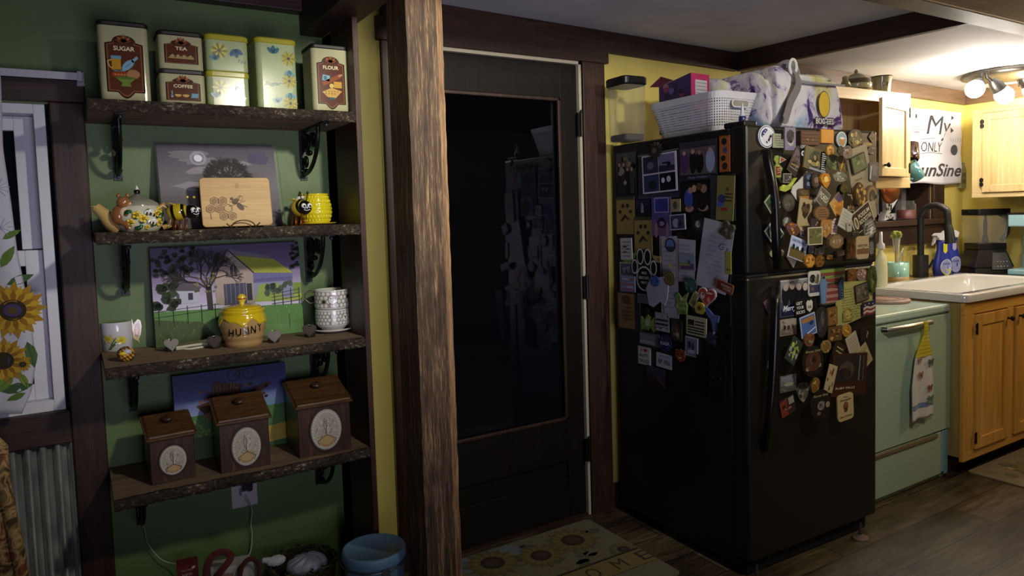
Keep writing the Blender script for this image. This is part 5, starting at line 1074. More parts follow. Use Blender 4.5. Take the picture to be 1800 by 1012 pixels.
def draw(b, w, h, arts, rnd, base):
    L = 1
    for a in arts:
        k = a[0]
        if k == 'I': b.art(mshape(a[1], w*a[3], h*a[3], rnd), L, a[2]); L += 1
        elif k == 'C': b.art([(x*w, z*h) for x, z in a[1]], L, a[2]); L += 1
        elif k == 'P':   # a small photograph: sky, ground, people
            sk, gd, n = a[1], a[2], a[3]; m = .94; W2, H2 = w*m/2, h*m/2
            for i in range(5): b.art([(-W2, -H2+2*H2*i/5), (W2, -H2+2*H2*i/5), (W2, -H2+2*H2*(i+1)/5), (-W2, -H2+2*H2*(i+1)/5)], L, lerp(gd, sk, min(1, max(0, (i-.6)/2.2))))
            L += 1
            for _ in range(14): blob(b, rnd.uniform(-W2, W2)*.85, rnd.uniform(-H2, H2)*.85, w*rnd.uniform(.04, .12), h*rnd.uniform(.03, .08), L, lerp(gd, sk, rnd.uniform(-.2, 1.1)), rnd, 8)
            L += 1
            for i in range(n):
                x = (-W2+2*W2*(i+.5)/n)*.86; s = min(w/n*.32, h*.1); top = h*rnd.uniform(.08, .24); col = rnd.choice(a[4] if len(a) > 4 else ['#22222c', '#3c4a72', '#5a4a52', '#8a8a92'])
                b.art([(x-s*1.5, -H2*.92), (x+s*1.5, -H2*.92), (x+s*1.2, top-s*.8), (x-s*1.2, top-s*.8)], L, col); b.disc(x, top, s*.95, s*1.2, L, '#2c211c', 0, 10); b.disc(x, top-s*.15, s*.7, s*.9, L+1, '#a98674', 0, 10)
            L += 2
        elif k == 'T':   # rows of tiny unreadable print
            n = a[2]; m = a[3] if len(a) > 3 else .8
            for i in range(n):
                z = h*m/2-h*m*(i+.5)/n; ww = w*m*rnd.uniform(.55, 1); x = -ww/2 if len(a) < 5 else -w*m/2
                while x < (ww/2 if len(a) < 5 else -w*m/2+ww): l = w*rnd.uniform(.04, .12); b.rect(x+l/2, z+rnd.uniform(-.04, .04)*h/n, l, h*m/n*.32, L, a[1]); x += l+w*.03
            L += 1
        elif k == 'W':
            for t, x, z, s, ww, c in a[1]: b.text(t, x*w, z*h, s*h, L, c, width=ww*w, bold=.015, shear=a[2] if len(a) > 2 else 0)
            L += 1
        elif k == 'B':
            for i in range(a[2]): t = rnd.uniform(0, 6.28); q = rnd.random()**.5*.38; blob(b, w*q*math.cos(t), h*q*math.sin(t), w*rnd.uniform(.05, .14), h*rnd.uniform(.04, .12), L+i % 3, rnd.choice(a[1]), rnd, 8)
            L += 3
        elif k == 'S':   # stripes
            for i in range(a[2]): z = -h*.45+h*.9*(i+.5)/a[2]; b.rect(0, z, w*.92, h*.9/a[2]*.5, L, a[1])
            L += 1
        elif k == 'D':
            for x, z, rx, rz, c in a[1]: b.disc(x*w, z*h, rx*w, rz*h, L, c, 0, 14)
            L += 1
        elif k == 'K': b.line([(x*w, z*h) for x, z in a[1]], a[2]*w, L, a[3]); L += 1
ZN = {'A': (3.75, 1320, 210), 'B': (3.49, 1320, 460), 'C': (4.05, 1070, 230), 'D': (4.05, 1070, 460)}
PLACED = {'f': [], 's': []}
def place(zone, x, y, w, h, rot, shape, base, arts, label, name='fridge_magnet', cat='magnet', t=.003, mat=None, group=None):
    sc, ox, oy = ZN[zone]; px, py = ox+x/sc, oy+y/sc; rnd = random.Random(int(x*7+y*13)); side = zone in 'CD'
    f = sloc if side else floc; c = f(px, py); q = .5
    if side: hor = abs(f(px+5, py).y-f(px-5, py).y)/10; ver = abs(f(px, py+5).z-f(px, py-5).z)/10
    else: hor = abs(f(px+5, py).x-f(px-5, py).x)/10; ver = abs(f(px, py+5).z-f(px, py-5).z)/10
    wm = w/sc*(hor if abs(rot) < 9 else (hor*(1-abs(math.sin(math.radians(rot))))+ver*abs(math.sin(math.radians(rot))))); hm = h/sc*(ver if abs(rot) < 9 else (ver*(1-abs(math.sin(math.radians(rot))))+hor*abs(math.sin(math.radians(rot)))))
    wm *= 1.05; hm *= 1.05; pts = mshape(shape, wm, hm, rnd); a = c.y if side else c.x
    th = math.radians(rot); R2 = [(p[0]*math.cos(th)-p[1]*math.sin(th), p[0]*math.sin(th)+p[1]*math.cos(th)) for p in pts]
    ah = -a if side else a
    bx = (ah+min(p[0] for p in R2), ah+max(p[0] for p in R2), c.z+min(p[1] for p in R2), c.z+max(p[1] for p in R2))
    lift = .0006
    for (o, fr_) in PLACED['s' if side else 'f']:
        if bx[0] < o[1] and bx[1] > o[0] and bx[2] < o[3] and bx[3] > o[2]: lift = max(lift, fr_+.0004)
    PLACED['s' if side else 'f'].append((bx, lift+t+.0035 if t >= .002 else lift+t+.003))
    c = FMI @ PP(px, py, C0-FU*(lift+t), FU) if side else FMI @ PP(px, py, C0-FV*(lift+t), FV); a = c.y if side else c.x
    loc = Matrix.Translation((-lift, a, c.z)) @ Matrix.Rotation(-math.pi/2, 4, 'Z') if side else Matrix.Translation((a, -lift, c.z))
    M = FM @ loc @ Matrix.Rotation(-th, 4, 'Y')
    b = MB(); b.prism(pts, -t, 0, base, ax='Y'); b.M = Matrix.Translation((0, -t, 0)); draw(b, wm, hm, arts, rnd, base)
    o = b.build(name, mat or (photo if name in ('photo_print', 'postcard') else satin)); o.matrix_world = M
    o['label'] = label; o['category'] = cat
    if group: o['group'] = group
    return o
K = '#0b0b0b'; GD = ['#c58a2c', '#8a5618', '#e0b24c']; BR = ['#6b4a30', '#9b7550', '#3a281a']
FZ = ' on the freezer door'; FD_ = ' on the lower fridge door'; SD = ' on the fridge side'
def m(*a, **k): place(*a, **k)
# -- freezer door
m('A', 105, 112, 104, 142, 0, 'oval', '#d5d5d8', [('I', 'oval', '#20306b', .93), ('I', 'oval', '#d5d5d8', .86), ('C', [(-.28, -.05), (.05, .3), (-.1, .36), (-.3, .22), (-.36, .05)], '#1f2c66'), ('C', [(-.28, -.1), (.1, .3), (.28, .22), (.36, 0), (.2, -.3), (-.1, -.36)], '#c9c9ce'), ('K', [(-.05, -.28), (.0, -.22)], .1, K), ('K', [(.06, -.2), (.14, -.08)], .1, K), ('K', [(.14, -.05), (.24, .06)], .1, K), ('D', [(-.2, .14, .04, .03, '#e6e6ea'), (-.12, .25, .03, .025, '#e6e6ea'), (-.26, .02, .03, .02, '#e6e6ea')])], 'white and navy round flag magnet at the top left'+FZ)
m('A', 190, 140, 84, 88, 0, [(-.5, -.5), (.5, -.5), (.5, .1), (.1, .1), (.1, .5), (-.5, .5)], '#8d9079', [('T', '#3c4234', 5)], 'small pale green cut-out magnet between the round flag and husky')
m('A', 260, 127, 66, 142, 0, 'rect', '#77748a', [('D', [(0, .1, .36, .3, '#2b2a33'), (.02, -.05, .3, .27, '#a5a49a'), (-.08, .02, .05, .03, K), (.14, .02, .05, .03, K), (.06, -.12, .1, .05, K)]), ('K', [(-.3, .3), (-.18, .1)], .08, '#2b2a33'), ('K', [(.3, .3), (.2, .1)], .08, '#2b2a33')], 'magnet with a husky dog face, top row'+FZ)
m('A', 392, 122, 118, 90, 0, 'rect', '#3a2018', [('S', '#5a3826', 4), ('D', [(-.15, -.1, .06, .07, '#7a6a5c'), (.12, -.12, .06, .07, '#7a5a4c')])], 'dark red-brown plank plaque, top row'+FZ, t=.006)
m('A', 505, 110, 78, 86, 0, 'rect', '#c5822a', [('I', 'rect', '#cf8f34', .9)], 'plain orange square magnet, top row'+FZ, t=.006)
m('A', 600, 132, 62, 100, 0, 'oval', '#d0cfc6', [('I', 'oval', '#7fa0ae', .86), ('C', [(-.2, -.3), (.18, -.34), (.24, .05), (-.24, .05)], '#c07a22'), ('D', [(0, .08, .24, .07, '#e5e0cc')])], 'oval magnet showing a glass of beer, top row'+FZ, t=.004)
m('A', 690, 130, 95, 130, 0, 'blob', '#1f1a16', [('I', 'diamond', '#56492f', .8), ('B', ['#a89458', '#7d6a3c', '#c4b070'], 14)], 'black and gold compass-like medallion, top right area'+FZ, t=.007)
m('A', 800, 116, 44, 74, 0, 'diamond', '#6b5842', [('B', ['#8a7458', '#4a3b2b'], 6)], 'small dull brown leaf magnet in the top right corner'+FZ)
m('A', 768, 162, 62, 24, 0, 'blob', '#7f6a3a', [('T', '#c0a860', 1)], 'tiny gilt script word below the leaf magnet'+FZ)
m('A', 800, 205, 58, 56, 0, 'blob', '#39332d', [('B', ['#8b8474', '#5c564a'], 8)], 'grey beetle-shaped magnet near the right edge'+FZ)
m('A', 430, 205, 150, 30, -6, 'rect', '#4a3320', [('T', '#9a7a3c', 1)], 'thin brown strip under the red-brown plaque'+FZ)
m('A', 296, 280, 72, 128, -33, 'rect', '#5b4b43', [('P', '#6f625e', '#3e3026', 0), ('K', [(-.4, -.2), (.4, -.1)], .08, '#a08a50'), ('K', [(-.4, -.34), (.4, -.26)], .06, '#8a8a8c')], 'tilted brown landscape postcard left of the map'+FZ, name='postcard', cat='postcard')
m('A', 347, 238, 34, 140, 4, [(-.5, -.3), (0, -.5), (.5, -.3), (.4, .1), (.5, .5), (-.5, .5), (-.4, .1)], '#15131a', [('W', [('LOVE', 0, .40, .12, .9, '#d8d8dc')]), ('D', [(0, .1, .42, .12, '#dcdcdc'), (0, .1, .26, .07, K), (.05, -.12, .2, .05, '#e6e6e6')])], 'black and white owl magnet lettered LOVE'+FZ)
m('A', 425, 265, 138, 122, -12, 'rect', '#77643a', [('I', 'rect', '#5f6042', .88), ('D', [(0, 0, .3, .38, '#3d4236'), (.05, .02, .22, .28, '#8a7d52'), (-.06, .1, .1, .1, '#4c5a44')]), ('B', ['#9a8a54', '#4a5236', '#b8a468'], 8)], 'large framed green and gold picture magnet'+FZ, t=.006)
m('A', 480, 283, 30, 128, -8, 'rect', '#0d0c0d', [('S', '#b5b2ac', 9)], 'black film-strip magnet right of the gold picture'+FZ)
m('A', 440, 335, 110, 12, -12, 'rect', '#8a8c9a', [], 'thin silver bar magnet under the gold picture'+FZ)
m('A', 524, 205, 50, 74, 0, 'oval', '#8c6420', [('I', 'oval', '#b98a30', .8), ('B', GD, 7)], 'gold oval medallion below the orange square'+FZ, t=.006)
m('A', 180, 330, 58, 178, 6, [(-.2, .5), (.15, .5), (.25, .32), (.12, .2), (.5, .02), (.3, -.1), (.25, -.3), (.5, -.5), (.2, -.48), (0, -.3), (-.3, -.25), (-.35, .1), (-.15, .22), (-.35, .36)], '#8c9a48', [('D', [(-.02, .36, .22, .09, '#8fa040'), (-.08, .37, .04, .02, K), (.08, .37, .04, .02, K)]), ('C', [(-.25, -.2), (.2, -.2), (.2, .12), (-.25, .12)], '#7d3028'), ('T', '#c9b9a0', 4, .3)], 'green smiling figure holding a red sign, beside the handle')
m('A', 211, 266, 42, 44, 0, [(-.5, -.5), (.5, .05), (-.4, .5)], '#b8a890', [('C', [(-.38, -.33), (.32, .04), (-.32, .34)], '#94452c')], 'small red pennant magnet near the freezer handle')
m('A', 241, 386, 50, 58, 0, 'rect', '#8a8a80', [('I', 'rect', '#3d3a38', .84), ('B', ['#6d6a66', '#9a958c'], 6)], 'small grey square photo magnet left of the lizard'+FZ)
m('A', 250, 436, 104, 96, 0, [(-.5, -.3), (-.2, -.38), (.1, -.2), (.5, .5), (.32, .5), (.14, .2), (-.05, .02), (-.3, .06), (-.5, -.08)], '#a5ad42', [('B', ['#bcc45a', '#8a9434'], 7)], 'lime green lizard magnet'+FZ, t=.005)
m('A', 328, 440, 112, 182, 0, [(-.5, -.2), (-.2, -.48), (.05, -.3), (.5, .02), (.36, .5), (-.1, .18), (-.42, .0)], '#c2beb0', [], 'plain cream paper cut-out beside the lizard'+FZ, name='paper_note', cat='note')
m('A', 384, 402, 44, 100, 0, 'round', '#2c2e38', [('D', [(0, .2, .38, .16, '#5c6a84'), (0, -.2, .36, .14, '#747d90')])], 'dark blue twin-lens magnet above the engraved jar'+FZ)
m('A', 430, 405, 62, 100, 0, 'oval', '#1b1512', [('I', 'oval', '#4a3a32', .8), ('D', [(.02, .05, .22, .2, '#8a6f60'), (.05, -.22, .2, .12, '#5a4a42')])], 'dark oval portrait magnet'+FZ, t=.005)
m('A', 493, 403, 60, 92, 0, [(-.4, -.1), (-.5, .2), (-.2, .5), (.3, .45), (.5, .15), (.4, -.2), (.1, -.5), (-.1, -.4)], '#b3741a', [('B', GD, 10), ('D', [(0, .1, .2, .2, '#e3c06a')])], 'bright gold seated-figure medallion'+FZ, t=.008)
m('A', 545, 285, 78, 100, 0, 'blob', '#4f5436', [('B', ['#6d7448', '#3a4028', '#8a8a5a'], 10)], 'mottled green leaf cluster magnet'+FZ)
m('A', 602, 295, 52, 92, 18, 'rect', '#6b5a3a', [('K', [(-.4, -.3), (.4, .3)], .2, '#c79a3a'), ('B', ['#8a6d3a', '#3a3024'], 5)], 'brown magnet with a golden diagonal bar'+FZ)
m('A', 590, 378, 92, 66, 0, 'blob', '#77755f', [('B', ['#9a9880', '#55533f', '#b8b49a'], 10)], 'grey feathery bird magnet'+FZ)
m('A', 616, 455, 48, 62, 0, 'blob', '#8f9a36', [('B', ['#b3ba4c', '#6d7a2c'], 6)], 'small lime green frog-like magnet'+FZ, t=.006)
m('A', 722, 360, 138, 285, 14, 'rect', '#8f8468', [('W', [('BEST FAMILY', .0, .06, .035, .66, '#3a3226'), ('DRINK', -.12, -.08, .035, .4, '#3a3226')], .2)], 'large beige tag sheet with handwriting, right half'+FZ, name='paper_note', cat='note')
m('A', 714, 288, 96, 84, 18, 'rect', '#23271d', [('I', 'rect', '#56603c', .88), ('B', ['#3a4228', '#76805a'], 6)], 'dark green plaque stuck on the beige tag sheet', t=.008)
m('A', 812, 342, 56, 112, 0, 'round', '#54504a', [('D', [(0, .2, .4, .18, '#6d6862')]), ('K', [(-.42, -.4), (-.3, .3)], .1, '#c9c9c4'), ('I', 'round', '#6f6a66', .5)], 'grey cap-shaped magnet at the right edge'+FZ)
m('A', 636, 215, 62, 82, 8, 'blob', '#6a5a50', [('B', ['#a5968a', '#3c322c', '#8b6f5c', '#7a3f3a'], 10)], 'small crowded building magnet below the beer glass'+FZ)
m('A', 592, 205, 36, 62, 0, 'blob', '#17140f', [('B', ['#3a4a2a', '#5a5040'], 5)], 'black and green bottle magnet below the beer glass'+FZ)
m('A', 250, 548, 80, 108, 0, 'oval', '#2b2824', [('I', 'oval', '#4a453c', .84), ('B', ['#5f594c', '#38342d'], 9)], 'dark bronze coin magnet left of the paper bird'+FZ, t=.006)
m('A', 350, 500, 66, 84, 0, 'round', '#4a3820', [('C', [(-.45, -.4), (.45, -.4), (.45, -.05), (-.45, -.05)], '#a06a26'), ('D', [(0, .2, .36, .2, '#5f5030')])], 'brown and orange mug magnet above the paper bird'+FZ, t=.006)
m('A', 414, 525, 46, 60, 0, 'oval', '#4d4842', [('D', [(.15, 0, .22, .28, '#a79f8a')])], 'round grey knob magnet left of the number plate'+FZ, t=.01)
m('A', 478, 515, 80, 78, -34, 'rect', '#8f8d7a', [('I', 'rect', '#58503f', .9), ('W', [('PICKED', 0, .02, .36, .84, '#c4c0a8')]), ('T', '#c4c0a8', 1, .2)], 'tilted number-plate magnet lettered in pale capitals'+FZ)
m('A', 355, 632, 82, 186, -10, 'rect', '#a5946a', [('D', [(0, .2, .34, .15, '#5a4630'), (-.15, .32, .1, .07, '#3a2c1e'), (.2, .3, .14, .08, '#4a3826'), (0, .02, .2, .08, '#3a2c1e')]), ('K', [(-.2, .1), (0, -.08), (.25, .12)], .1, '#3a2c1e'), ('W', [('songbird', 0, -.34, .035, .5, '#4a3a28')])], 'tall beige card printed with a brown bird'+FZ)
m('A', 468, 618, 92, 92, 0, 'oval', '#5c4026', [('I', 'oval', '#7a5836', .84), ('T', '#3a2614', 4, .6)], 'engraved round wooden disc magnet'+FZ, t=.006)
m('A', 576, 570, 92, 92, 38, 'rect', '#b38c50', [('C', [(-.5, -.5), (.1, -.5), (.5, .1), (-.2, .3)], '#b8792c'), ('C', [(.0, .5), (.5, .5), (.5, .0), (.15, .1)], '#5c4c60'), ('B', ['#c9953c', '#a06a26'], 4)], 'diamond-set card in orange and purple'+FZ)
m('A', 656, 555, 66, 130, -6, 'rect', '#33261c', [('B', ['#a58a66', '#7d5f3e'], 6), ('W', [('ROUTE', 0, -.3, .09, .8, '#b8a580'), ('WEST', 0, .38, .08, .7, '#b8a580')])], 'dark brown poster magnet with pale lettering, right part'+FZ)
m('A', 726, 496, 66, 140, 6, 'blob', '#4a3518', [('B', ['#8d6c30', '#b8924a', '#2f200f'], 14)], 'rough gold and brown bark magnet'+FZ, t=.012)
m('A', 800, 505, 66, 132, 0, 'oval', '#6a5236', [('I', 'oval', '#8d7450', .82), ('I', 'oval', '#41392f', .6), ('B', ['#6d6048', '#2f2a22'], 5)], 'carved oval wooden frame magnet at the right edge', t=.01)
m('A', 800, 595, 48, 90, 14, 'round', '#98896c', [], 'plain beige tag under the carved oval frame'+FZ)
m('A', 735, 650, 148, 100, 27, 'rect', '#b0a58c', [('I', 'rect', '#2b1c14', .92), ('D', [(-.32, 0, .1, .3, '#b8a880'), (-.32, 0, .06, .22, '#2b1c14')]), ('W', [('POSSUM', .12, .18, .2, .56, '#cfc4a4'), ('ROCKSTAR', .12, -.1, .2, .6, '#cfc4a4'), ('COFFEE CO', .12, -.33, .08, .5, '#a59a80')])], 'tilted dark brown plate magnet lettered ROCKSTAR')
m('A', 243, 680, 56, 78, 0, 'blob', '#83837a', [('D', [(0, .1, .3, .25, '#aeb0a8'), (-.1, .2, .06, .05, K), (.15, .2, .06, .05, K)]), ('B', ['#5a6a52', '#c9c4b0'], 4)], 'small grey and white bird magnet beside the handle'+FZ, t=.006)
m('A', 280, 722, 96, 76, -15, 'blob', '#5c3a2a', [('B', ['#a05a26', '#6b4a70', '#8a6f8a', '#c08a3c'], 12)], 'orange and purple clustered magnet beside the handle'+FZ, t=.006)
m('A', 418, 682, 44, 54, 0, 'rect', '#33252a', [('B', ['#6b4a52', '#8a6c60'], 5)], 'small dark purple square magnet below the wooden disc')
m('A', 496, 716, 70, 112, -8, [(-.5, -.4), (.1, -.5), (.5, -.1), (.4, .5), (-.4, .42)], '#a0703a', [('B', ['#b98a4c', '#8a8a78', '#8d5c26'], 8)], 'state-shaped orange and grey magnet'+FZ)
m('A', 552, 705, 34, 104, -5, [(-.5, -.5), (.5, -.46), (.45, .5), (0, .46), (-.45, .3)], '#bcb6aa', [('T', '#a33a30', 5)], 'narrow white tag with red print'+FZ)
m('A', 624, 660, 74, 92, -24, 'rect', '#a9a694', [('T', '#8a8676', 5)], 'blank-looking pale card under the brown poster'+FZ)
m('A', 649, 708, 28, 54, 0, 'round', '#97917f', [('D', [(0, .2, .2, .1, '#3c362c')])], 'tiny pale tag left of the ROCKSTAR plate')
m('A', 425, 767, 84, 104, 0, 'rect', '#b8b096', [('I', 'rect', '#5f5c34', .88), ('B', ['#7d7a48', '#4a4a2c', '#8f8a5c'], 8)], 'white-edged olive state picture magnet'+FZ)
m('A', 347, 751, 34, 42, 0, 'rect', '#7d7a7c', [('I', 'rect', '#3c3238', .75)], 'tiny framed magnet left of the olive picture'+FZ)
m('A', 564, 803, 88, 88, 0, 'oct', '#5f4a30', [('I', 'oct', '#7a6240', .84), ('W', [('419', 0, 0, .3, .6, '#a59672')])], 'eight-sided carved wooden magnet with numerals', t=.01)
m('A', 783, 720, 84, 86, 20, 'blob', '#6d6a5c', [('T', '#c4c0b0', 5), ('B', ['#2c2a26', '#c9c4b4'], 5)], 'black and white scribbled magnet below the ROCKSTAR plate')
m('A', 690, 752, 46, 40, 0, 'blob', '#23251c', [('B', ['#4a4c38', '#7d7a5a'], 4)], 'tiny dark green fly magnet'+FZ)
m('A', 662, 848, 58, 132, 0, 'rect', '#6b4f2c', [('I', 'rect', '#8a6a3a', .84), ('C', [(-.2, -.4), (.2, -.4), (.15, .3), (-.15, .3)], '#a0522a'), ('B', ['#c49a4c', '#5a3a1c'], 5)], 'upright wooden magnet with an orange bottle, lower right'+FZ, t=.006)
m('A', 737, 843, 72, 132, 0, 'round', '#a58f6a', [('W', [('NEWTON', 0, .08, .12, .76, '#3a2a1c')]), ('C', [(-.46, -.28), (.46, -.28), (.46, -.05), (-.46, -.05)], '#6a4a2e'), ('T', '#5a4630', 1, .1)], 'beige ticket magnet lettered NEWTON, lower right'+FZ)
m('A', 795, 846, 32, 94, 0, 'blob', '#5a584e', [('T', '#a5a294', 6)], 'stack of grey letters at the right edge'+FZ)
m('A', 282, 925, 84, 80, 18, [(-.5, .5), (.5, .1), (-.15, -.5)], '#b0ac9c', [('T', '#6d6a5e', 4, .3)], 'white folded card corner under the winter picture'+FZ, name='paper_note', cat='note')
m('A', 310, 852, 112, 112, -18, 'rect', '#b9bcc4', [('C', [(-.46, .46), (.46, .46), (.46, -.02), (-.46, -.02)], '#a9b3cc'), ('C', [(-.46, -.02), (.46, -.02), (.46, -.46), (-.46, -.46)], '#64552f'), ('W', [('HAYWARD', 0, .32, .14, .84, '#3b4668')]), ('D', [(-.3, .02, .08, .14, '#2a2c26'), (-.05, .0, .1, .1, '#3a3a30'), (.25, .02, .09, .13, '#2a2c26'), (.1, .05, .06, .1, '#e0e0e0')])], 'tilted blue and yellow landscape card at the lower left'+FZ, name='postcard', cat='postcard')
for i, (x, y, w, h, lab, c) in enumerate(((398, 856, 28, 44, 'tiny blue-grey frame magnet nearest the winter landscape', '#5c6070'), (437, 872, 26, 42, 'tiny grey frame magnet above the right gold medallion', '#6a6658'), (468, 864, 28, 42, 'tiny frame magnet, rightmost of the three tiny ones', '#77756c'), (494, 822, 28, 40, 'tiny brown frame magnet below the orange state shape', '#6b5238'), (522, 907, 32, 26, 'tiny gold rectangle magnet by the bottom edge'+FZ, '#b8873c'))):
    m('A', x, y, w, h, -4, 'rect', c, [('I', 'rect', lerp(c, '#1a1612', .6), .7)], lab)
m('A', 592, 881, 50, 36, 6, 'round', '#3c2a20', [('S', '#75604a', 3)], 'small barrel magnet near the bottom edge'+FZ, t=.01)
m('A', 390, 932, 60, 82, 0, 'oct', '#94641f', [('I', 'oct', '#b98434', .84), ('B', GD+['#8a3c1a'], 9)], 'gold octagonal medallion, left one of the pair', t=.008)
m('A', 455, 931, 60, 82, 0, 'oct', '#9c6a20', [('I', 'oct', '#c4923a', .84), ('B', GD+['#8a3c1a'], 9)], 'gold octagonal medallion, right one of the pair', t=.008)
m('A', 146, 555, 92, 92, 40, 'rect', '#90957e', [('I', 'rect', '#3b4a34', .86), ('B', ['#5c6a4c', '#2a3424'], 8)], 'green diamond-set photo behind the upper part of the freezer handle', name='photo_print', cat='photo')
m('A', 155, 745, 104, 104, 40, 'rect', '#c4c4b6', [('I', 'rect', '#4c5048', .86), ('B', ['#8a8d80', '#2e302c', '#b0b2a6'], 10)], 'white-bordered diamond-set photo behind the freezer handle', name='photo_print', cat='photo')
m('A', 173, 882, 90, 60, 0, 'oval', '#a8a070', [('I', 'oval', '#b3aaa4', .8)], 'pale oval magnet behind the foot of the freezer handle')
# -- lower door
m('B', 268, 218, 168, 216, 0, 'rect', '#4a4a52', [('P', '#8a8a88', '#20203c', 0), ('K', [(-.5, .47), (.5, .47)], .04, '#b0aea4'), ('D', [(x, .1, .13, .3, '#17171d') for x in (-.32, -.08, .15, .36)]), ('D', [(-.32, .3, .09, .1, '#a5968a'), (-.1, .32, .09, .1, '#9a8a7e'), (.14, .28, .09, .1, '#a5968a'), (.36, .26, .09, .11, '#b8aaa0')]), ('W', [('Merry Chri', .0, -.26, .14, .84, '#d6d6dc')], .3)], 'greeting card with four people and script Merry Chri', name='postcard', cat='card')
m('B', 326, 275, 104, 98, 3, 'rect', '#0b0a0b', [('W', [('GET', -.26, .26, .17, .34, '#d8d4c8'), ('YOUR', -.22, .0, .17, .4, '#d8d4c8'), ('KICKS', -.2, -.28, .17, .46, '#d8d4c8')]), ('C', [(.3, -.4), (.46, -.2), (.48, .2), (.4, .34), (.3, .28), (.2, .34), (.12, .2), (.14, -.2)], '#c9c5b6'), ('W', [('66', .3, -.06, .2, .2, '#15120f')])], 'black magnet lettered GET YOUR KICKS with a 66 shield')
m('B', 500, 150, 150, 205, 0, 'rect', '#5a6838', [('C', [(-.48, .2), (.48, .35), (.48, .49), (-.48, .49)], '#7d9440'), ('C', [(-.48, .05), (.48, .2), (.48, .3), (-.48, .2)], '#8a8a5c'), ('C', [(-.48, -.48), (.48, -.48), (.48, .1), (-.48, .1)], '#4a3c30'), ('C', [(-.34, -.46), (.3, -.46), (.32, -.08), (-.34, -.02)], '#9c7668'), ('S', '#7a4038', 5)], 'tall colour photo of a family holding a striped flag', name='photo_print', cat='photo')
m('B', 390, 133, 70, 146, 0, 'round', '#c0bdb0', [('D', [(-.16, .2, .24, .17, '#1c1a1a'), (-.16, .2, .16, .11, '#b8b5a8'), (.28, .25, .12, .12, '#5a5850')]), ('C', [(-.42, -.05), (.42, -.05), (.42, -.36), (-.42, -.36)], '#3b3a56'), ('W', [('66', -.16, .19, .08, .18, '#1c1a1a')]), ('B', ['#6a5a40', '#8d8460'], 5), ('T', '#3a3830', 1, .1)], 'white playing-card-like road magnet above GET YOUR KICKS')
m('B', 447, 172, 40, 160, 0, [(-.3, -.5), (.3, -.5), (.5, .25), (.2, .38), (.1, .5), (-.15, .5), (-.2, .38), (-.5, .25)], '#5f7d9c', [('D', [(0, .44, .2, .05, '#3a2a22')]), ('K', [(-.1, .2), (.1, -.4)], .06, '#7d9ab5')], 'slim light-blue robed figure magnet at the left of the flag photo', t=.005)
m('B', 560, 168, 38, 150, 0, [(-.3, -.5), (.3, -.5), (.5, .25), (.2, .36), (0, .5), (-.2, .36), (-.5, .25)], '#33485f', [('D', [(0, .4, .2, .05, '#2a201c')]), ('K', [(-.1, .2), (.1, -.4)], .06, '#4f6880')], 'slim dark-blue robed figure magnet at the right of the flag photo', t=.005)
m('B', 622, 86, 46, 80, 0, 'round', '#6e4720', [('B', ['#9a6a30', '#4a2c12'], 6)], 'small brown leather-look magnet at the top of the lower door', t=.006)
m('B', 683, 80, 62, 76, 0, 'blob', '#8a6a58', [('B', ['#c4a08c', '#6b4a3c', '#d8c0ac'], 10)], 'pinkish seashell-like magnet near the top right'+FD_, t=.008)
m('B', 638, 248, 212, 258, 2, [(-.5, -.5), (.48, -.32), (.5, .42), (-.28, .5), (-.28, .12), (-.5, .1)], '#9c9858', [('T', '#6f6b3a', 12, .7, 1)], 'large yellowish handwritten letter'+FD_, name='paper_note', cat='note')
m('B', 682, 188, 76, 104, 8, 'rect', '#33281f', [('I', 'rect', '#5a5044', .9), ('B', ['#3f372e', '#756a5a'], 9)], 'dark photo pinned on the yellow letter', name='photo_print', cat='photo')
m('B', 725, 286, 74, 82, 3, 'rect', '#22223a', [('D', [(-.3, .3, .04, .04, '#c9c4bc'), (0, .34, .04, .04, '#c9c4bc'), (.3, .3, .04, .04, '#c9c4bc')])]+[('K', [(-.46, z), (-.2, z+.12), (.1, z), (.46, z+.1)], .1, c) for z, c in ((-.4, '#7a2f26'), (-.25, '#b8ab98'), (-.1, '#7a2f26'), (.04, '#b8ab98'))], 'waving-flag magnet on the lower corner of the letter')
m('B', 597, 322, 54, 76, 0, [(-.5, -.5), (.5, -.5), (.5, .1), (.25, .42), (0, .5), (-.25, .42), (-.5, .1)], '#8a7a34', [('I', 'oval', '#a59a58', .7), ('B', ['#8a6a2c', '#6d5a24'], 5)], 'gilt arch-shaped outline magnet on the yellow letter')
m('B', 752, 105, 40, 160, 0, 'blob', '#3f4a20', [('B', ['#5c6a2c', '#2c3416', '#788440'], 16)], 'green leafy garland magnet at the right edge', t=.012)
m('B', 502, 334, 56, 104, 3, 'rect', '#6a4a28', [('I', 'rect', '#7d5a32', .84), ('B', ['#94703e', '#4f351a'], 9)], 'carved brown wooden rectangle left of the yellow letter', t=.006)
m('B', 435, 370, 70, 178, 0, 'oval', '#26221f', [('D', [(.05, .1, .16, .25, '#4c4a4a'), (.1, .2, .08, .08, '#8a8478'), (-.15, -.1, .14, .2, '#38363c')]), ('T', '#8a6a2c', 1, .08)], 'tall dark oval magnet with a shadowy figure'+FD_, t=.004)
m('B', 230, 400, 94, 96, 0, 'rect', '#8d8272', [('P', '#9a8f80', '#6a5c4c', 0), ('D', [(-.25, 0, .08, .14, '#2c2620'), (0, -.02, .08, .14, '#3a322a'), (.25, .0, .08, .12, '#5a4636')])], 'faded desert photo magnet below the greeting card', name='photo_print', cat='photo')
m('B', 353, 390, 92, 112, 10, 'rect', '#a9b4c4', [('I', 'rect', '#49629a', .9), ('C', [(-.4, .18), (.4, .18), (.4, .38), (-.4, .38)], '#a06f38'), ('K', [(-.4, -.42), (.42, -.2)], .05, '#c9ccd0'), ('D', [(.2, .08, .14, .1, '#23304c')])], 'blue card with an orange banner along its top'+FD_)
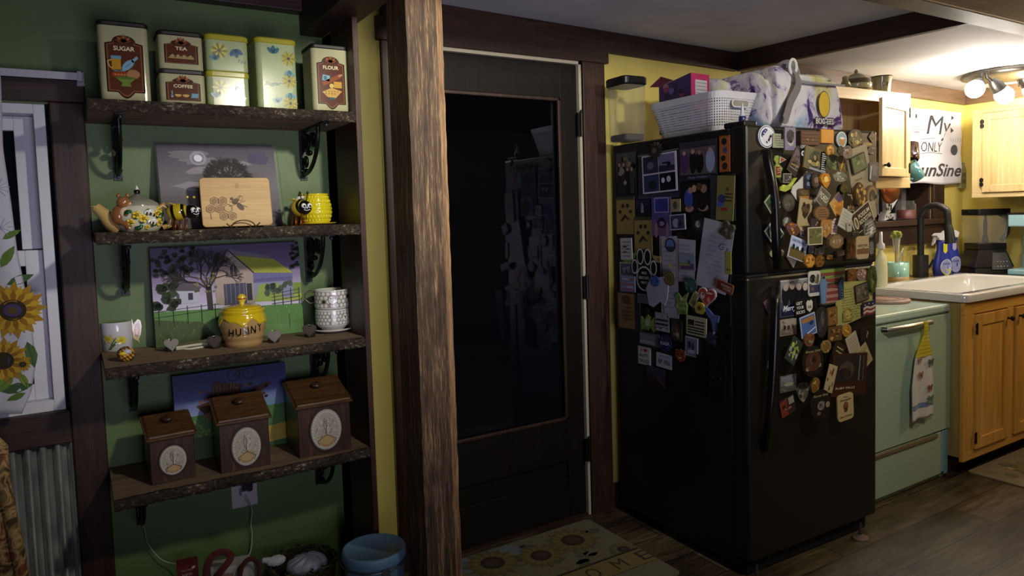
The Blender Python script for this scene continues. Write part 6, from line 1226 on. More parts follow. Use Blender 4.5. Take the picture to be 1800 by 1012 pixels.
m('B', 517, 440, 78, 86, 0, 'rect', '#5a4226', [('B', ['#8a6a3c', '#3c2a16', '#a5834c'], 12)], 'mottled brown square photo'+FD_, name='photo_print', cat='photo')
m('B', 590, 422, 50, 72, 0, 'oct', '#a07c3c', [('I', 'oct', '#8a6228', .8), ('B', GD, 7)], 'gold octagonal badge under the yellow letter', t=.006)
m('B', 709, 446, 68, 80, 0, 'rect', '#17130f', [('K', [(.05, .25), (.15, .1), (.0, -.05), (.05, -.22)], .06, '#8a8672')], 'black square magnet with a pale squiggle near the right edge')
m('B', 628, 507, 74, 100, 24, 'rect', '#a89b80', [('T', '#7a6c52', 7)], 'tilted cream tile magnet with a grid of print')
m('B', 700, 577, 72, 96, 32, 'rect', '#a08f6c', [('I', 'rect', '#94825c', .86), ('B', ['#7d6a48', '#a8966c'], 8)], 'tilted tan tile magnet nearest the right edge'+FD_)
m('B', 360, 478, 60, 76, 0, 'blob', '#6b4426', [('B', ['#a5683a', '#7d7f58', '#4a2c18'], 8)], 'small orange-roofed cottage magnet'+FD_, t=.006)
m('B', 463, 520, 54, 72, 0, 'oct', '#8c7240', [('I', 'oct', '#6a5228', .8), ('B', ['#c0a060', '#7a5c2c'], 7)], 'pale gold octagonal badge left of the striped plate'+FD_, t=.006)
m('B', 265, 545, 78, 112, -35, 'rect', '#33382e', [('B', ['#6d8a3c', '#8a8f80', '#2a3a4a', '#a5b04c', '#17181a'], 20)], 'diamond-set mosaic-like green and grey photo', name='photo_print', cat='photo')
m('B', 382, 610, 120, 176, 0, 'oval', '#191310', [('D', [(0, 0, .36, .32, '#4a2c1e'), (0, .05, .16, .14, '#7a6a5a'), (0, .05, .08, .07, K), (-.25, -.22, .1, .07, '#8a7052'), (.3, -.15, .08, .07, '#9a8468')]), ('W', [('Route Sixty', 0, .33, .07, .74, '#a08e6c')], .4)], 'larger dark round magnet with a script word, upper of the two', t=.004)
m('B', 535, 566, 76, 104, -28, 'rect', '#251a12', [('T', '#b8a272', 4, .7)], 'dark tilted plate with fat pale stripes of lettering'+FD_)
m('B', 606, 690, 196, 236, -5, 'rect', '#3b2115', [('C', [(-.42, -.18), (.44, -.18), (.44, .46), (-.42, .46)], '#2b221c'), ('D', [(-.1, .1, .22, .22, '#4a3c30'), (-.02, .15, .07, .06, '#a08c74'), (-.16, 0, .2, .16, '#26262c')]), ('K', [(.26, -.16), (.28, .44)], .03, '#75706a'), ('K', [(.38, -.16), (.38, .44)], .02, '#5f5850'), ('W', [('RUBY FALLS', -.12, -.31, .05, .55, '#b8a890')])], 'big dark red-brown photo folder lettered RUBY FALLS', name='photo_print', cat='photo')
m('B', 491, 716, 54, 130, -20, 'rect', '#a8966c', [('B', ['#7a3a28', '#8a7a58', '#5c5038'], 10)], 'cream card with small red pictures left of the photo folder')
m('B', 230, 745, 94, 96, 0, 'rect', '#5c5b54', [('P', '#77777c', '#4c4a3a', 0), ('D', [(0, -.05, .3, .12, '#8d8c74')])], 'grey landscape photo magnet near the handle'+FD_, name='photo_print', cat='photo')
m('B', 321, 803, 74, 122, 0, 'arrow', '#5a5446', [('B', ['#7d7662', '#3d382e', '#8f8872'], 12)], 'grey stone arrowhead-shaped magnet', t=.006)
m('B', 397, 757, 62, 80, -20, 'blob', '#7d6028', [('B', ['#b8923c', '#a04a20', '#d0b060'], 8)], 'small golden group-of-figures magnet'+FD_, t=.008)
m('B', 226, 886, 92, 90, 14, 'rect', '#3a2520', [('C', [(-.5, -.5), (-.05, -.5), (0, .5), (-.5, .4)], '#73301f'), ('C', [(.1, .05), (.46, .05), (.46, .46), (.1, .46)], '#8d8a80'), ('B', ['#2a1a16', '#8a6c50'], 5)], 'red and grey striped magnet at the lower left'+FD_)
m('B', 430, 878, 118, 172, 0, 'oval', '#15110e', [('D', [(0, -.02, .17, .15, '#7d776a'), (0, -.02, .09, .08, K), (.32, -.03, .1, .1, '#8a7a58'), (-.1, -.26, .09, .06, '#6d5d44')]), ('W', [('Route Sixty', 0, .32, .07, .72, '#a08e6c')], .4), ('T', '#6d675a', 2, .3)], 'dark round magnet with a script word, lower of the two', t=.004)
m('B', 582, 890, 88, 150, 3, 'round', '#b39c6c', [('D', [(0, .04, .17, .16, '#6b4c34'), (0, -.1, .12, .1, '#5a3d28')]), ('W', [('The', 0, .38, .06, .3, '#2e2418'), ('Pineapple', 0, .28, .08, .7, '#2e2418'), ('New Orleans', 0, -.34, .07, .76, '#2e2418')])], 'beige card magnet with a pineapple, lowest'+FD_, t=.005)
m('B', 110, 272, 44, 70, 30, 'rect', '#5c4452', [], 'small plum diamond magnet left of the lower handle')
m('B', 116, 640, 24, 66, 0, 'blob', '#6a6a5c', [('B', ['#9a9a88'], 4)], 'tiny key-like pale magnet left of the lower handle')
# -- side of the fridge
m('C', 122, 308, 134, 306, 0, 'rect', '#2b2b2f', [('P', '#4a4a48', '#151517', 4, ['#1a1a1e', '#242429', '#3a3a40']), ('B', ['#6d665c', '#8a7d6e'], 6)], 'dark group photo in the top left corner'+SD, name='photo_print', cat='photo')
m('C', 356, 312, 288, 320, 0, 'rect', '#232329', [('K', [(-.5, .44), (.5, .5)], .02, '#6a6a64'), ('B', ['#33333a', '#1a1a1e'], 10), ('C', [(-.5, -.5), (.5, -.5), (.5, -.38), (-.5, -.42)], '#34344a')], 'large dark metallic photo mount behind the four-picture collage', t=.004)
m('C', 358, 300, 232, 262, 2, 'rect', '#c2bec8', [('C', [(-.46, -.46), (-.01, -.46), (-.01, -.02), (-.46, -.02)], '#2e3858'), ('C', [(.01, -.46), (.46, -.46), (.46, -.02), (.01, -.02)], '#14151e'), ('C', [(-.46, .02), (-.01, .02), (-.01, .46), (-.46, .46)], '#2f2f42'), ('C', [(.01, .02), (.46, .02), (.46, .46), (.01, .46)], '#6a6488'), ('C', [(.01, .02), (.46, .02), (.46, .16), (.01, .18)], '#2a2834'), ('D', [(-.24, .22, .1, .1, '#5a5a70'), (-.2, -.3, .12, .12, '#22222c'), (.12, -.2, .05, .07, '#c0c4d0'), (.28, -.18, .06, .08, '#b0b4c4'), (.2, .24, .1, .02, '#17171d'), (.3, .2, .05, .06, '#17171d')])], 'white-framed collage of four holiday photos', name='photo_print', cat='photo')
m('C', 325, 140, 98, 116, 0, 'spiky', '#2a2522', [('B', ['#4a433c', '#18151a'], 7), ('D', [(0, 0, .16, .16, '#5a5046')])], 'dark wrought flower magnet above the collage', t=.012)
m('C', 632, 212, 250, 268, 0, 'rect', '#25252d', [('C', [(-.5, .36), (.5, .36), (.5, .5), (-.5, .5)], '#33343c'), ('C', [(-.48, -.34), (.48, -.34), (.48, .34), (-.48, .34)], '#5a5052'), ('D', [(-.36, .0, .12, .3, '#4c2f5a'), (-.12, -.02, .1, .3, '#1c1a1e'), (.06, -.04, .11, .28, '#17151a'), (.34, -.02, .12, .3, '#8c9ab4')]), ('D', [(-.36, .22, .05, .06, '#a58a80'), (-.12, .24, .05, .06, '#a58a80'), (.06, .2, .05, .06, '#8d6a5a'), (.34, .24, .05, .06, '#a58a80')]), ('W', [('Happy Holidays from', .1, -.41, .06, .74, '#7a7a94')], .4)], 'family photo card with a script caption, top middle'+SD, name='photo_print', cat='photo')
m('C', 823, 163, 70, 246, 0, 'rect', '#8a4a24', [('I', 'rect', '#a35c30', .9), ('D', [(0, .34, .26, .1, '#1a1414'), (.1, .1, .2, .09, '#3c4460'), (-.1, -.12, .24, .08, '#1a1414'), (.05, -.34, .26, .1, '#2a1c18')])], 'tall orange and black magnet strip in the top right corner'+SD)
m('C', 620, 470, 214, 204, 0, 'rect', '#17171a', [('P', '#1c1a1c', '#2a2624', 0), ('D', [(-.22, -.05, .14, .34, '#3b4f9c'), (.2, -.05, .18, .4, '#241c1c'), (-.2, -.38, .14, .12, '#a58270'), (.24, -.36, .16, .12, '#a58270')]), ('D', [(-.04, .28, .07, .12, '#b8927c'), (-.16, .22, .08, .11, '#a5806c'), (.26, .26, .1, .14, '#a5806c'), (.12, .34, .09, .12, '#5c4630')])], 'night-out photo of two women in blue and black', name='photo_print', cat='photo')
m('C', 808, 475, 168, 310, 0, 'rect', '#26262b', [('I', 'rect', '#303138', .96)], 'clear plastic sleeve holding the olive card', name='photo_sleeve', cat='sleeve')
m('C', 828, 478, 116, 300, -4, 'rect', '#75733c', [('D', [(-.2, -.02, .22, .1, '#2c3566'), (-.25, -.14, .2, .07, '#44549c'), (0, -.25, .2, .04, '#8a2c30'), (.12, .2, .1, .04, '#6b3026')]), ('K', [(.0, .1), (.42, .09)], .05, '#22222a'), ('K', [(.0, .03), (.42, .02)], .05, '#22222a'), ('K', [(.0, -.05), (.42, -.06)], .05, '#22222a')], 'olive card with a blue emblem inside the plastic sleeve', name='paper_note', cat='card')
def paw(lab, x, y, w, h):
    m('C', x, y, w, h, 0, 'rect', '#84733f', [('C', [(-.5, .42), (.5, .42), (.5, .5), (-.5, .5)], '#3a382e'), ('D', [(-.12, .26, .09, .06, '#2a2418'), (.14, .26, .09, .06, '#2a2418'), (-.28, .1, .09, .05, '#2a2418'), (.3, .1, .09, .05, '#2a2418')]), ('C', [(-.26, -.14), (-.02, .04), (.28, -.12), (.16, -.12), (.0, -.06), (-.14, -.16)], '#2a2418')], lab, name='paper_note', cat='card')
paw('tan card with ink paw prints, upper left one of the two', 118, 602, 122, 252); paw('tan card with ink paw prints, lower one beside the photo strip', 245, 752, 118, 262)
m('C', 240, 540, 92, 94, 0, 'rect', '#232339', [('P', '#2c2c44', '#17172a', 1)], 'small dark blue photo between the tan cards'+SD, name='photo_print', cat='photo')
m('C', 373, 610, 128, 262, 0, 'rect', '#5c4f86', [('P', '#4c4a8c', '#6a5670', 0), ('I', 'rect', '#4f4a80', .5), ('C', [(-.34, .1), (.44, .1), (.44, .5), (-.34, .5)], '#8d8ab8'), ('C', [(-.28, .13), (.38, .13), (.38, .46), (-.28, .46)], '#36367a'), ('D', [(.05, -.16, .22, .14, '#2c2338'), (.05, -.18, .14, .06, '#b4a8c8'), (-.25, -.35, .1, .2, '#8a6c78'), (.35, -.35, .1, .2, '#8a6c78')])], 'tall purple concert photo', name='photo_print', cat='photo')
m('C', 473, 530, 66, 86, 0, 'rect', '#8b8560', [('D', [(0, 0, .22, .3, '#4a4a3c'), (0, .22, .12, .12, '#5c5a48')])], 'small beige card with a figure right of the purple photo')
m('C', 489, 649, 104, 104, 3, 'rect', '#b3b0bd', [('I', 'rect', '#3e3c58', .88), ('D', [(-.1, -.05, .2, .3, '#8a88a0'), (.15, -.1, .15, .2, '#2a2838')])], 'white-bordered square snapshot right of the purple photo', name='photo_print', cat='photo')
m('C', 648, 668, 82, 82, 0, 'blob', '#3a3a42', [('D', [(-.15, .05, .2, .28, '#b8b6b4'), (-.05, .1, .1, .14, '#1a1a1e'), (.25, -.1, .16, .3, '#4c4c78')])], 'small black and white dog trinket above the white letter', t=.008)
m('C', 500, 775, 82, 108, 0, [(-.5, -.5), (.5, -.5), (.5, .2), (.25, .3), (.2, .5), (-.1, .5), (-.15, .3), (-.5, .2)], '#34180f', [], 'dark brown jug-shaped magnet'+SD)
# white letter with corners from the photo
m('C', 755, 890, 215, 440, -11, 'rect', '#a3a2ad', [('W', [('G', .18, .16, .09, .2, '#4a4e7c'), ('y', .36, .15, .07, .1, '#4a4e7c')], .2), ('T', '#8d8fa3', 9, .6)], 'white handwritten letter hanging tilted under the clover magnet', name='paper_note', cat='note', t=.0008)
m('C', 838, 706, 100, 130, 0, 'clover', '#4a473a', [('B', ['#66624e', '#33312a'], 8), ('D', [(0, 0, .1, .1, '#7d7862')])], 'bronze four-leaf clover magnet holding the white letter', t=.01)
m('C', 150, 905, 92, 70, 0, 'rect', '#5a8a34', [], 'bright green card edge behind the small printed slip'+SD, name='paper_note', cat='card', t=.001)
m('C', 124, 840, 76, 146, 2, 'rect', '#a8a8a8', [('D', [(-.1, .1, .2, .05, '#3f3f45'), (.15, .0, .15, .04, '#55555a'), (-.1, -.14, .2, .05, '#4a4a50')]), ('T', '#5a5a60', 5)], 'small white printed slip at the left edge'+SD, name='paper_note', cat='note')
m('C', 430, 1040, 118, 550, 1, 'rect', '#a4a3ab', [('K', [(-.42, .48), (-.36, -.48)], .06, '#8a5a5a'), ('K', [(-.44, .4), (-.4, -.4)], .04, '#4f6a44'), ('T', '#8688a0', 14, .8, 1), ('D', [(.1, .14, .1, .03, '#b8b060')])], 'long floral-edged shopping list, left one', name='paper_note', cat='note', t=.001)
m('C', 548, 925, 122, 290, -3, 'rect', '#a5a4ac', [('K', [(-.42, .48), (-.4, -.48)], .05, '#8a5a5a'), ('T', '#8688a0', 9, .8, 1)], 'shorter floral-edged notepaper right of the long list', name='paper_note', cat='note', t=.001)
m('C', 437, 813, 62, 92, 0, 'oval', '#141418', [('I', 'oval', '#5a6ea8', .84), ('C', [(-.38, -.1), (.38, -.1), (.3, -.32), (0, -.42), (-.3, -.32)], '#34363f')], 'blue-skied oval magnet on the long list', t=.005)
m('C', 337, 912, 60, 42, -4, 'rect', '#8f875c', [('D', [(.28, 0, .16, .24, '#6d6030')])], 'small pale gold tag left of the long list')
m('C', 556, 935, 106, 112, 2, 'rect', '#8d8c94', [('I', 'rect', '#7a90a0', .86), ('C', [(-.43, -.43), (.43, -.43), (.43, -.1), (-.43, .0)], '#5a4468'), ('C', [(-.43, -.2), (.2, -.2), (.2, -.05), (-.43, -.02)], '#8d9050'), ('D', [(.15, 0, .08, .14, '#5a4468')])], 'stamp-like landscape magnet on the shorter notepaper')
m('C', 127, 985, 92, 92, 0, 'rect', '#a3a1a8', [('I', 'rect', '#54525e', .86), ('B', ['#8a8890', '#3a3842'], 8)], 'grey snapshot in a pale frame left of the paw', name='photo_print', cat='photo')
m('C', 852, 940, 34, 150, 0, 'rect', '#8f9040', [('W', [('IN', 0, -.3, .08, .7, '#20200f')])], 'narrow yellow strip showing behind the white letter')
def pawart():
    def lobes(k): return [(0, -.16, .30*k, .27*k), (-.38, .1, .115*k, .155*k), (-.15, .34, .125*k, .17*k), (.15, .34, .125*k, .17*k), (.38, .1, .115*k, .155*k)]
    return [('D', [(x, z, rx+.02, rz+.017, '#c8c7c9') for x, z, rx, rz in lobes(1.0)]), ('D', [(x, z, rx-.015, rz-.013, '#0c0c0c') for x, z, rx, rz in lobes(1.0)]), ('W', [('WHO', 0, -.03, .06, .2, '#c8c7c9'), ('RESCUED', 0, -.14, .06, .42, '#c8c7c9'), ('WHO?', 0, -.25, .06, .26, '#c8c7c9')])]
m('D', 252, 70, 164, 290, 0, [(-.42, -.3), (-.3, -.44), (.3, -.44), (.42, -.3), (.5, .12), (.38, .3), (.2, .5), (-.2, .5), (-.38, .3), (-.5, .12)], '#0b0b0b', pawart(), 'black paw-shaped magnet lettered WHO RESCUED WHO?', t=.002)
m('D', 133, 160, 100, 112, 0, 'rect', '#6d7d9c', [('C', [(-.05, -.3), (.4, -.28), (.4, .1), (-.05, .1)], '#a59aa8'), ('S', '#8a5a6a', 3), ('W', [('faith', -.1, .32, .12, .5, '#b8c0d4')])], 'pale blue flag photo left of the paw'+SD, name='photo_print', cat='photo')
m('D', 138, 352, 156, 256, 1, 'rect', '#232225', [('C', [(-.42, -.44), (.28, -.44), (.28, .46), (-.42, .46)], '#7a6040'), ('D', [(-.07, .3, .2, .12, '#4f3a22'), (-.07, -.1, .22, .16, '#6a5034')]), ('T', '#4f3a22', 5, .5)], 'brown kraft poster card in a dark sleeve'+SD, name='paper_note', cat='card')
m('D', 245, 262, 76, 60, 0, 'rect', '#55565a', [('T', '#2c2c30', 3)], 'small grey plate magnet under the paw')
m('D', 345, 215, 148, 205, 2, [(-.5, .1), (-.3, .42), (.3, .5), (.5, .2), (.42, -.2), (.3, -.42), (.1, -.3), (-.2, -.5), (-.4, -.44)], '#9896a8', [], 'large pale state-shaped paper below the paw', name='paper_note', cat='note')
m('D', 325, 138, 60, 60, 20, 'oct', '#2c3f86', [('T', '#5a6cb0', 3)], 'small blue cap magnet overlapping the paw', t=.006)
m('D', 430, 118, 66, 96, 0, 'oval', '#4c4228', [('I', 'oval', '#75663c', .84), ('I', 'oval', '#5c502e', .6)], 'bronze oval coin magnet on the long list', t=.006)
m('D', 276, 432, 98, 122, 0, [(-.5, -.1), (-.44, .3), (-.2, .1), (0, .5), (.2, .1), (.44, .34), (.5, -.3), (.4, -.5), (.2, -.2), (0, -.45), (-.25, -.3), (-.4, -.48)], '#7d9a4c', [('D', [(0, 0, .16, .2, '#b0b8a0')]), ('B', ['#6a8a3c', '#a0b46c'], 6)], 'green leafy sprig magnet, lower left'+SD, t=.006)
m('D', 262, 355, 46, 60, 0, 'blob', '#2a1d1d', [('B', ['#4a2c2c', '#3a3030'], 4)], 'tiny dark bottle magnet above the green sprig')
m('D', 378, 430, 92, 124, 0, 'rect', '#8a8a8e', [('S', '#28282c', 4), ('W', [('REFUSE', 0, .33, .12, .8, '#d0d0d4'), ('ALL MEN', 0, -.36, .12, .8, '#d0d0d4')])], 'grey plate magnet with bold striped lettering'+SD)
m('D', 482, 487, 74, 140, -2, 'rect', '#35302b', [('D', [(0, .1, .2, .2, '#55483c'), (.1, -.2, .18, .12, '#8d8668')]), ('B', ['#4a4036', '#6d6452'], 7)], 'dark upright magnet with a tiny bowl picture'+SD)
m('D', 517, 295, 86, 150, 0, [(-.2, -.5), (.35, -.48), (.4, -.1), (.3, .1), (.5, .5), (.2, .35), (0, .2), (-.3, .45), (-.5, .3), (-.35, 0), (-.3, -.3)], '#6f8a48', [('D', [(0, .2, .18, .08, '#b0b88a'), (0, -.15, .2, .14, '#8a9a5c')]), ('B', ['#8fae5c', '#55703a'], 7)], 'green sprouting plant magnet in the middle'+SD, t=.008)
m('D', 606, 266, 44, 92, -32, 'rect', '#a3a088', [('I', 'rect', '#7d7a4c', .7)], 'small tilted cream card left of the red heart')
m('D', 697, 252, 118, 146, -4, 'heart', '#b8a5a0', [('I', 'heart', '#a33a2c', .88), ('D', [(-.22, .05, .12, .16, '#c8b8b0'), (-.2, .12, .06, .06, '#33241f'), (.12, -.1, .1, .12, '#d08a78'), (.15, .2, .2, .04, '#d8c0b8')])], 'red heart-shaped magnet with a little figure', t=.006)
m('D', 645, 330, 70, 80, 0, 'blob', '#a59c38', [('D', [(0, 0, .26, .26, '#7d6f28'), (0, 0, .14, .14, '#4a4418')])], 'yellow flower-like magnet below the red heart', t=.008)
m('D', 580, 168, 80, 98, 0, 'oval', '#28393a', [('I', 'oval', '#39514f', .84), ('B', ['#557370', '#22302f'], 6)], 'teal glass oval magnet above the red heart', t=.006)
m('D', 822, 178, 124, 62, -16, 'round', '#8a5a40', [('I', 'round', '#5a2c1c', .88), ('W', [('BOURBON', .12, .14, .24, .6, '#c0a088'), ('HOME', .2, -.16, .24, .42, '#c0a088')])], 'brown strip magnet lettered HOME below the white letter')
m('D', 733, 420, 96, 182, 0, [(-.5, .5), (-.2, .4), (.1, .22), (.5, .2), (.4, -.1), (.42, -.3), (.1, -.5), (0, -.1), (-.1, .05), (-.35, .2)], '#4a5f92', [('D', [(.15, -.42, .08, .05, '#a8b4cc')])], 'blue ribbon-shaped magnet right of the yellow flower', t=.004)
m('D', 622, 460, 130, 124, -2, 'rect', '#9a9a7a', [('C', [(-.42, .02), (-.1, .02), (-.1, .32), (-.42, .32)], '#1c1c1c')]+[('K', [(x0, z), (.42, z)], .05, '#22221f') for x0, z in ((-.05, .25), (-.05, .1), (-.42, -.08), (-.42, -.22), (-.42, -.36))], 'cream plate magnet with a black striped flag'+SD)
m('D', 740, 556, 86, 60, -22, 'round', '#2e2c3c', [('D', [(.2, 0, .12, .2, '#4c4a60')])], 'small dark violet tag below the blue ribbon')
m('D', 288, 553, 130, 82, 0, 'rect', '#4a4a50', [('C', [(-.48, -.4), (.3, -.4), (.3, .4), (-.48, .4)], '#6a6a70'), ('C', [(-.48, -.4), (.3, -.4), (.3, -.1), (-.48, -.1)], '#85858a')], 'grey blurred photo magnet, lower left'+SD, name='photo_print', cat='photo')
m('D', 400, 580, 82, 112, 0, 'oval', '#20264f', [('W', [('NASA', 0, .0, .2, .72, '#c0c4d4')], .1), ('K', [(-.4, -.2), (.3, .3)], .03, '#8a3a44'), ('D', [(-.2, .25, .03, .02, '#c0c4d4'), (.2, -.25, .03, .02, '#c0c4d4')])], 'round dark blue magnet lettered NASA')
m('D', 252, 668, 82, 120, 0, 'rect', '#b3b2b0', [('W', [('I', -.22, .3, .16, .06, '#1c1a1a'), ('BUTT', 0, .0, .18, .7, '#1c1a1a'), ('DRUGS', 0, -.3, .18, .84, '#1c1a1a')]), ('C', [(p[0]+.12, p[1]+.3) for p in heartp(.34, .24)], '#8a2c22')], 'white square magnet lettered I heart BUTT DRUGS')
m('D', 392, 706, 102, 94, -2, 'rect', '#a3adb4', [('W', [('AIP 1836', 0, -.06, .34, .8, '#33383f'), ('ARKANSAS', 0, .32, .12, .6, '#55606a')])], 'pale blue number-plate magnet right of BUTT DRUGS')
m('D', 588, 605, 84, 130, -2, 'rect', '#8f8ea0', [('I', 'rect', '#6a6880', .86), ('D', [(-.15, .1, .12, .2, '#2c2c3c'), (.12, .05, .12, .2, '#3a3a4c'), (0, -.25, .3, .1, '#9a98ac')])], 'violet-grey photo of two figures'+SD, name='photo_print', cat='photo')
m('D', 508, 668, 66, 88, 0, 'shield', '#73391f', [('D', [(-.2, .12, .12, .06, '#2c1a14'), (.2, .12, .12, .06, '#2c1a14'), (0, -.16, .2, .06, '#c08a50')])], 'orange-brown mask-like magnet right of the number plate', t=.006)
m('D', 332, 820, 122, 130, -2, 'rect', '#2e2832', [('P', '#3c3646', '#2a1a1c', 0), ('K', [(-.2, .45), (.45, -.3)], .03, '#55506a')], 'dim purple and brown photo, lowest on the left'+SD, name='photo_print', cat='photo')
for i, (x, y, w, h, lab) in enumerate(((822, 596, 96, 272, 'very dark photo strip, highest of the three'), (668, 805, 90, 256, 'very dark photo strip, leftmost of the three'), (770, 852, 104, 272, 'very dark photo strip with two specks, lowest of the three'))):
    m('D', x, y, w, h, -3, 'rect', '#191715', [('B', ['#24211c', '#121110'], 12)]+([('D', [(-.2, .1, .03, .012, '#8a8a84'), (.25, .1, .03, .012, '#8a8a84')])] if i == 2 else []), lab, name='photo_print', cat='photo')

# ================================================================ ON TOP OF THE FRIDGE
ZT = FH+.0015
def onfr(px, py, z=ZT): q = FMI @ PZ(px, py, z); return q
# tall clear container with black lid (back left)
y0 = FD-.10; A = FMI @ PP(1094, 180, C0+FV*(FD-.17), FV); ww = .155
xl = .035; r = T('clear_container', 'tall clear plastic food container with black lid at the back of the fridge top', 'container', M=FM @ Matrix.Translation((0, 0, ZT)))
def fx(px, py, y): return (FMI @ PP(px, py, C0+FV*y, FV))
yb = FD-.17; L_ = fx(1095, 160, yb).x; R_ = fx(1134, 160, yb).x; TT = fx(1120, 133, yb).z-ZT
cw = max(.09, R_-L_); cx = L_+cw/2+.012; cdp = .13
b = MB(Matrix.Translation((cx, yb+cdp/2, 0))); o = rrect(cw, cdp, .02, 4); i_ = rrect(cw-.005, cdp-.005, .018, 4); n = len(o); h1 = TT-.035
vs = [(p[0]*.93, p[1]*.93, 0) for p in o]+[(p[0], p[1], h1) for p in o]+[(p[0]*.93, p[1]*.93, .003) for p in i_]+[(p[0], p[1], h1) for p in i_]
fs = []
for i in range(n):
    j = (i+1) % n; fs += [(i, j, n+j, n+i), (2*n+j, 2*n+i, 3*n+i, 3*n+j), (n+i, n+j, 3*n+j, 3*n+i)]
fs += [tuple(range(n))[::-1], tuple(range(2*n, 3*n))]
b.add(vs, fs, '#c9c9c0', True); b.build('clear_body', film, r)
b = MB(Matrix.Translation((cx, yb+cdp/2, 0))); b.prism(rrect(cw+.008, cdp+.008, .02, 4), TT-.036, TT, '#141416', bev=.006); b.build('black_lid', plast, r)
b = MB(Matrix.Translation((cx, yb+cdp/2, 0))); b.prism(rrect(cw*.86, cdp*.86, .015, 4), .004, .03, '#3a352c', bev=.004); b.build('dried_food', matte, r)
# white basket
yF = .245; bl = fx(1276, 215, yF); brr = fx(1338, 218, yF+.0); 
r = T('white_basket', 'white perforated plastic basket on top of the fridge', 'basket', M=FM @ Matrix.Translation((0, 0, ZT)))
by0, by1 = .17, .56; bx0, bx1 = .045, fx(1338, 200, by0).x; hB = fx(1276, 159, by0).z-ZT
def ring_at(z, g, n=5): return [(p[0], p[1], z) for p in rrect(bx1-bx0+g*2, by1-by0+g*2, .045, n, (bx0+bx1)/2, (by0+by1)/2)]
def bask(z0, z1, g0, g1, mat, name, th=.0028, uv=False):
    b = MB(); A_ = ring_at(z0, g0); B_ = ring_at(z1, g1); C_ = ring_at(z1, g1-th); D_ = ring_at(z0, g0-th); n = len(A_)
    per = [0]
    for i in range(n): per.append(per[-1]+(Vector(B_[(i+1) % n])-Vector(B_[i])).length)
    for i in range(n):
        j = (i+1) % n; k = 1/.0095
        b.add([A_[i], A_[j], B_[j], B_[i]], [(0, 1, 2, 3)], '#c9c9cd', False, [(per[i]*k, 0), (per[i+1]*k, 0), (per[i+1]*k, (z1-z0)*k), (per[i]*k, (z1-z0)*k)])
        b.add([D_[j], D_[i], C_[i], C_[j]], [(0, 1, 2, 3)], '#c9c9cd', False, [(per[i+1]*k, 0), (per[i]*k, 0), (per[i]*k, (z1-z0)*k), (per[i+1]*k, (z1-z0)*k)])
        if not uv: b.add([B_[i], B_[j], C_[j], C_[i]], [(0, 1, 2, 3)], '#c9c9cd'); b.add([A_[j], A_[i], D_[i], D_[j]], [(0, 1, 2, 3)], '#c9c9cd')
    return b.build(name, mat, r)
bask(.018, hB-.026, -.028, -.004, weave_m, 'perforated_wall', uv=True); bask(hB-.026, hB, -.003, .003, plast, 'rim', .006)
b = MB(); b.add([p for p in ring_at(.001, -.03)]+[p for p in ring_at(.018, -.027)], [tuple(range(24))[::-1], tuple(range(24, 48))]+[(i, (i+1) % 24, 24+(i+1) % 24, 24+i) for i in range(24)], '#c4c4c8'); b.build('basket_floor', plast, r)
b = MB(); hx0 = (bx0+bx1)/2; b.tube([(p[0], by0-.004, p[1]) for p in rrect(.09, .026, .012, 4, hx0, hB-.045)], .003, '#c9c9cd', 8, True); b.prism(rrect(.086, .022, .01, 4, hx0, hB-.045), by0-.003, by0-.0005, '#8d8a7d', ax='Y'); b.build('handle_slot', plast, r)
# cardboard box lying behind / in the basket
q = FM @ Matrix.Translation((.10, .36, ZT+.022)) @ Matrix.Rotation(.08, 4, 'Z')
r = T('snack_box', 'torn purple and magenta cardboard box sticking out of the white basket', 'box', M=q)
hS = fx(1215, 132, .40).z-ZT-.022
b = MB(); b.hexa([(0, 0, 0), (.11, 0, 0), (.11, .17, 0), (0, .17, 0), (0, 0, hS), (.11, 0, hS), (.11, .17, hS-.012), (0, .17, hS-.03)], '#3a2d52'); b.build('carton', satin, r)
b = MB(Matrix.Translation((0, -.0004, 0))); b.rect(.055, hS/2, .11, hS, 1, '#a32a55'); b.rect(.06, hS*.72, .07, hS*.34, 2, '#b4b0b8')
for i in range(5): b.rect(.06, hS*(.60+.06*i), .06, .0025, 3, '#6d6872')
b.build('end_label', paper, r)
b = MB(Matrix.Rotation(-math.pi/2, 4, 'Z') @ Matrix.Translation((0, -.0004, 0)))
rnd = random.Random(31)
for _ in range(22): blob(b, -rnd.uniform(.02, .15), rnd.uniform(.03, hS-.03), .016, .012, 1+_ % 3, rnd.choice(['#77324f', '#5a4a80', '#2c2238', '#8a5a6a']), rnd, 7)
b.build('side_print', paper, r)
b = MB(); b.add([(0, .17, hS-.03), (0, .09, hS-.015), (-.03, .13, hS+.004), (-.035, .19, hS-.03)], [(0, 1, 2, 3), (3, 2, 1, 0)], '#5a2438'); b.build('torn_flap', satin, r)
# tie-dye duffel bag
yB = .10; x0 = fx(1372, 215, yB).x; x1 = fx(1490, 215, yB).x; hT = fx(1440, 126, yB+.03).z-ZT
r = T('tie_dye_bag', 'grey and purple tie-dye duffel bag with BUC-EES lettering on the fridge top', 'bag', M=FM @ Matrix.Translation((x0, yB, ZT)))
BW = x1-x0; BD = .36
def soft(u, v, w_, d_, h_, ex=.2):
    th = 2*math.pi*u; ph = math.pi*(v-.5); sp = lambda a, e: math.copysign(abs(a)**e, a)
    x = sp(math.cos(ph), ex)*sp(math.cos(th), ex); y = sp(math.cos(ph), ex)*sp(math.sin(th), ex); z = sp(math.sin(ph), ex)
    k = 1+.012*math.sin(9*th+3*ph)+.008*math.sin(17*ph+5*th)
    zz_ = (z+1)/2; taper = 1-.14*zz_**2
    return (w_/2+x*w_/2*k*taper, d_/2+y*d_/2*k*taper, zz_*h_*(1+.05*math.sin(th*2+1)*zz_+.03*math.sin(5*x)))
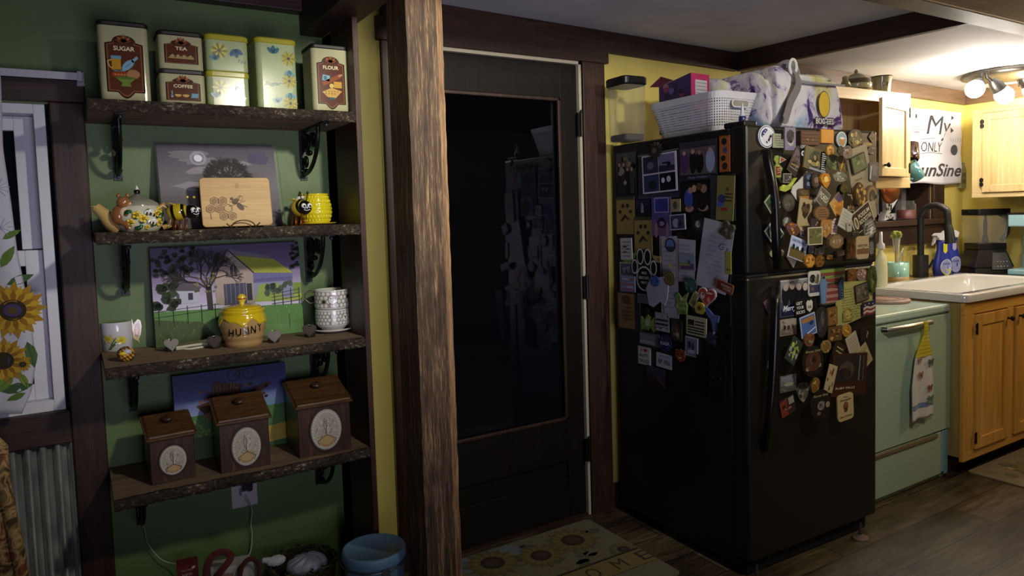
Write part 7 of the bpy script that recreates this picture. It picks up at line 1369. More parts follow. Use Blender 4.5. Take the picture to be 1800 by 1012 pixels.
b = MB(); b.grid(lambda u, v: soft(u, v, BW, BD, hT), 96, 48); b.build('bag_body', tiedye, r)
b = MB(); b.M = Matrix.Translation((bx1-x0+.006, .04, 0)); b.grid(lambda u, v: soft(u, v, .10, .42, hT*.96, .35), 64, 36); b.M = Matrix.Translation((.222-x0, .22, hB+.006)); b.grid(lambda u, v: soft(u, v, .17, .3, hT*.97-hB, .5), 48, 24); b.build('end_pocket', tiedye, r)
b = MB(); P = [(-.02, -.03, .035), (-.01, -.03, .04), (.03, -.02, hT*.42), (BW*.20, -.016, hT*.72), (BW*.26, .03, hT*.99), (BW*.22, .08, hT*1.05)]
def band(b, pts, wd, th, col):
    P = smooth([Vector(p) for p in pts], 8); vs = []
    for i, p in enumerate(P):
        t = (P[min(i+1, len(P)-1)]-P[max(i-1, 0)]).normalized(); up = Vector((0, -1, .15)); n = t.cross(up).normalized(); q = n.cross(t).normalized()
        vs += [p+n*wd/2, p-n*wd/2, p-n*wd/2+q*th, p+n*wd/2+q*th]
    fs = [(i*4+q, i*4+(q+1) % 4, (i+1)*4+(q+1) % 4, (i+1)*4+q) for i in range(len(P)-1) for q in range(4)]
    b.add(vs, fs+[(3, 2, 1, 0), tuple(len(P)*4-4+q for q in range(4))], col, False)
band(b, P, .032, .003, '#6f6a68'); b.build('shoulder_strap', cloth, r)
b = MB(); b.tube([(BW*.24+.02*math.cos(t), .02, hT*1.02+.028*math.sin(t)) for t in [i*2*math.pi/20 for i in range(20)]], .006, '#c9c9c6', 8, True); b.build('strap_ring', cloth, r)
b = MB(); b.tube(smooth([Vector(p) for p in ((BW*.3, .16, hT*.98), (BW*.42, .12, hT*1.16), (BW*.62, .14, hT*1.17), (BW*.8, .18, hT*1.08), (BW*.92, .2, hT*.98))], 6), .016, '#6f6d72', 10); b.build('carry_handle', cloth, r)
b = MB(); b.tube([(BW*(.22+.74*i/12), -.003+.006*(i > 10), hT*(.79-.02*math.sin(i*.26))) for i in range(13)], .0045, '#8a8588', 6); b.build('zip', cloth, r)
b = MB(Matrix.Translation((0, -.010, 0))); lx, lz = BW*.60, hT*.44; b.disc(lx, lz, .036, .052, 1, '#14100c', 0, 28); b.disc(lx, lz, .033, .049, 2, '#c9a82a', 0, 28)
b.text('BUC-EES', lx+.004, lz-.066, .026, 1, '#1a1614', width=.118, bold=.07); b.text('BUC-EES', lx+.004, lz-.066, .021, 2, '#d0cdca', width=.110, bold=.015); b.build('yellow_badge', cloth, r)
# little bottle at the front edge
q = FMI @ PP(1308, 214, C0+FV*.045, FV); r = T('small_bottle', 'tiny clear and blue pump bottle at the front corner of the fridge top', 'bottle', M=FM @ Matrix.Translation((.046, .055, FH+.0165)))
b = MB(); b.lathe([(.012, 0), (.013, .003), (.013, .018), (.011, .02)], 20, '#23285c'); b.build('bottle_base', plast, r)
b = MB(); b.lathe([(.011, .02), (.006, .03), (.0045, .05), (.0035, .066), (0, .067)], 16, '#b9b9c4'); b.build('nozzle', plast, r)
# ================================================================ KITCHEN
AQ = '#a3b89f'
SX0, SX1, SYF = 2.79, 3.578, 1.797
aqua = paint('aqua_enamel', .3, coat=.35, var=.03)
r = T('aqua_range', 'vintage aqua-green kitchen range between the refrigerator and the pine cabinet', 'stove', (SX0, SYF, 0)); w_ = SX1-SX0
zt = .852; zl = .812; zd = PY(1600, 776, SYF).z; zd2 = PY(1600, 788, SYF).z
b = MB(); b.box(.004, .02, .0, w_-.004, .64, zl, AQ); b.build('range_body', aqua, r, bevel=.004)
b = MB(); b.box(0, 0, zl+.002, w_, .66, zt, '#b4c9b8'); b.build('cooktop', aqua, r, bevel=.010)
b = MB(); b.box(.003, -.004, zd+.004, w_-.006, .018, zl-.006, AQ); b.build('oven_door', aqua, r, bevel=.004)
b = MB(); b.box(.003, -.001, .03, w_-.075, .018, zd-.004, AQ); b.box(w_-.066, .0, .035, w_-.045, .02, zd-.002, '#7fa9b8'); b.box(w_-.038, .0, .02, w_-.012, .02, zd-.002, '#7fa9b8'); b.build('storage_drawer', aqua, r, bevel=.003)
b = MB(); b.box(.003, -.010, zd-.022, w_-.12, .002, zd-.004, '#b3aa96'); b.build('drawer_pull', metal, r, bevel=.003)
h0 = PY(1562, 584, SYF-.035)-Vector((SX0, SYF, 0)); h1 = PY(1643, 562, SYF-.035)-Vector((SX0, SYF, 0)); hz = (h0.z+h1.z)/2
b = MB(); b.tube([(h0.x, -.006, hz), (h0.x+.02, -.034, hz), (h1.x-.03, -.036, hz), (h1.x, -.006, hz)], [.006, .011, .011, .004], '#c4bdae', 12); b.tube([(h0.x, -.004, hz), (h0.x+.012, -.022, hz)], .012, '#4a4a46', 12); b.build('door_handle', metal, r)
# round board on the cooktop
q = PZ(1574, 526, zt+.002); k = mpp(q); r2 = T('round_board', 'round carved pinkish board lying on the aqua cooktop', 'board', (3.44, min(q.y, 2.1), zt+.001)); R = .118
b = MB(); b.lathe([(R*.97, 0), (R, .004), (R, .011), (R*.97, .014), (0, .014)], 48, '#a58476'); b.build('disc', satin, r2)
b = MB(); 
for rr in (.85, .55): b.tube([(R*rr*math.cos(t), R*rr*math.sin(t), .0145) for t in [i*2*math.pi/40 for i in range(40)]], .0012, '#7d5c50', 6, True)
for i in range(12): t = i*math.pi/6; b.tube([(R*.55*math.cos(t), R*.55*math.sin(t), .0145), (R*.85*math.cos(t+.2), R*.85*math.sin(t+.2), .0145)], .001, '#7d5c50', 6)
b.build('carving', satin, r2)
# towel hanging from the oven handle
hp = PY(1626, 566, SYF-.04); r = T('kitchen_towel', 'white butterfly towel with yellow crocheted top hanging on the oven handle', 'towel', (hp.x, SYF-.03, 0)); L0 = lambda px, py: PY(px, py, SYF-.03)-Vector((hp.x, SYF-.03, 0))
a = L0(1609, 624); c_ = L0(1638, 624); d0 = L0(1602, 736); d1 = L0(1641, 736); zt_, zb_ = (a.z+c_.z)/2, (d0.z+d1.z)/2; hz2 = hz
def tw(u, v):
    x0 = a.x+(d0.x-a.x)*min(1, v*2.2); x1 = c_.x+(d1.x-c_.x)*min(1, v*2.2); x = x0+(x1-x0)*u
    return (x, -.002-.006*math.sin(u*11+v)*(.5+.5*v)+.010*(v > 2), zt_+(zb_-zt_)*v+.004*math.sin(u*3))
b = MB(); b.sheet(tw, .003, 30, 24, lambda u, v: '#5d7796' if .76 < v < .84 else '#c9c3bb'); b.build('towel_cloth', cloth, r)
b = MB(); b.map = lambda v: Vector((v.x, -.012+v.y, v.z)); W5 = d1.x-d0.x; H5 = zt_-zb_
def bfly(x, z, s, c, c2):
    s *= 1.5
    x = d0.x+W5*x; z = zb_+H5*z
    for q in (-1, 1): b.disc(x+q*s*.5, z+s*.25, s*.55, s*.4, 1, c, q*30, 10); b.disc(x+q*s*.4, z-s*.4, s*.36, s*.4, 1, c, 0, 10); b.disc(x+q*s*.5, z+s*.25, s*.25, s*.18, 2, c2, q*30, 8)
    b.disc(x, z, s*.08, s*.55, 3, '#1f1a18', 0, 8)
bfly(.75, .88, .016, '#3d5340', '#22302a'); bfly(.3, .72, .014, '#8a4a22', '#c08040'); bfly(.72, .48, .015, '#8a3520', '#5c2418'); bfly(.74, .30, .018, '#5c7d5a', '#2e4a52'); bfly(.25, .95, .012, '#9a7a6a', '#7d5c50')
for i in range(3): b.line([(d0.x+W5*(.3+.15*i)+.008*math.cos(t*.6), zb_+H5*(.55-.14*i)+.008*math.sin(t*.6)) for t in range(10)], .001, 1, '#b08a84')
b.build('butterfly_print', cloth, r)
b = MB(); cw2 = c_.x-a.x
def cro(u, v):
    hw = (cw2/2)*(1-.78*min(1, v/.62)) if v < .62 else cw2*.11; zz_ = zt_-.004+(hz2+.016-zt_)*v
    return ((a.x+c_.x)/2*(1-v)+0*v+(u-.5)*2*hw, -.003-.012*math.sin(math.pi*u)*.4-.0012*math.sin(v*60)*.5-(.014 if v > .8 else .014*v/.8), zz_)
b.sheet(cro, .006, 14, 60, '#c9b51f'); b.build('crocheted_top', yarn, r)
# base cabinet
CX0, CYF = 3.59, 1.74
r = T('base_cabinet', 'honey pine base cabinet with black hinges under the white sink', 'cabinet', (CX0, CYF, 0)); CW = 1.52
def P_(px, py, y=0.): q = PY(px, py, CYF+y); return q.x-CX0, q.z
zb0 = .08; ztp = .8605
bars2 = lambda name, mat, lst, par, bevel=.003: [prt(name, mat, [q_], par, bevel) for q_ in lst]
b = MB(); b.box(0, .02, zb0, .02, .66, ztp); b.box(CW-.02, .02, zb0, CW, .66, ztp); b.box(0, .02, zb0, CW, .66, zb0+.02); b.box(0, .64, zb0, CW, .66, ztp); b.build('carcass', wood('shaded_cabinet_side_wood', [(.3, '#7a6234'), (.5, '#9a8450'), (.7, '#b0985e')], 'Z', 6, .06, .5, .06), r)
d1l, d1r, d2l = P_(1713, 600)[0], P_(1771, 600)[0], P_(1782, 600)[0]; dw = d1r-d1l; zdt = P_(1714, 553)[1]; zdb = P_(1711, 789)[1]; zrail = zdt+.004
bars2('face_frame_rail', pine_x, [(0, 0, zrail, CW, .02, ztp), (0, 0, zb0, CW, .02, zdb-.004)], r); bars2('face_frame_stile', pine_z, [(0, 0, zdb-.004, d1l-.003, .0195, zrail), (d1r+.003, 0, zdb-.004, d2l-.003, .0195, zrail), (d2l+dw+.003, 0, zdb-.004, CW, .0195, zrail)], r)
b = MB(); b.box(.02, .08, 0, CW-.02, .6, zb0); b.build('toe_kick', dark_x, r)
def cabdoor(par, x0, x1, z0, z1, knobx, hingex, knobz, y=0., st=.055, hz_=(.06, .94), wm=None):
    wm = wm or pine_z
    D = MB(); D.box(x0, y-.012, z0, x0+st, y+.006, z1); D.box(x1-st, y-.012, z0, x1, y+.006, z1); D.box(x0+st, y-.012, z0, x1-st, y+.006, z0+st); D.box(x0+st, y-.012, z1-st, x1-st, y+.006, z1)
    o = D.build('door', wm, par, bevel=.003); D = MB(); D.box(x0+st-.002, y-.004, z0+st-.002, x1-st+.002, y+.004, z1-st+.002); D.build('door_panel', wm, o)
    D = MB(); D.M = Matrix.Translation((knobx, y-.012, knobz)) @ Matrix.Rotation(math.pi/2, 4, 'X'); D.lathe([(.006, 0), (.005, .012), (.012, .018), (.014, .024), (.010, .029), (0, .030)], 18, '#17130f'); D.build('knob', iron, o)
    for q in hz_:
        zz_ = z0+(z1-z0)*q; D = MB(); D.lathe([(.0035, zz_-.028), (.0035, zz_+.028)], 10, '#141110', at=(hingex, y-.014, 0)); D.prism([(hingex-.011, zz_-.022), (hingex-.003, zz_-.026), (hingex+.003, zz_-.026), (hingex+.011, zz_-.022), (hingex+.011, zz_-.006), (hingex+.005, zz_), (hingex+.011, zz_+.006), (hingex+.011, zz_+.022), (hingex+.003, zz_+.026), (hingex-.003, zz_+.026), (hingex-.011, zz_+.022), (hingex-.011, zz_+.006), (hingex-.005, zz_), (hingex-.011, zz_-.006)], y-.0135, y-.012, '#141110', ax='Y'); D.build('hinge', iron, o)
    return o
cabdoor(r, d1l, d1r, zdb, zdt, d1r-.028, d1l-.002, zdt-.045, hz_=(.09, .9)); cabdoor(r, d2l, d2l+dw, zdb, zdt, d2l+.028, d2l+dw+.002, zdt-.045, hz_=(.09, .9))
# counters
boxs_ = lambda: None
b = MB(); b.box(CX0, 2.292, .872, XR, YK-.002, .884, '#7d6a3c'); b.box(4.70, 1.0, .872, XR, 2.292, .884, '#2a2a2e'); b.build('worktop', satin, None, label='continuous narrow worktop behind and to the right of the white sink', category='worktop')
# sink
r = T('white_sink', 'large white enamelled kitchen sink set on the pine cabinet', 'sink', (3.578, 1.722, 0)); SW, SD_ = 1.10, .565
b = MB(); z0, z1 = .862, .899; t = .05
def sinkshape():
    O = rrect(SW, SD_, .03, 4, SW/2, SD_/2); I = rrect(SW-2*t, SD_-2*t-.03, .05, 4, SW/2, SD_/2-.0); Bm = rrect(SW-2*t-.04, SD_-2*t-.07, .05, 4, SW/2, SD_/2); n = len(O)
    rings = [([(p[0], p[1]) for p in O], z0), ([(p[0], p[1]) for p in O], z1-.006), ([(SW/2+(p[0]-SW/2)*.99, SD_/2+(p[1]-SD_/2)*.985) for p in O], z1), (I, z1), ([(SW/2+(p[0]-SW/2)*.985, SD_/2+(p[1]-SD_/2)*.98) for p in I], z1-.012), (Bm, .74)]
    vs = [(p[0], p[1], z) for rg, z in rings for p in rg]; fs = []
    for k in range(len(rings)-1):
        for i in range(n): j = (i+1) % n; fs.append((k*n+i, k*n+j, (k+1)*n+j, (k+1)*n+i))
    b.add(vs, fs+[tuple(range((len(rings)-1)*n, len(rings)*n))], '#d0cdc8', True)
sinkshape(); b.build('basin', gloss, r)
b = MB(); b.lathe([(.03, 0), (.032, .003), (.012, .003), (0, .001)], 24, '#5c5c5c', at=(SW*.5, SD_*.5, .7405)); b.build('drain', metal, r)
# faucet: its neck lies in the plane x = const
fxX = 4.405; q = PX(1618, 484, fxX); r = T('black_faucet', 'matte black gooseneck faucet behind the white sink', 'faucet', (fxX, 0, 0)); q.y = min(q.y, 2.43)
f_ = lambda px, py: (0, PX(px, py, fxX).y, PX(px, py, fxX).z)
k = mpp(q); b = MB(); yb = PX(1618, 484, fxX).y; yb = min(max(yb, 2.33), 2.42)
b.tube([(0, yb, .884), (0, yb, f_(1612, 448)[2])], 12.5*k, '#141313', 20); b.prism(rrect(.11, .055, .02, 4, 0, yb), .8845, .890, '#141313', ax='Z'); b.build('faucet_base', satin, r)
pts = [(0, yb, f_(1618, 455)[2]), (0, yb, f_(1616, 420)[2]), (0, yb, f_(1617, 385)[2])]; top = f_(1640, 361); e = f_(1668, 404); e2 = f_(1671, 428); yr_ = (yb-e[1])/2
zc0 = f_(1617, 385)[2]
pts += [(0, yb-yr_+yr_*math.cos(t), zc0+(top[2]-zc0)*math.sin(t)) for t in [math.pi*i/12 for i in range(1, 11)]]+[(0, e[1]+.004, e[2]+.02)]
b = MB(); b.tube(smooth([Vector(p) for p in pts], 4), 5.6*k, '#171616', 14); b.build('gooseneck', satin, r)
b = MB(); b.tube([(0, e[1]+.006, e[2]+.03), e, e2], [6*k, 7*k, 8.5*k], '#141313', 16); b.build('spray_head', satin, r)
b = MB(); b.tube([(.03, yb-.01, .92), (.055, yb-.03, .955), (.05, yb-.05, .99)], [.012, .007, .006], '#171616', 12); b.build('lever', satin, r)
# cup with brushes
q = PZ(1577, 493, .886); q.y = min(q.y, 2.40); q = Vector((PY(1577, 480, q.y).x, q.y, .8845)); k = mpp(q)
r = T('brush_cup', 'mint green ceramic cup with wooden base holding dish brushes', 'cup', q); R = 19*k
b = MB(); b.lathe([(R, 8*k), (R, 33*k), (R*.93, 33*k), (R*.93, 9*k), (0, 9*k)], 32, '#8fbcaa'); b.build('cup_body', gloss, r)
b = MB(); b.lathe([(R, 0), (R, 7.9*k), (0, 7.9*k)], 32, '#a5854c'); b.build('wooden_base', satin, r)
r = T('dish_brush', 'green-headed scrubbing brush standing in the mint cup', 'brush', q+Vector((0, 0, 9.5*k))); b = MB(); b.tube([(0, 0, 0), (-3*k, 0, 28*k), (-4*k, 0, 44*k)], 2.4*k, '#b09a6a', 10); b.build('handle', satin, r)
b = MB()
for i in range(40):
    t = rnd.uniform(0, 6.28); rr = rnd.uniform(0, 7)*k; b.tube([(-4*k+rr*.6*math.cos(t), rr*.6*math.sin(t), 40*k), (-4*k+rr*math.cos(t), rr*math.sin(t), 66*k)], .6*k, '#c9c5b4', 5)
b.build('bristles', satin, r)
b = MB()
for i in range(22): t = rnd.uniform(0, 6.28); rr = rnd.uniform(0, 9)*k; b.ell((-3*k+rr*math.cos(t), rr*math.sin(t), rnd.uniform(67, 76)*k), 3.4*k, '#8a9440', 8, 6)
b.build('scrubber_head', yarn, r)
r = T('stirring_straw', 'thin blue-grey stick leaning out of the mint cup', 'stick', q+Vector((0, 0, 9.5*k))); b = MB(); b.tube([(0, 6*k, 0), (27*k, 8*k, 38*k)], 1*k, '#74809a', 8); b.tube([(27*k, 8*k, 38*k), (32*k, 8*k, 46*k)], 1.6*k, '#b8b090', 8); b.build('stick', satin, r)
q = PZ(1549, 508, .886); q.z = .8995; q.x, q.y = 3.72, 2.21; q = Vector((PY(1548, 500, 2.2).x, 2.2, .8995)); k = mpp(q)
r = T('soap_bottle', 'pale yellow and white dish soap bottle at the left edge of the sink', 'bottle', q); b = MB(); b.lathe([(13*k, 0), (15*k, 3*k), (15*k, 34*k), (13*k, 50*k), (6*k, 60*k), (5*k, 66*k), (0, 66*k)], 24, '#c9cba0', sy=.6); b.build('bottle_body', plast, r)
b = MB(); b.lathe([(6.5*k, 66*k), (6.5*k, 74*k), (3*k, 78*k), (2.6*k, 96*k), (0, 96*k)], 18, '#cfcdc8'); b.build('cap', plast, r)
# spray bottles
def sprayb(label, px, py, Y, accent, lab2):
    q = Vector((PY(px, py, Y).x, Y, .8845)); k = mpp(q); r = T('spray_bottle', label, 'bottle', q, -.35); B = '#24318a'
    b = MB(); b.lathe([(15*k, 0), (17*k, 3*k), (18.5*k, 14*k), (17.5*k, 26*k), (13*k, 38*k), (10.5*k, 48*k), (11*k, 60*k), (9*k, 66*k), (0, 66*k)], 30, B, sy=.55); b.build('bottle_body', plast, r)
    b = MB(); b.prism([(-10*k, 64*k), (8*k, 64*k), (11*k, 72*k), (4*k, 76*k), (-12*k, 76*k), (-17*k, 72*k), (-13*k, 68*k)], -6*k, 6*k, '#c9c9cc', ax='Y', bev=.001); b.prism([(-13*k, 68*k), (-16*k, 60*k), (-21*k, 55*k), (-19*k, 62*k), (-17*k, 70*k)], -2*k, 2*k, '#c9c9cc', ax='Y'); b.build('trigger_head', plast, r)
    b = MB(); b.map = lambda v: Vector((v.x, -.55*math.sqrt(max(0, (18.6*k)**2-v.x**2))-.001+v.y, v.z)) 
    b.disc(0, 17*k, 11.5*k, 14*k, 1, '#b9bcd0', 0, 20); b.disc(0, 17*k, 9.5*k, 12*k, 2, '#8f97c9', 0, 20); b.disc(0, 9*k, 9*k, 5*k, 3, accent, 0, 16); b.rect(0, 15*k, 20*k, 2*k, 3, '#1c256a'); b.rect(0, 15*k, 18*k, 1.2*k, 4, '#d0d2dc'); b.text(lab2, 0, 23*k, 4*k, 3, '#3a4590', width=14*k, bold=.02)
    b.build('front_label', paper, r)
    b = MB(); b.map = lambda v: Vector((v.x, -.55*11.5*k-.0012+v.y, v.z)); b.art([(-4*k, 44*k), (0, 40*k), (4*k, 44*k), (4*k, 58*k), (-4*k, 58*k)], 1, accent); b.build('neck_label', paper, r)
sprayb('blue spray bottle with yellow neck label, front one by the faucet', 1656, 485, 2.325, '#c9c22a', 'DAWN'); sprayb('blue spray bottle with lilac label, behind the yellow-labelled one', 1672, 482, 2.375, '#a89ac9', 'DAWN')
# blender
q = Vector((PY(1731, 478, 2.26).x, 2.26, .885)); k = mpp(q)*.9; r = T('blender', 'black countertop blender with clear jug at the kitchen corner', 'blender', q, -.55)
def frus(b, w0, d0, w1, d1, z0, z1, col, sx=0):
    b.hexa([(-w0/2, -d0/2, z0), (w0/2, -d0/2, z0), (w0/2, d0/2, z0), (-w0/2, d0/2, z0), (-w1/2+sx, -d1/2, z1), (w1/2+sx, -d1/2, z1), (w1/2+sx, d1/2, z1), (-w1/2+sx, d1/2, z1)], col)
b = MB(); frus(b, 76*k, 60*k, 70*k, 54*k, 0, 12*k, '#131313'); frus(b, 76*k, 58*k, 52*k, 44*k, 12*k, 46*k, '#1c1b1a'); frus(b, 54*k, 46*k, 54*k, 44*k, 46*k, 58*k, '#141313'); b.build('motor_base', plast, r, bevel=.004)
b = MB(); b.hexa([(-6*k, -31*k, 8*k), (34*k, -31*k, 8*k), (34*k, -29*k, 8*k), (-6*k, -29*k, 8*k), (-2*k, -25*k, 40*k), (24*k, -25*k, 40*k), (24*k, -23*k, 40*k), (-2*k, -23*k, 40*k)], '#4a4846')
for i in range(4):
    for j in range(2): b.ell((5*k+i*6*k, (-30.2+j*1.6)*k, 14*k+j*9*k), (1.4*k, .8*k, 1.1*k), '#b0aaa6', 8, 6)
b.build('control_panel', satin, r)
b = MB(); frus(b, 50*k, 44*k, 60*k, 52*k, 58*k, 112*k, '#c9c9c4'); b.build('jug', jugm, r, bevel=.003)
b = MB(); b.lathe([(4*k, 58*k), (6*k, 62*k), (3.2*k, 76*k), (3.4*k, 96*k), (1.5*k, 112*k)], 14, '#232222'); b.build('blade_column', plast, r)
b = MB(); b.prism(rrect(64*k, 56*k, 6*k, 4), 112*k, 124*k, '#111111', bev=.003); b.box(-38*k, -6*k, 116*k, -30*k, 6*k, 122*k, '#111111'); b.build('lid', plast, r)
b = MB(); b.tube([(28*k, 0, 112*k), (40*k, 0, 108*k), (45*k, 0, 96*k), (43*k, 0, 76*k), (32*k, 0, 62*k)], 4*k, '#3c3c3a', 12); b.build('jug_handle', plast, r)
# aqua coffee maker at the right edge
q = Vector((4.99, 1.99, .885)); r = T('coffee_maker', 'light aqua drip coffee maker with glass carafe at the right edge', 'coffee maker', q, 0)
hh = PY(1785, 377, 2.02).z-.885
b = MB(); b.box(-.16, -.11, 0, .12, .11, .035, '#9cc4cf'); b.box(.03, -.11, .035, .12, .11, hh, '#8fb8c4'); b.box(-.16, -.11, hh-.075, .03, .11, hh, '#9cc4cf'); b.build('machine_body', aqua, r, bevel=.008)
b = MB(); b.box(-.162, -.112, hh, .122, .112, hh+.008, '#1c1c1c'); b.build('top_plate', plast, r)
b = MB(); b.lathe([(.055, .038), (.07, .06), (.072, .11), (.05, .15), (.045, .165)], 28, '#ffffff', at=(-.08, 0, 0)); b.build('carafe', film, r)
b = MB(); b.lathe([(.048, .165), (.046, .178), (0, .182)], 24, '#161616', at=(-.08, 0, 0)); b.tube([(-.13, -.03, .16), (-.165, -.05, .15), (-.165, -.05, .08), (-.14, -.03, .07)], .007, '#161616', 10); b.build('carafe_lid', plast, r)
# upper right cabinet on the right wall
UX = 4.80; UY = 2.292; z0, z1 = 1.360, 1.905
M = Matrix(((0, 1, 0, UX), (-1, 0, 0, UY), (0, 0, 1, 0), (0, 0, 0, 1)))   # local x runs along -Y, local y into the wall
r = T('wall_cabinet', 'honey pine wall cabinet on the right wall above the blender', 'cabinet', M=M)
def U(px): return UY-PX(px, 250, UX).y
b = MB(); b.box(0, .02, z0, 2.5, XR-UX-.002, z1); b.build('carcass', lit_x, r, bevel=.002)
u0 = U(1728); zb1 = PX(1735, 338, UX).z; zt1 = PX(1735, 199, UX).z; dW = .46
bars2('face_frame_rail', lit_x, [(0, 0, z0, 2.5, .0198, zb1-.003), (0, 0, zt1+.003, 2.5, .0198, z1)], r, .002)
bars2('face_frame_stile', lit_z, [(0, 0, zb1-.003, u0-.003, .0196, zt1+.003), (u0+dW+.003, 0, zb1-.003, 2.5, .0196, zt1+.003)], r, .002)
cabdoor(r, u0, u0+dW, zb1, zt1, u0+dW-.03, u0-.001, zb1+.06, st=.045, hz_=(.13, .87), wm=lit_z)
# small upper cabinet on the window wall, door ajar
VX1 = 3.945; VX0 = 3.05; VY = 2.20; z0, z1 = 1.425, 1.938
r = T('wall_cabinet', 'small pine wall cabinet with its door ajar, left of the banner', 'cabinet', (VX0, VY, 0)); w_ = VX1-VX0; dp = YK-VY-.002; ok = .062
b = MB(); b.box(0, .018, z0, w_, dp, z0+.018); b.box(0, .018, z1-.02, w_, dp, z1); b.box(0, .018, z0+.018, .018, dp, z1-.02); b.box(w_-.018, .018, z0+.018, w_, dp, z1-.02); b.box(.018, dp-.01, z0+.018, w_-.018, dp, z1-.02); b.build('carcass', lit_z, r)
zo1 = PY(1560, 180, VY).z; zo0 = PY(1570, 312, VY).z
bars2('face_frame_rail', lit_x, [(0, 0, z0, w_, .018, zo0), (0, 0, zo1, w_, .018, z1)], r, .002)
bars2('face_frame_stile', lit_z, [(0, 0, zo0, .04, .0178, zo1), (w_-ok, 0, zo0, w_, .0178, zo1)], r, .002)
b = MB(); b.box(.02, .03, (z0+z1)/2, w_-.02, dp-.012, (z0+z1)/2+.014); b.build('inner_shelf', pine_x, r)
o = MB(); dwd = .40; dh = (zo0+.002, zo1-.002); 
dd = cabdoor(r, -dwd, 0, dh[0], dh[1], -dwd+.028, .004, dh[0]+.055, y=-.006, st=.045, hz_=(.12, .88), wm=lit_z)
dd.matrix_world = Matrix.Translation((w_-ok, -.008, 0)) @ Matrix.Rotation(math.radians(12), 4, 'Z')
# crockery above the small cabinet
ZV = z1+.001
q = Vector((PY(1505, 150, 2.30).x, 2.30, ZV)); k = mpp(q); r = T('lidded_teapot', 'green-brown stoneware teapot with lid on top of the small cabinet', 'teapot', q); R = 26*k; zq = PY(1507, 128, 2.30).z-ZV; s_ = zq/(38*k)
b = MB(); b.lathe([(R*.7, 0), (R*.95, 6*k*s_), (R, 15*k*s_), (R*.9, 24*k*s_), (R*.55, 30*k*s_)], 32, ['#6d6242', '#a5a07d', '#55472c', '#a5a07d']); b.build('pot_body', gloss, r)
b = MB(); b.lathe([(R*.6, 29*k*s_), (R*.4, 34*k*s_), (R*.1, 37*k*s_), (R*.14, 40*k*s_), (R*.05, 44*k*s_), (0, 44*k*s_)], 24, '#8f8a68'); b.build('lid', gloss, r)
b = MB(); b.tube([(-R*.8, 0, 8*k), (-R*1.3, -.01, 14*k), (-R*1.5, -.01, 24*k)], [8*k, 6*k, 4*k], '#8f8a68', 12); b.build('spout', gloss, r)
b = MB(); b.tube([(R*.8, 0, 24*k), (R*1.25, 0, 26*k), (R*1.3, 0, 12*k), (R*.85, 0, 7*k)], 3*k, '#3a3424', 10); b.build('handle', gloss, r)
q = Vector((PY(1549, 158, 2.26).x, 2.26, ZV)); k = mpp(q); r = T('stoneware_crock', 'small green stoneware crock on top of the small cabinet', 'crock', q); R = 17*k; hq = PY(1545, 138, 2.30).z-ZV
b = MB(); b.lathe([(R*.88, 0), (R*.9, hq*.1), (R*.95, hq*.7), (R*1.08, hq*.92), (R*1.08, hq), (R*.96, hq), (R*.85, hq*.2), (0, hq*.15)], 30, ['#8f8c6a', '#97946f', '#97946f', '#5c5436', '#5c5436', '#7d7a58', '#7d7a58']); b.build('crock_body', gloss, r)
b = MB(); 
for a_ in (-2.4, -1.9): b.ell((R*.96*math.cos(a_), R*.96*math.sin(a_), hq*.5), (R*.14, R*.06, R*.2), '#4f5a44', 10, 6)
b.build('painted_motif', gloss, r)
# mugs hanging on the cabinet's right side
def hmug(label, px, py, Y, col, inn, tilt):
    q = PY(px, py, Y); k = mpp(q); r = T('hanging_mug', label, 'mug', M=Matrix.Translation(q) @ Matrix.Rotation(tilt, 4, 'Y') @ Matrix.Rotation(-.25, 4, 'X'))
    b = MB(); R = 12.5*k; H = 32*k; b.lathe([(R*.85, -H/2), (R, -H*.4), (R, H/2), (R*.92, H/2), (R*.88, -H*.4), (0, -H*.42)], 28, [col, col, '#8a7050' if inn else col, inn or col, inn or col]); b.build('mug_body', gloss, r)
    b = MB(); b.tube([(-R*.95, 0, H*.3), (-R*1.5, 0, H*.28), (-R*1.6, 0, -H*.1), (-R*.95, 0, -H*.28)], 2*k, col, 8); b.build('handle', gloss, r)
hmug('dark brown mug hanging tilted beside the small pine cabinet', 1602, 268, 2.40, '#2c1812', '#5a4028', .42); hmug('teal mug hanging below the dark brown mug', 1606, 301, 2.36, '#3f6a6c', None, -.55)
# banner
a = PY(1597, 196, YK-.012); c_ = PY(1684, 203, YK-.012); z0 = PY(1640, 323, YK-.012).z; z1 = PY(1640, 194, YK-.012).z; x0 = PY(1592, 260, YK-.012).x; x1 = PY(1685, 260, YK-.012).x
r = T('cloth_banner', 'white cloth banner lettered My ONLY unSine on the yellow kitchen wall', 'banner', (x0, YK-.03, z0)); W6, H6 = x1-x0, z1-z0
bf = lambda u, v: (W6*u, .008*math.sin(u*9)*(1-v)+.004*math.sin(v*14), H6*(1-v)+.006*math.sin(u*7)*v)
b = MB(); b.sheet(bf, .002, 40, 30, '#d4d4dc'); b.build('banner_cloth', cloth, r)
b = MB(); b.map = lambda v: Vector((v.x, .008*math.sin(v.x/W6*9)*(v.z/H6)+.004*math.sin((1-v.z/H6)*14)-.0012+v.y, v.z)); I = '#1d1d22'
b.text('My', W6*.56, H6*.80, H6*.26, 1, I, width=W6*.5, shear=.3, bold=.0); b.text('ONLY', W6*.42, H6*.50, H6*.13, 1, I, width=W6*.36); b.line([(W6*.2, H6*.59), (W6*.4, H6*.615), (W6*.62, H6*.60)], .004, 1, '#5a5a62'); b.line([(W6*.2, H6*.40), (W6*.4, H6*.425), (W6*.62, H6*.41)], .004, 1, '#5a5a62')
b.text('unSine', W6*.60, H6*.19, H6*.17, 1, I, width=W6*.78, shear=.25, bold=.022); b.disc(W6*.87, H6*.47, W6*.07, H6*.075, 1, '#2a2a30', 0, 18)
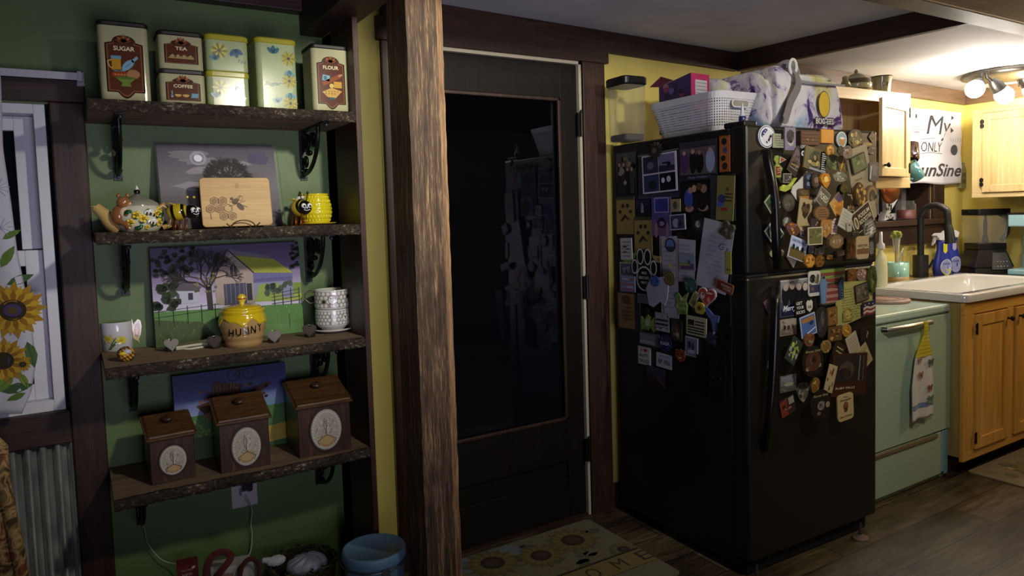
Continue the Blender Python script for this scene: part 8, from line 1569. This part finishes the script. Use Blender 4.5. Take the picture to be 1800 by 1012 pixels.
for i in range(5): b.line([(W6*(.80+.04*i), H6*.58), (W6*(.77+.055*i), H6*.64)], .003, 1, '#4a4a52')
for i in range(6): b.line([(W6*(.08+.02*i), H6*.74), (W6*(.10+.02*i), H6*.77)], .004, 1, I); b.line([(W6*(.08+.02*i), H6*.70), (W6*(.10+.02*i), H6*.67)], .004, 1, I)
b.line([(W6*.08, H6*.72), (W6*.34, H6*.72)], .003, 1, '#6a6a8a'); b.art([(W6*.78, H6*.70), (W6*.85, H6*.74), (W6*.79, H6*.78)], 1, I); b.art([(W6*.82, H6*.88), (W6*.88, H6*.92), (W6*.82, H6*.95)], 1, I); b.disc(W6*.16, H6*.90, .01, .016, 1, I)
b.build('brush_lettering', cloth, r)
a = PY(1690, 286, YK-.01); c_ = PY(1690, 331, YK-.01); r = T('wall_ornament', 'slim bottle-shaped hanging ornament at the right edge of the banner', 'ornament', (a.x, YK-.012, c_.z)); hh = a.z-c_.z
b = MB(); b.prism([(-.03, 0), (.03, 0), (.034, hh*.1), (.034, hh*.7), (.014, hh*.9), (.014, hh), (-.014, hh), (-.014, hh*.9), (-.034, hh*.7), (-.034, hh*.1)], -.014, .01, '#8d8c6a', ax='Y', bev=.002); b.build('ornament_body', satin, r)
b = MB(Matrix.Translation((0, -.0145, 0))); b.rect(0, hh*.4, .05, hh*.42, 1, '#5c6058'); b.rect(0, hh*.4, .04, hh*.1, 2, '#8a7d5a'); b.build('label', paper, r)
# window-sill things
zsl = KZ0+.0005
q = Vector((PY(1592, 388, YK+.05).x, YK+.05, zsl)); k = mpp(q); r = T('candle_jar', 'dark red candle in a clear glass jar on the kitchen window sill', 'candle', q)
b = MB(); b.lathe([(15*k, 0), (16*k, 2*k), (16*k, 26*k), (13*k, 29*k), (13*k, 33*k)], 28, '#fff'); b.build('glass_jar', film, r); b = MB(); b.lathe([(14.5*k, 1.5*k), (14.5*k, 17*k), (0, 17*k)], 28, '#5c1f1c'); b.build('red_wax', satin, r)
q = Vector((PY(1560, 388, YK+.03).x, YK+.03, zsl)); k = mpp(q); r = T('patterned_bow', 'black and white patterned cloth bow standing on the kitchen window sill', 'ornament', q)
b = MB()
b.prism([(-8*k, 10*k), (2*k, 14*k), (24*k, 36*k), (34*k, 62*k), (8*k, 60*k), (-14*k, 62*k)], -4*k, 4*k, '#b9b9b8', ax='Y', bev=.002); b.prism([(-20*k, 0), (-12*k, 16*k), (0, 8*k), (10*k, 12*k), (14*k, 0), (0, 4*k)], -6*k, 6*k, '#a9a9a8', ax='Y', bev=.002); b.build('bow_cloth', cloth, r)
b = MB(Matrix.Translation((0, -6.2*k, 0)))
for i in range(26): x = rnd.uniform(-12, 24)*k; z = rnd.uniform(16, 56)*k; b.M = Matrix.Translation((0, -4.2*k, 0)); (blob(b, x, z, 2.5*k, 3*k, 1, '#17171a', rnd, 7) if -12*k+(z-10*k)*.0 < x < 4*k+(z-14*k)*.55 else None)
for i in range(7): b.M = Matrix.Translation((0, -6.2*k, 0)); blob(b, rnd.uniform(-14, 8)*k, rnd.uniform(3, 9)*k, 2*k, 2*k, 1, '#17171a', rnd, 6)
b.build('black_pattern', cloth, r)
q = PY(1562, 334, YK-.06); k = mpp(q); b = MB(); b.M = Matrix.Rotation(math.pi/2, 4, 'X'); b.lathe([(24*k, 0), (24*k, 3*k), (20*k, 9*k), (0, 10*k)], 30, '#9a5a34'); r = T('copper_pan', 'round copper pan hanging under the small pine cabinet', 'pan', q); b.build('pan_dish', metal, r); b = MB(); b.tube([(0, .0, 22*k), (0, .0, 27*k)], 2*k, '#4a4038', 8); b.build('hook', iron, r)
# ceiling light
zc_ = zc(4.65); fc = Vector((4.66, 2.03, zc_)); r = T('ceiling_light', 'round dark metal ceiling light with swivelling bulbs in the kitchen', 'lamp', fc); k = mpp(fc)
b = MB(); b.lathe([(.235, 0), (.24, -.010), (.236, -.022), (.215, -.030), (.0, -.030)], 48, '#57534c'); b.build('ceiling_plate', metal, r)
def lamp(a0, m0, g0, Y):
    A = PY(*a0, Y)-fc; Mq = PY(*m0, Y-.02)-fc; G = PY(*g0, Y-.05)-fc; A.z = -.03; A0 = A.copy()
    b = MB(); b.tube([A0, A0+Vector((0, 0, -.035)), Mq], .009, '#4a4743', 10); o = b.build('swivel_arm', metal, r)
    d = (G-Mq).normalized(); b = MB(); b.tube([Mq-d*.02, Mq+d*.015, Mq+d*.05], [.022, .034, .036], '#4f4d4b', 20); b.build('lamp_cup', metal, o)
    b = MB(); R_ = d.to_track_quat('Z', 'Y').to_matrix(); b.ell(Mq+d*.085, (.046, .046, .05), '#ffffff', 20, 14, R_); b.build('bulb', bulb_m, o)
lamp((1725, 126), (1721, 146), (1706, 168), 2.02); lamp((1735, 133), (1748, 146), (1766, 168), 1.98); lamp((1791, 126), (1799, 138), (1815, 160), 2.05)
# ---------------------------------------------------------------- mats
def matprint(b, flowers, w_, d_):
    for x, y, R in flowers:
        for ring, (rr, cc) in enumerate(((1, '#605533'), (.85, '#6e6238'))):
            for i in range(15):
                t = i*2*math.pi/15+ring*.2; c_, s_ = math.cos, math.sin; b.art([(x+c_(t-.22)*R*.3, y+s_(t-.22)*R*.3), (x+c_(t-.14)*R*rr*.75, y+s_(t-.14)*R*rr*.75), (x+c_(t)*R*rr, y+s_(t)*R*rr), (x+c_(t+.14)*R*rr*.75, y+s_(t+.14)*R*rr*.75), (x+c_(t+.22)*R*.3, y+s_(t+.22)*R*.3)], 4+ring, cc)
        b.disc(x, y, R*.42, R*.42, 7, '#33271d', 0, 20); b.disc(x, y, R*.25, R*.25, 8, '#453526', 0, 16)
rugp = paint('printed_rug', .95, var=.3, vscale=90, bmp=.5, bscale=300)
MX0, MX1, MY0, MY1 = 1.02, 1.835, 1.86, 2.425
r = T('door_mat', 'sunflower doormat with a HOME banner in front of the dark door', 'mat', (MX0, MY0, .0005)); mw, md = MX1-MX0, MY1-MY0
b = MB(); b.prism(rrect(mw, md, .02, 4, mw/2, md/2), 0, .007, '#6b6650'); b.build('mat_base', rugp, r)
b = MB(Matrix(((1, 0, 0, 0), (0, 0, 1, 0), (0, -1, 0, .0072), (0, 0, 0, 1)))); rnd = random.Random(12)
b.art([(.01, md-.12), (mw*.55, md-.10), (mw*.5, md-.01), (.01, md-.01)], 1, '#6a7076')
for _ in range(60): blob(b, rnd.uniform(.04, mw-.04), rnd.uniform(.17, md-.05), .03, .02, 2+_ % 2, rnd.choice(['#4c5038', '#5a5c42', '#6d654a', '#726845']), rnd, 8)
mloc = lambda px, py: (PZ(px, py, .007).x-MX0, PZ(px, py, .007).y-MY0)
matprint(b, [(*mloc(866, 990), .115), (*mloc(951, 977), .10), (*mloc(1007, 950), .115), (*mloc(1096, 966), .06)], mw, md)
e0, e1 = mloc(1128, 974), mloc(1085, 990); hb = e0[1]-.012; b.art([(.12, hb-.055), (mw-.01, hb-.055), (mw-.01, hb+.055), (.12, hb+.055)], 9, '#77693c'); b.line([(.12, hb+.057), (mw-.01, hb+.057)], .012, 9, '#3c3a2a')
st_ = e0[0]-e1[0]
for i, ch in enumerate('HOME'): b.text(ch, e0[0]-(3-i)*st_, hb, .07, 10, '#3b3022', width=.055)
q = mloc(919, 962); b.art([(q[0]-.02, q[1]), (q[0], q[1]+.012), (q[0]+.02, q[1]+.004), (q[0], q[1]-.008)], 9, '#2c2a26')
b.build('mat_print', rugp, r)
r = T('kitchen_rug', 'tan sunflower rug in front of the pine base cabinet', 'rug', (3.69, 1.18, .0005)); mw, md = 1.2, .59
b = MB(); b.prism(rrect(mw, md, .02, 4, mw/2, md/2), 0, .008, '#75694f'); b.build('rug_base', rugp, r)
b = MB(Matrix(((1, 0, 0, 0), (0, 0, 1, 0), (0, -1, 0, .0082), (0, 0, 0, 1))))
for _ in range(50): blob(b, rnd.uniform(.05, mw-.05), rnd.uniform(.04, md-.04), .035, .03, 1+_ % 2, rnd.choice(['#5c543c', '#857752', '#6a6044', '#94865c']), rnd, 8)
matprint(b, [(.28, .40, .12), (.55, .2, .13), (.85, .42, .12)], mw, md); b.build('rug_print', rugp, r)
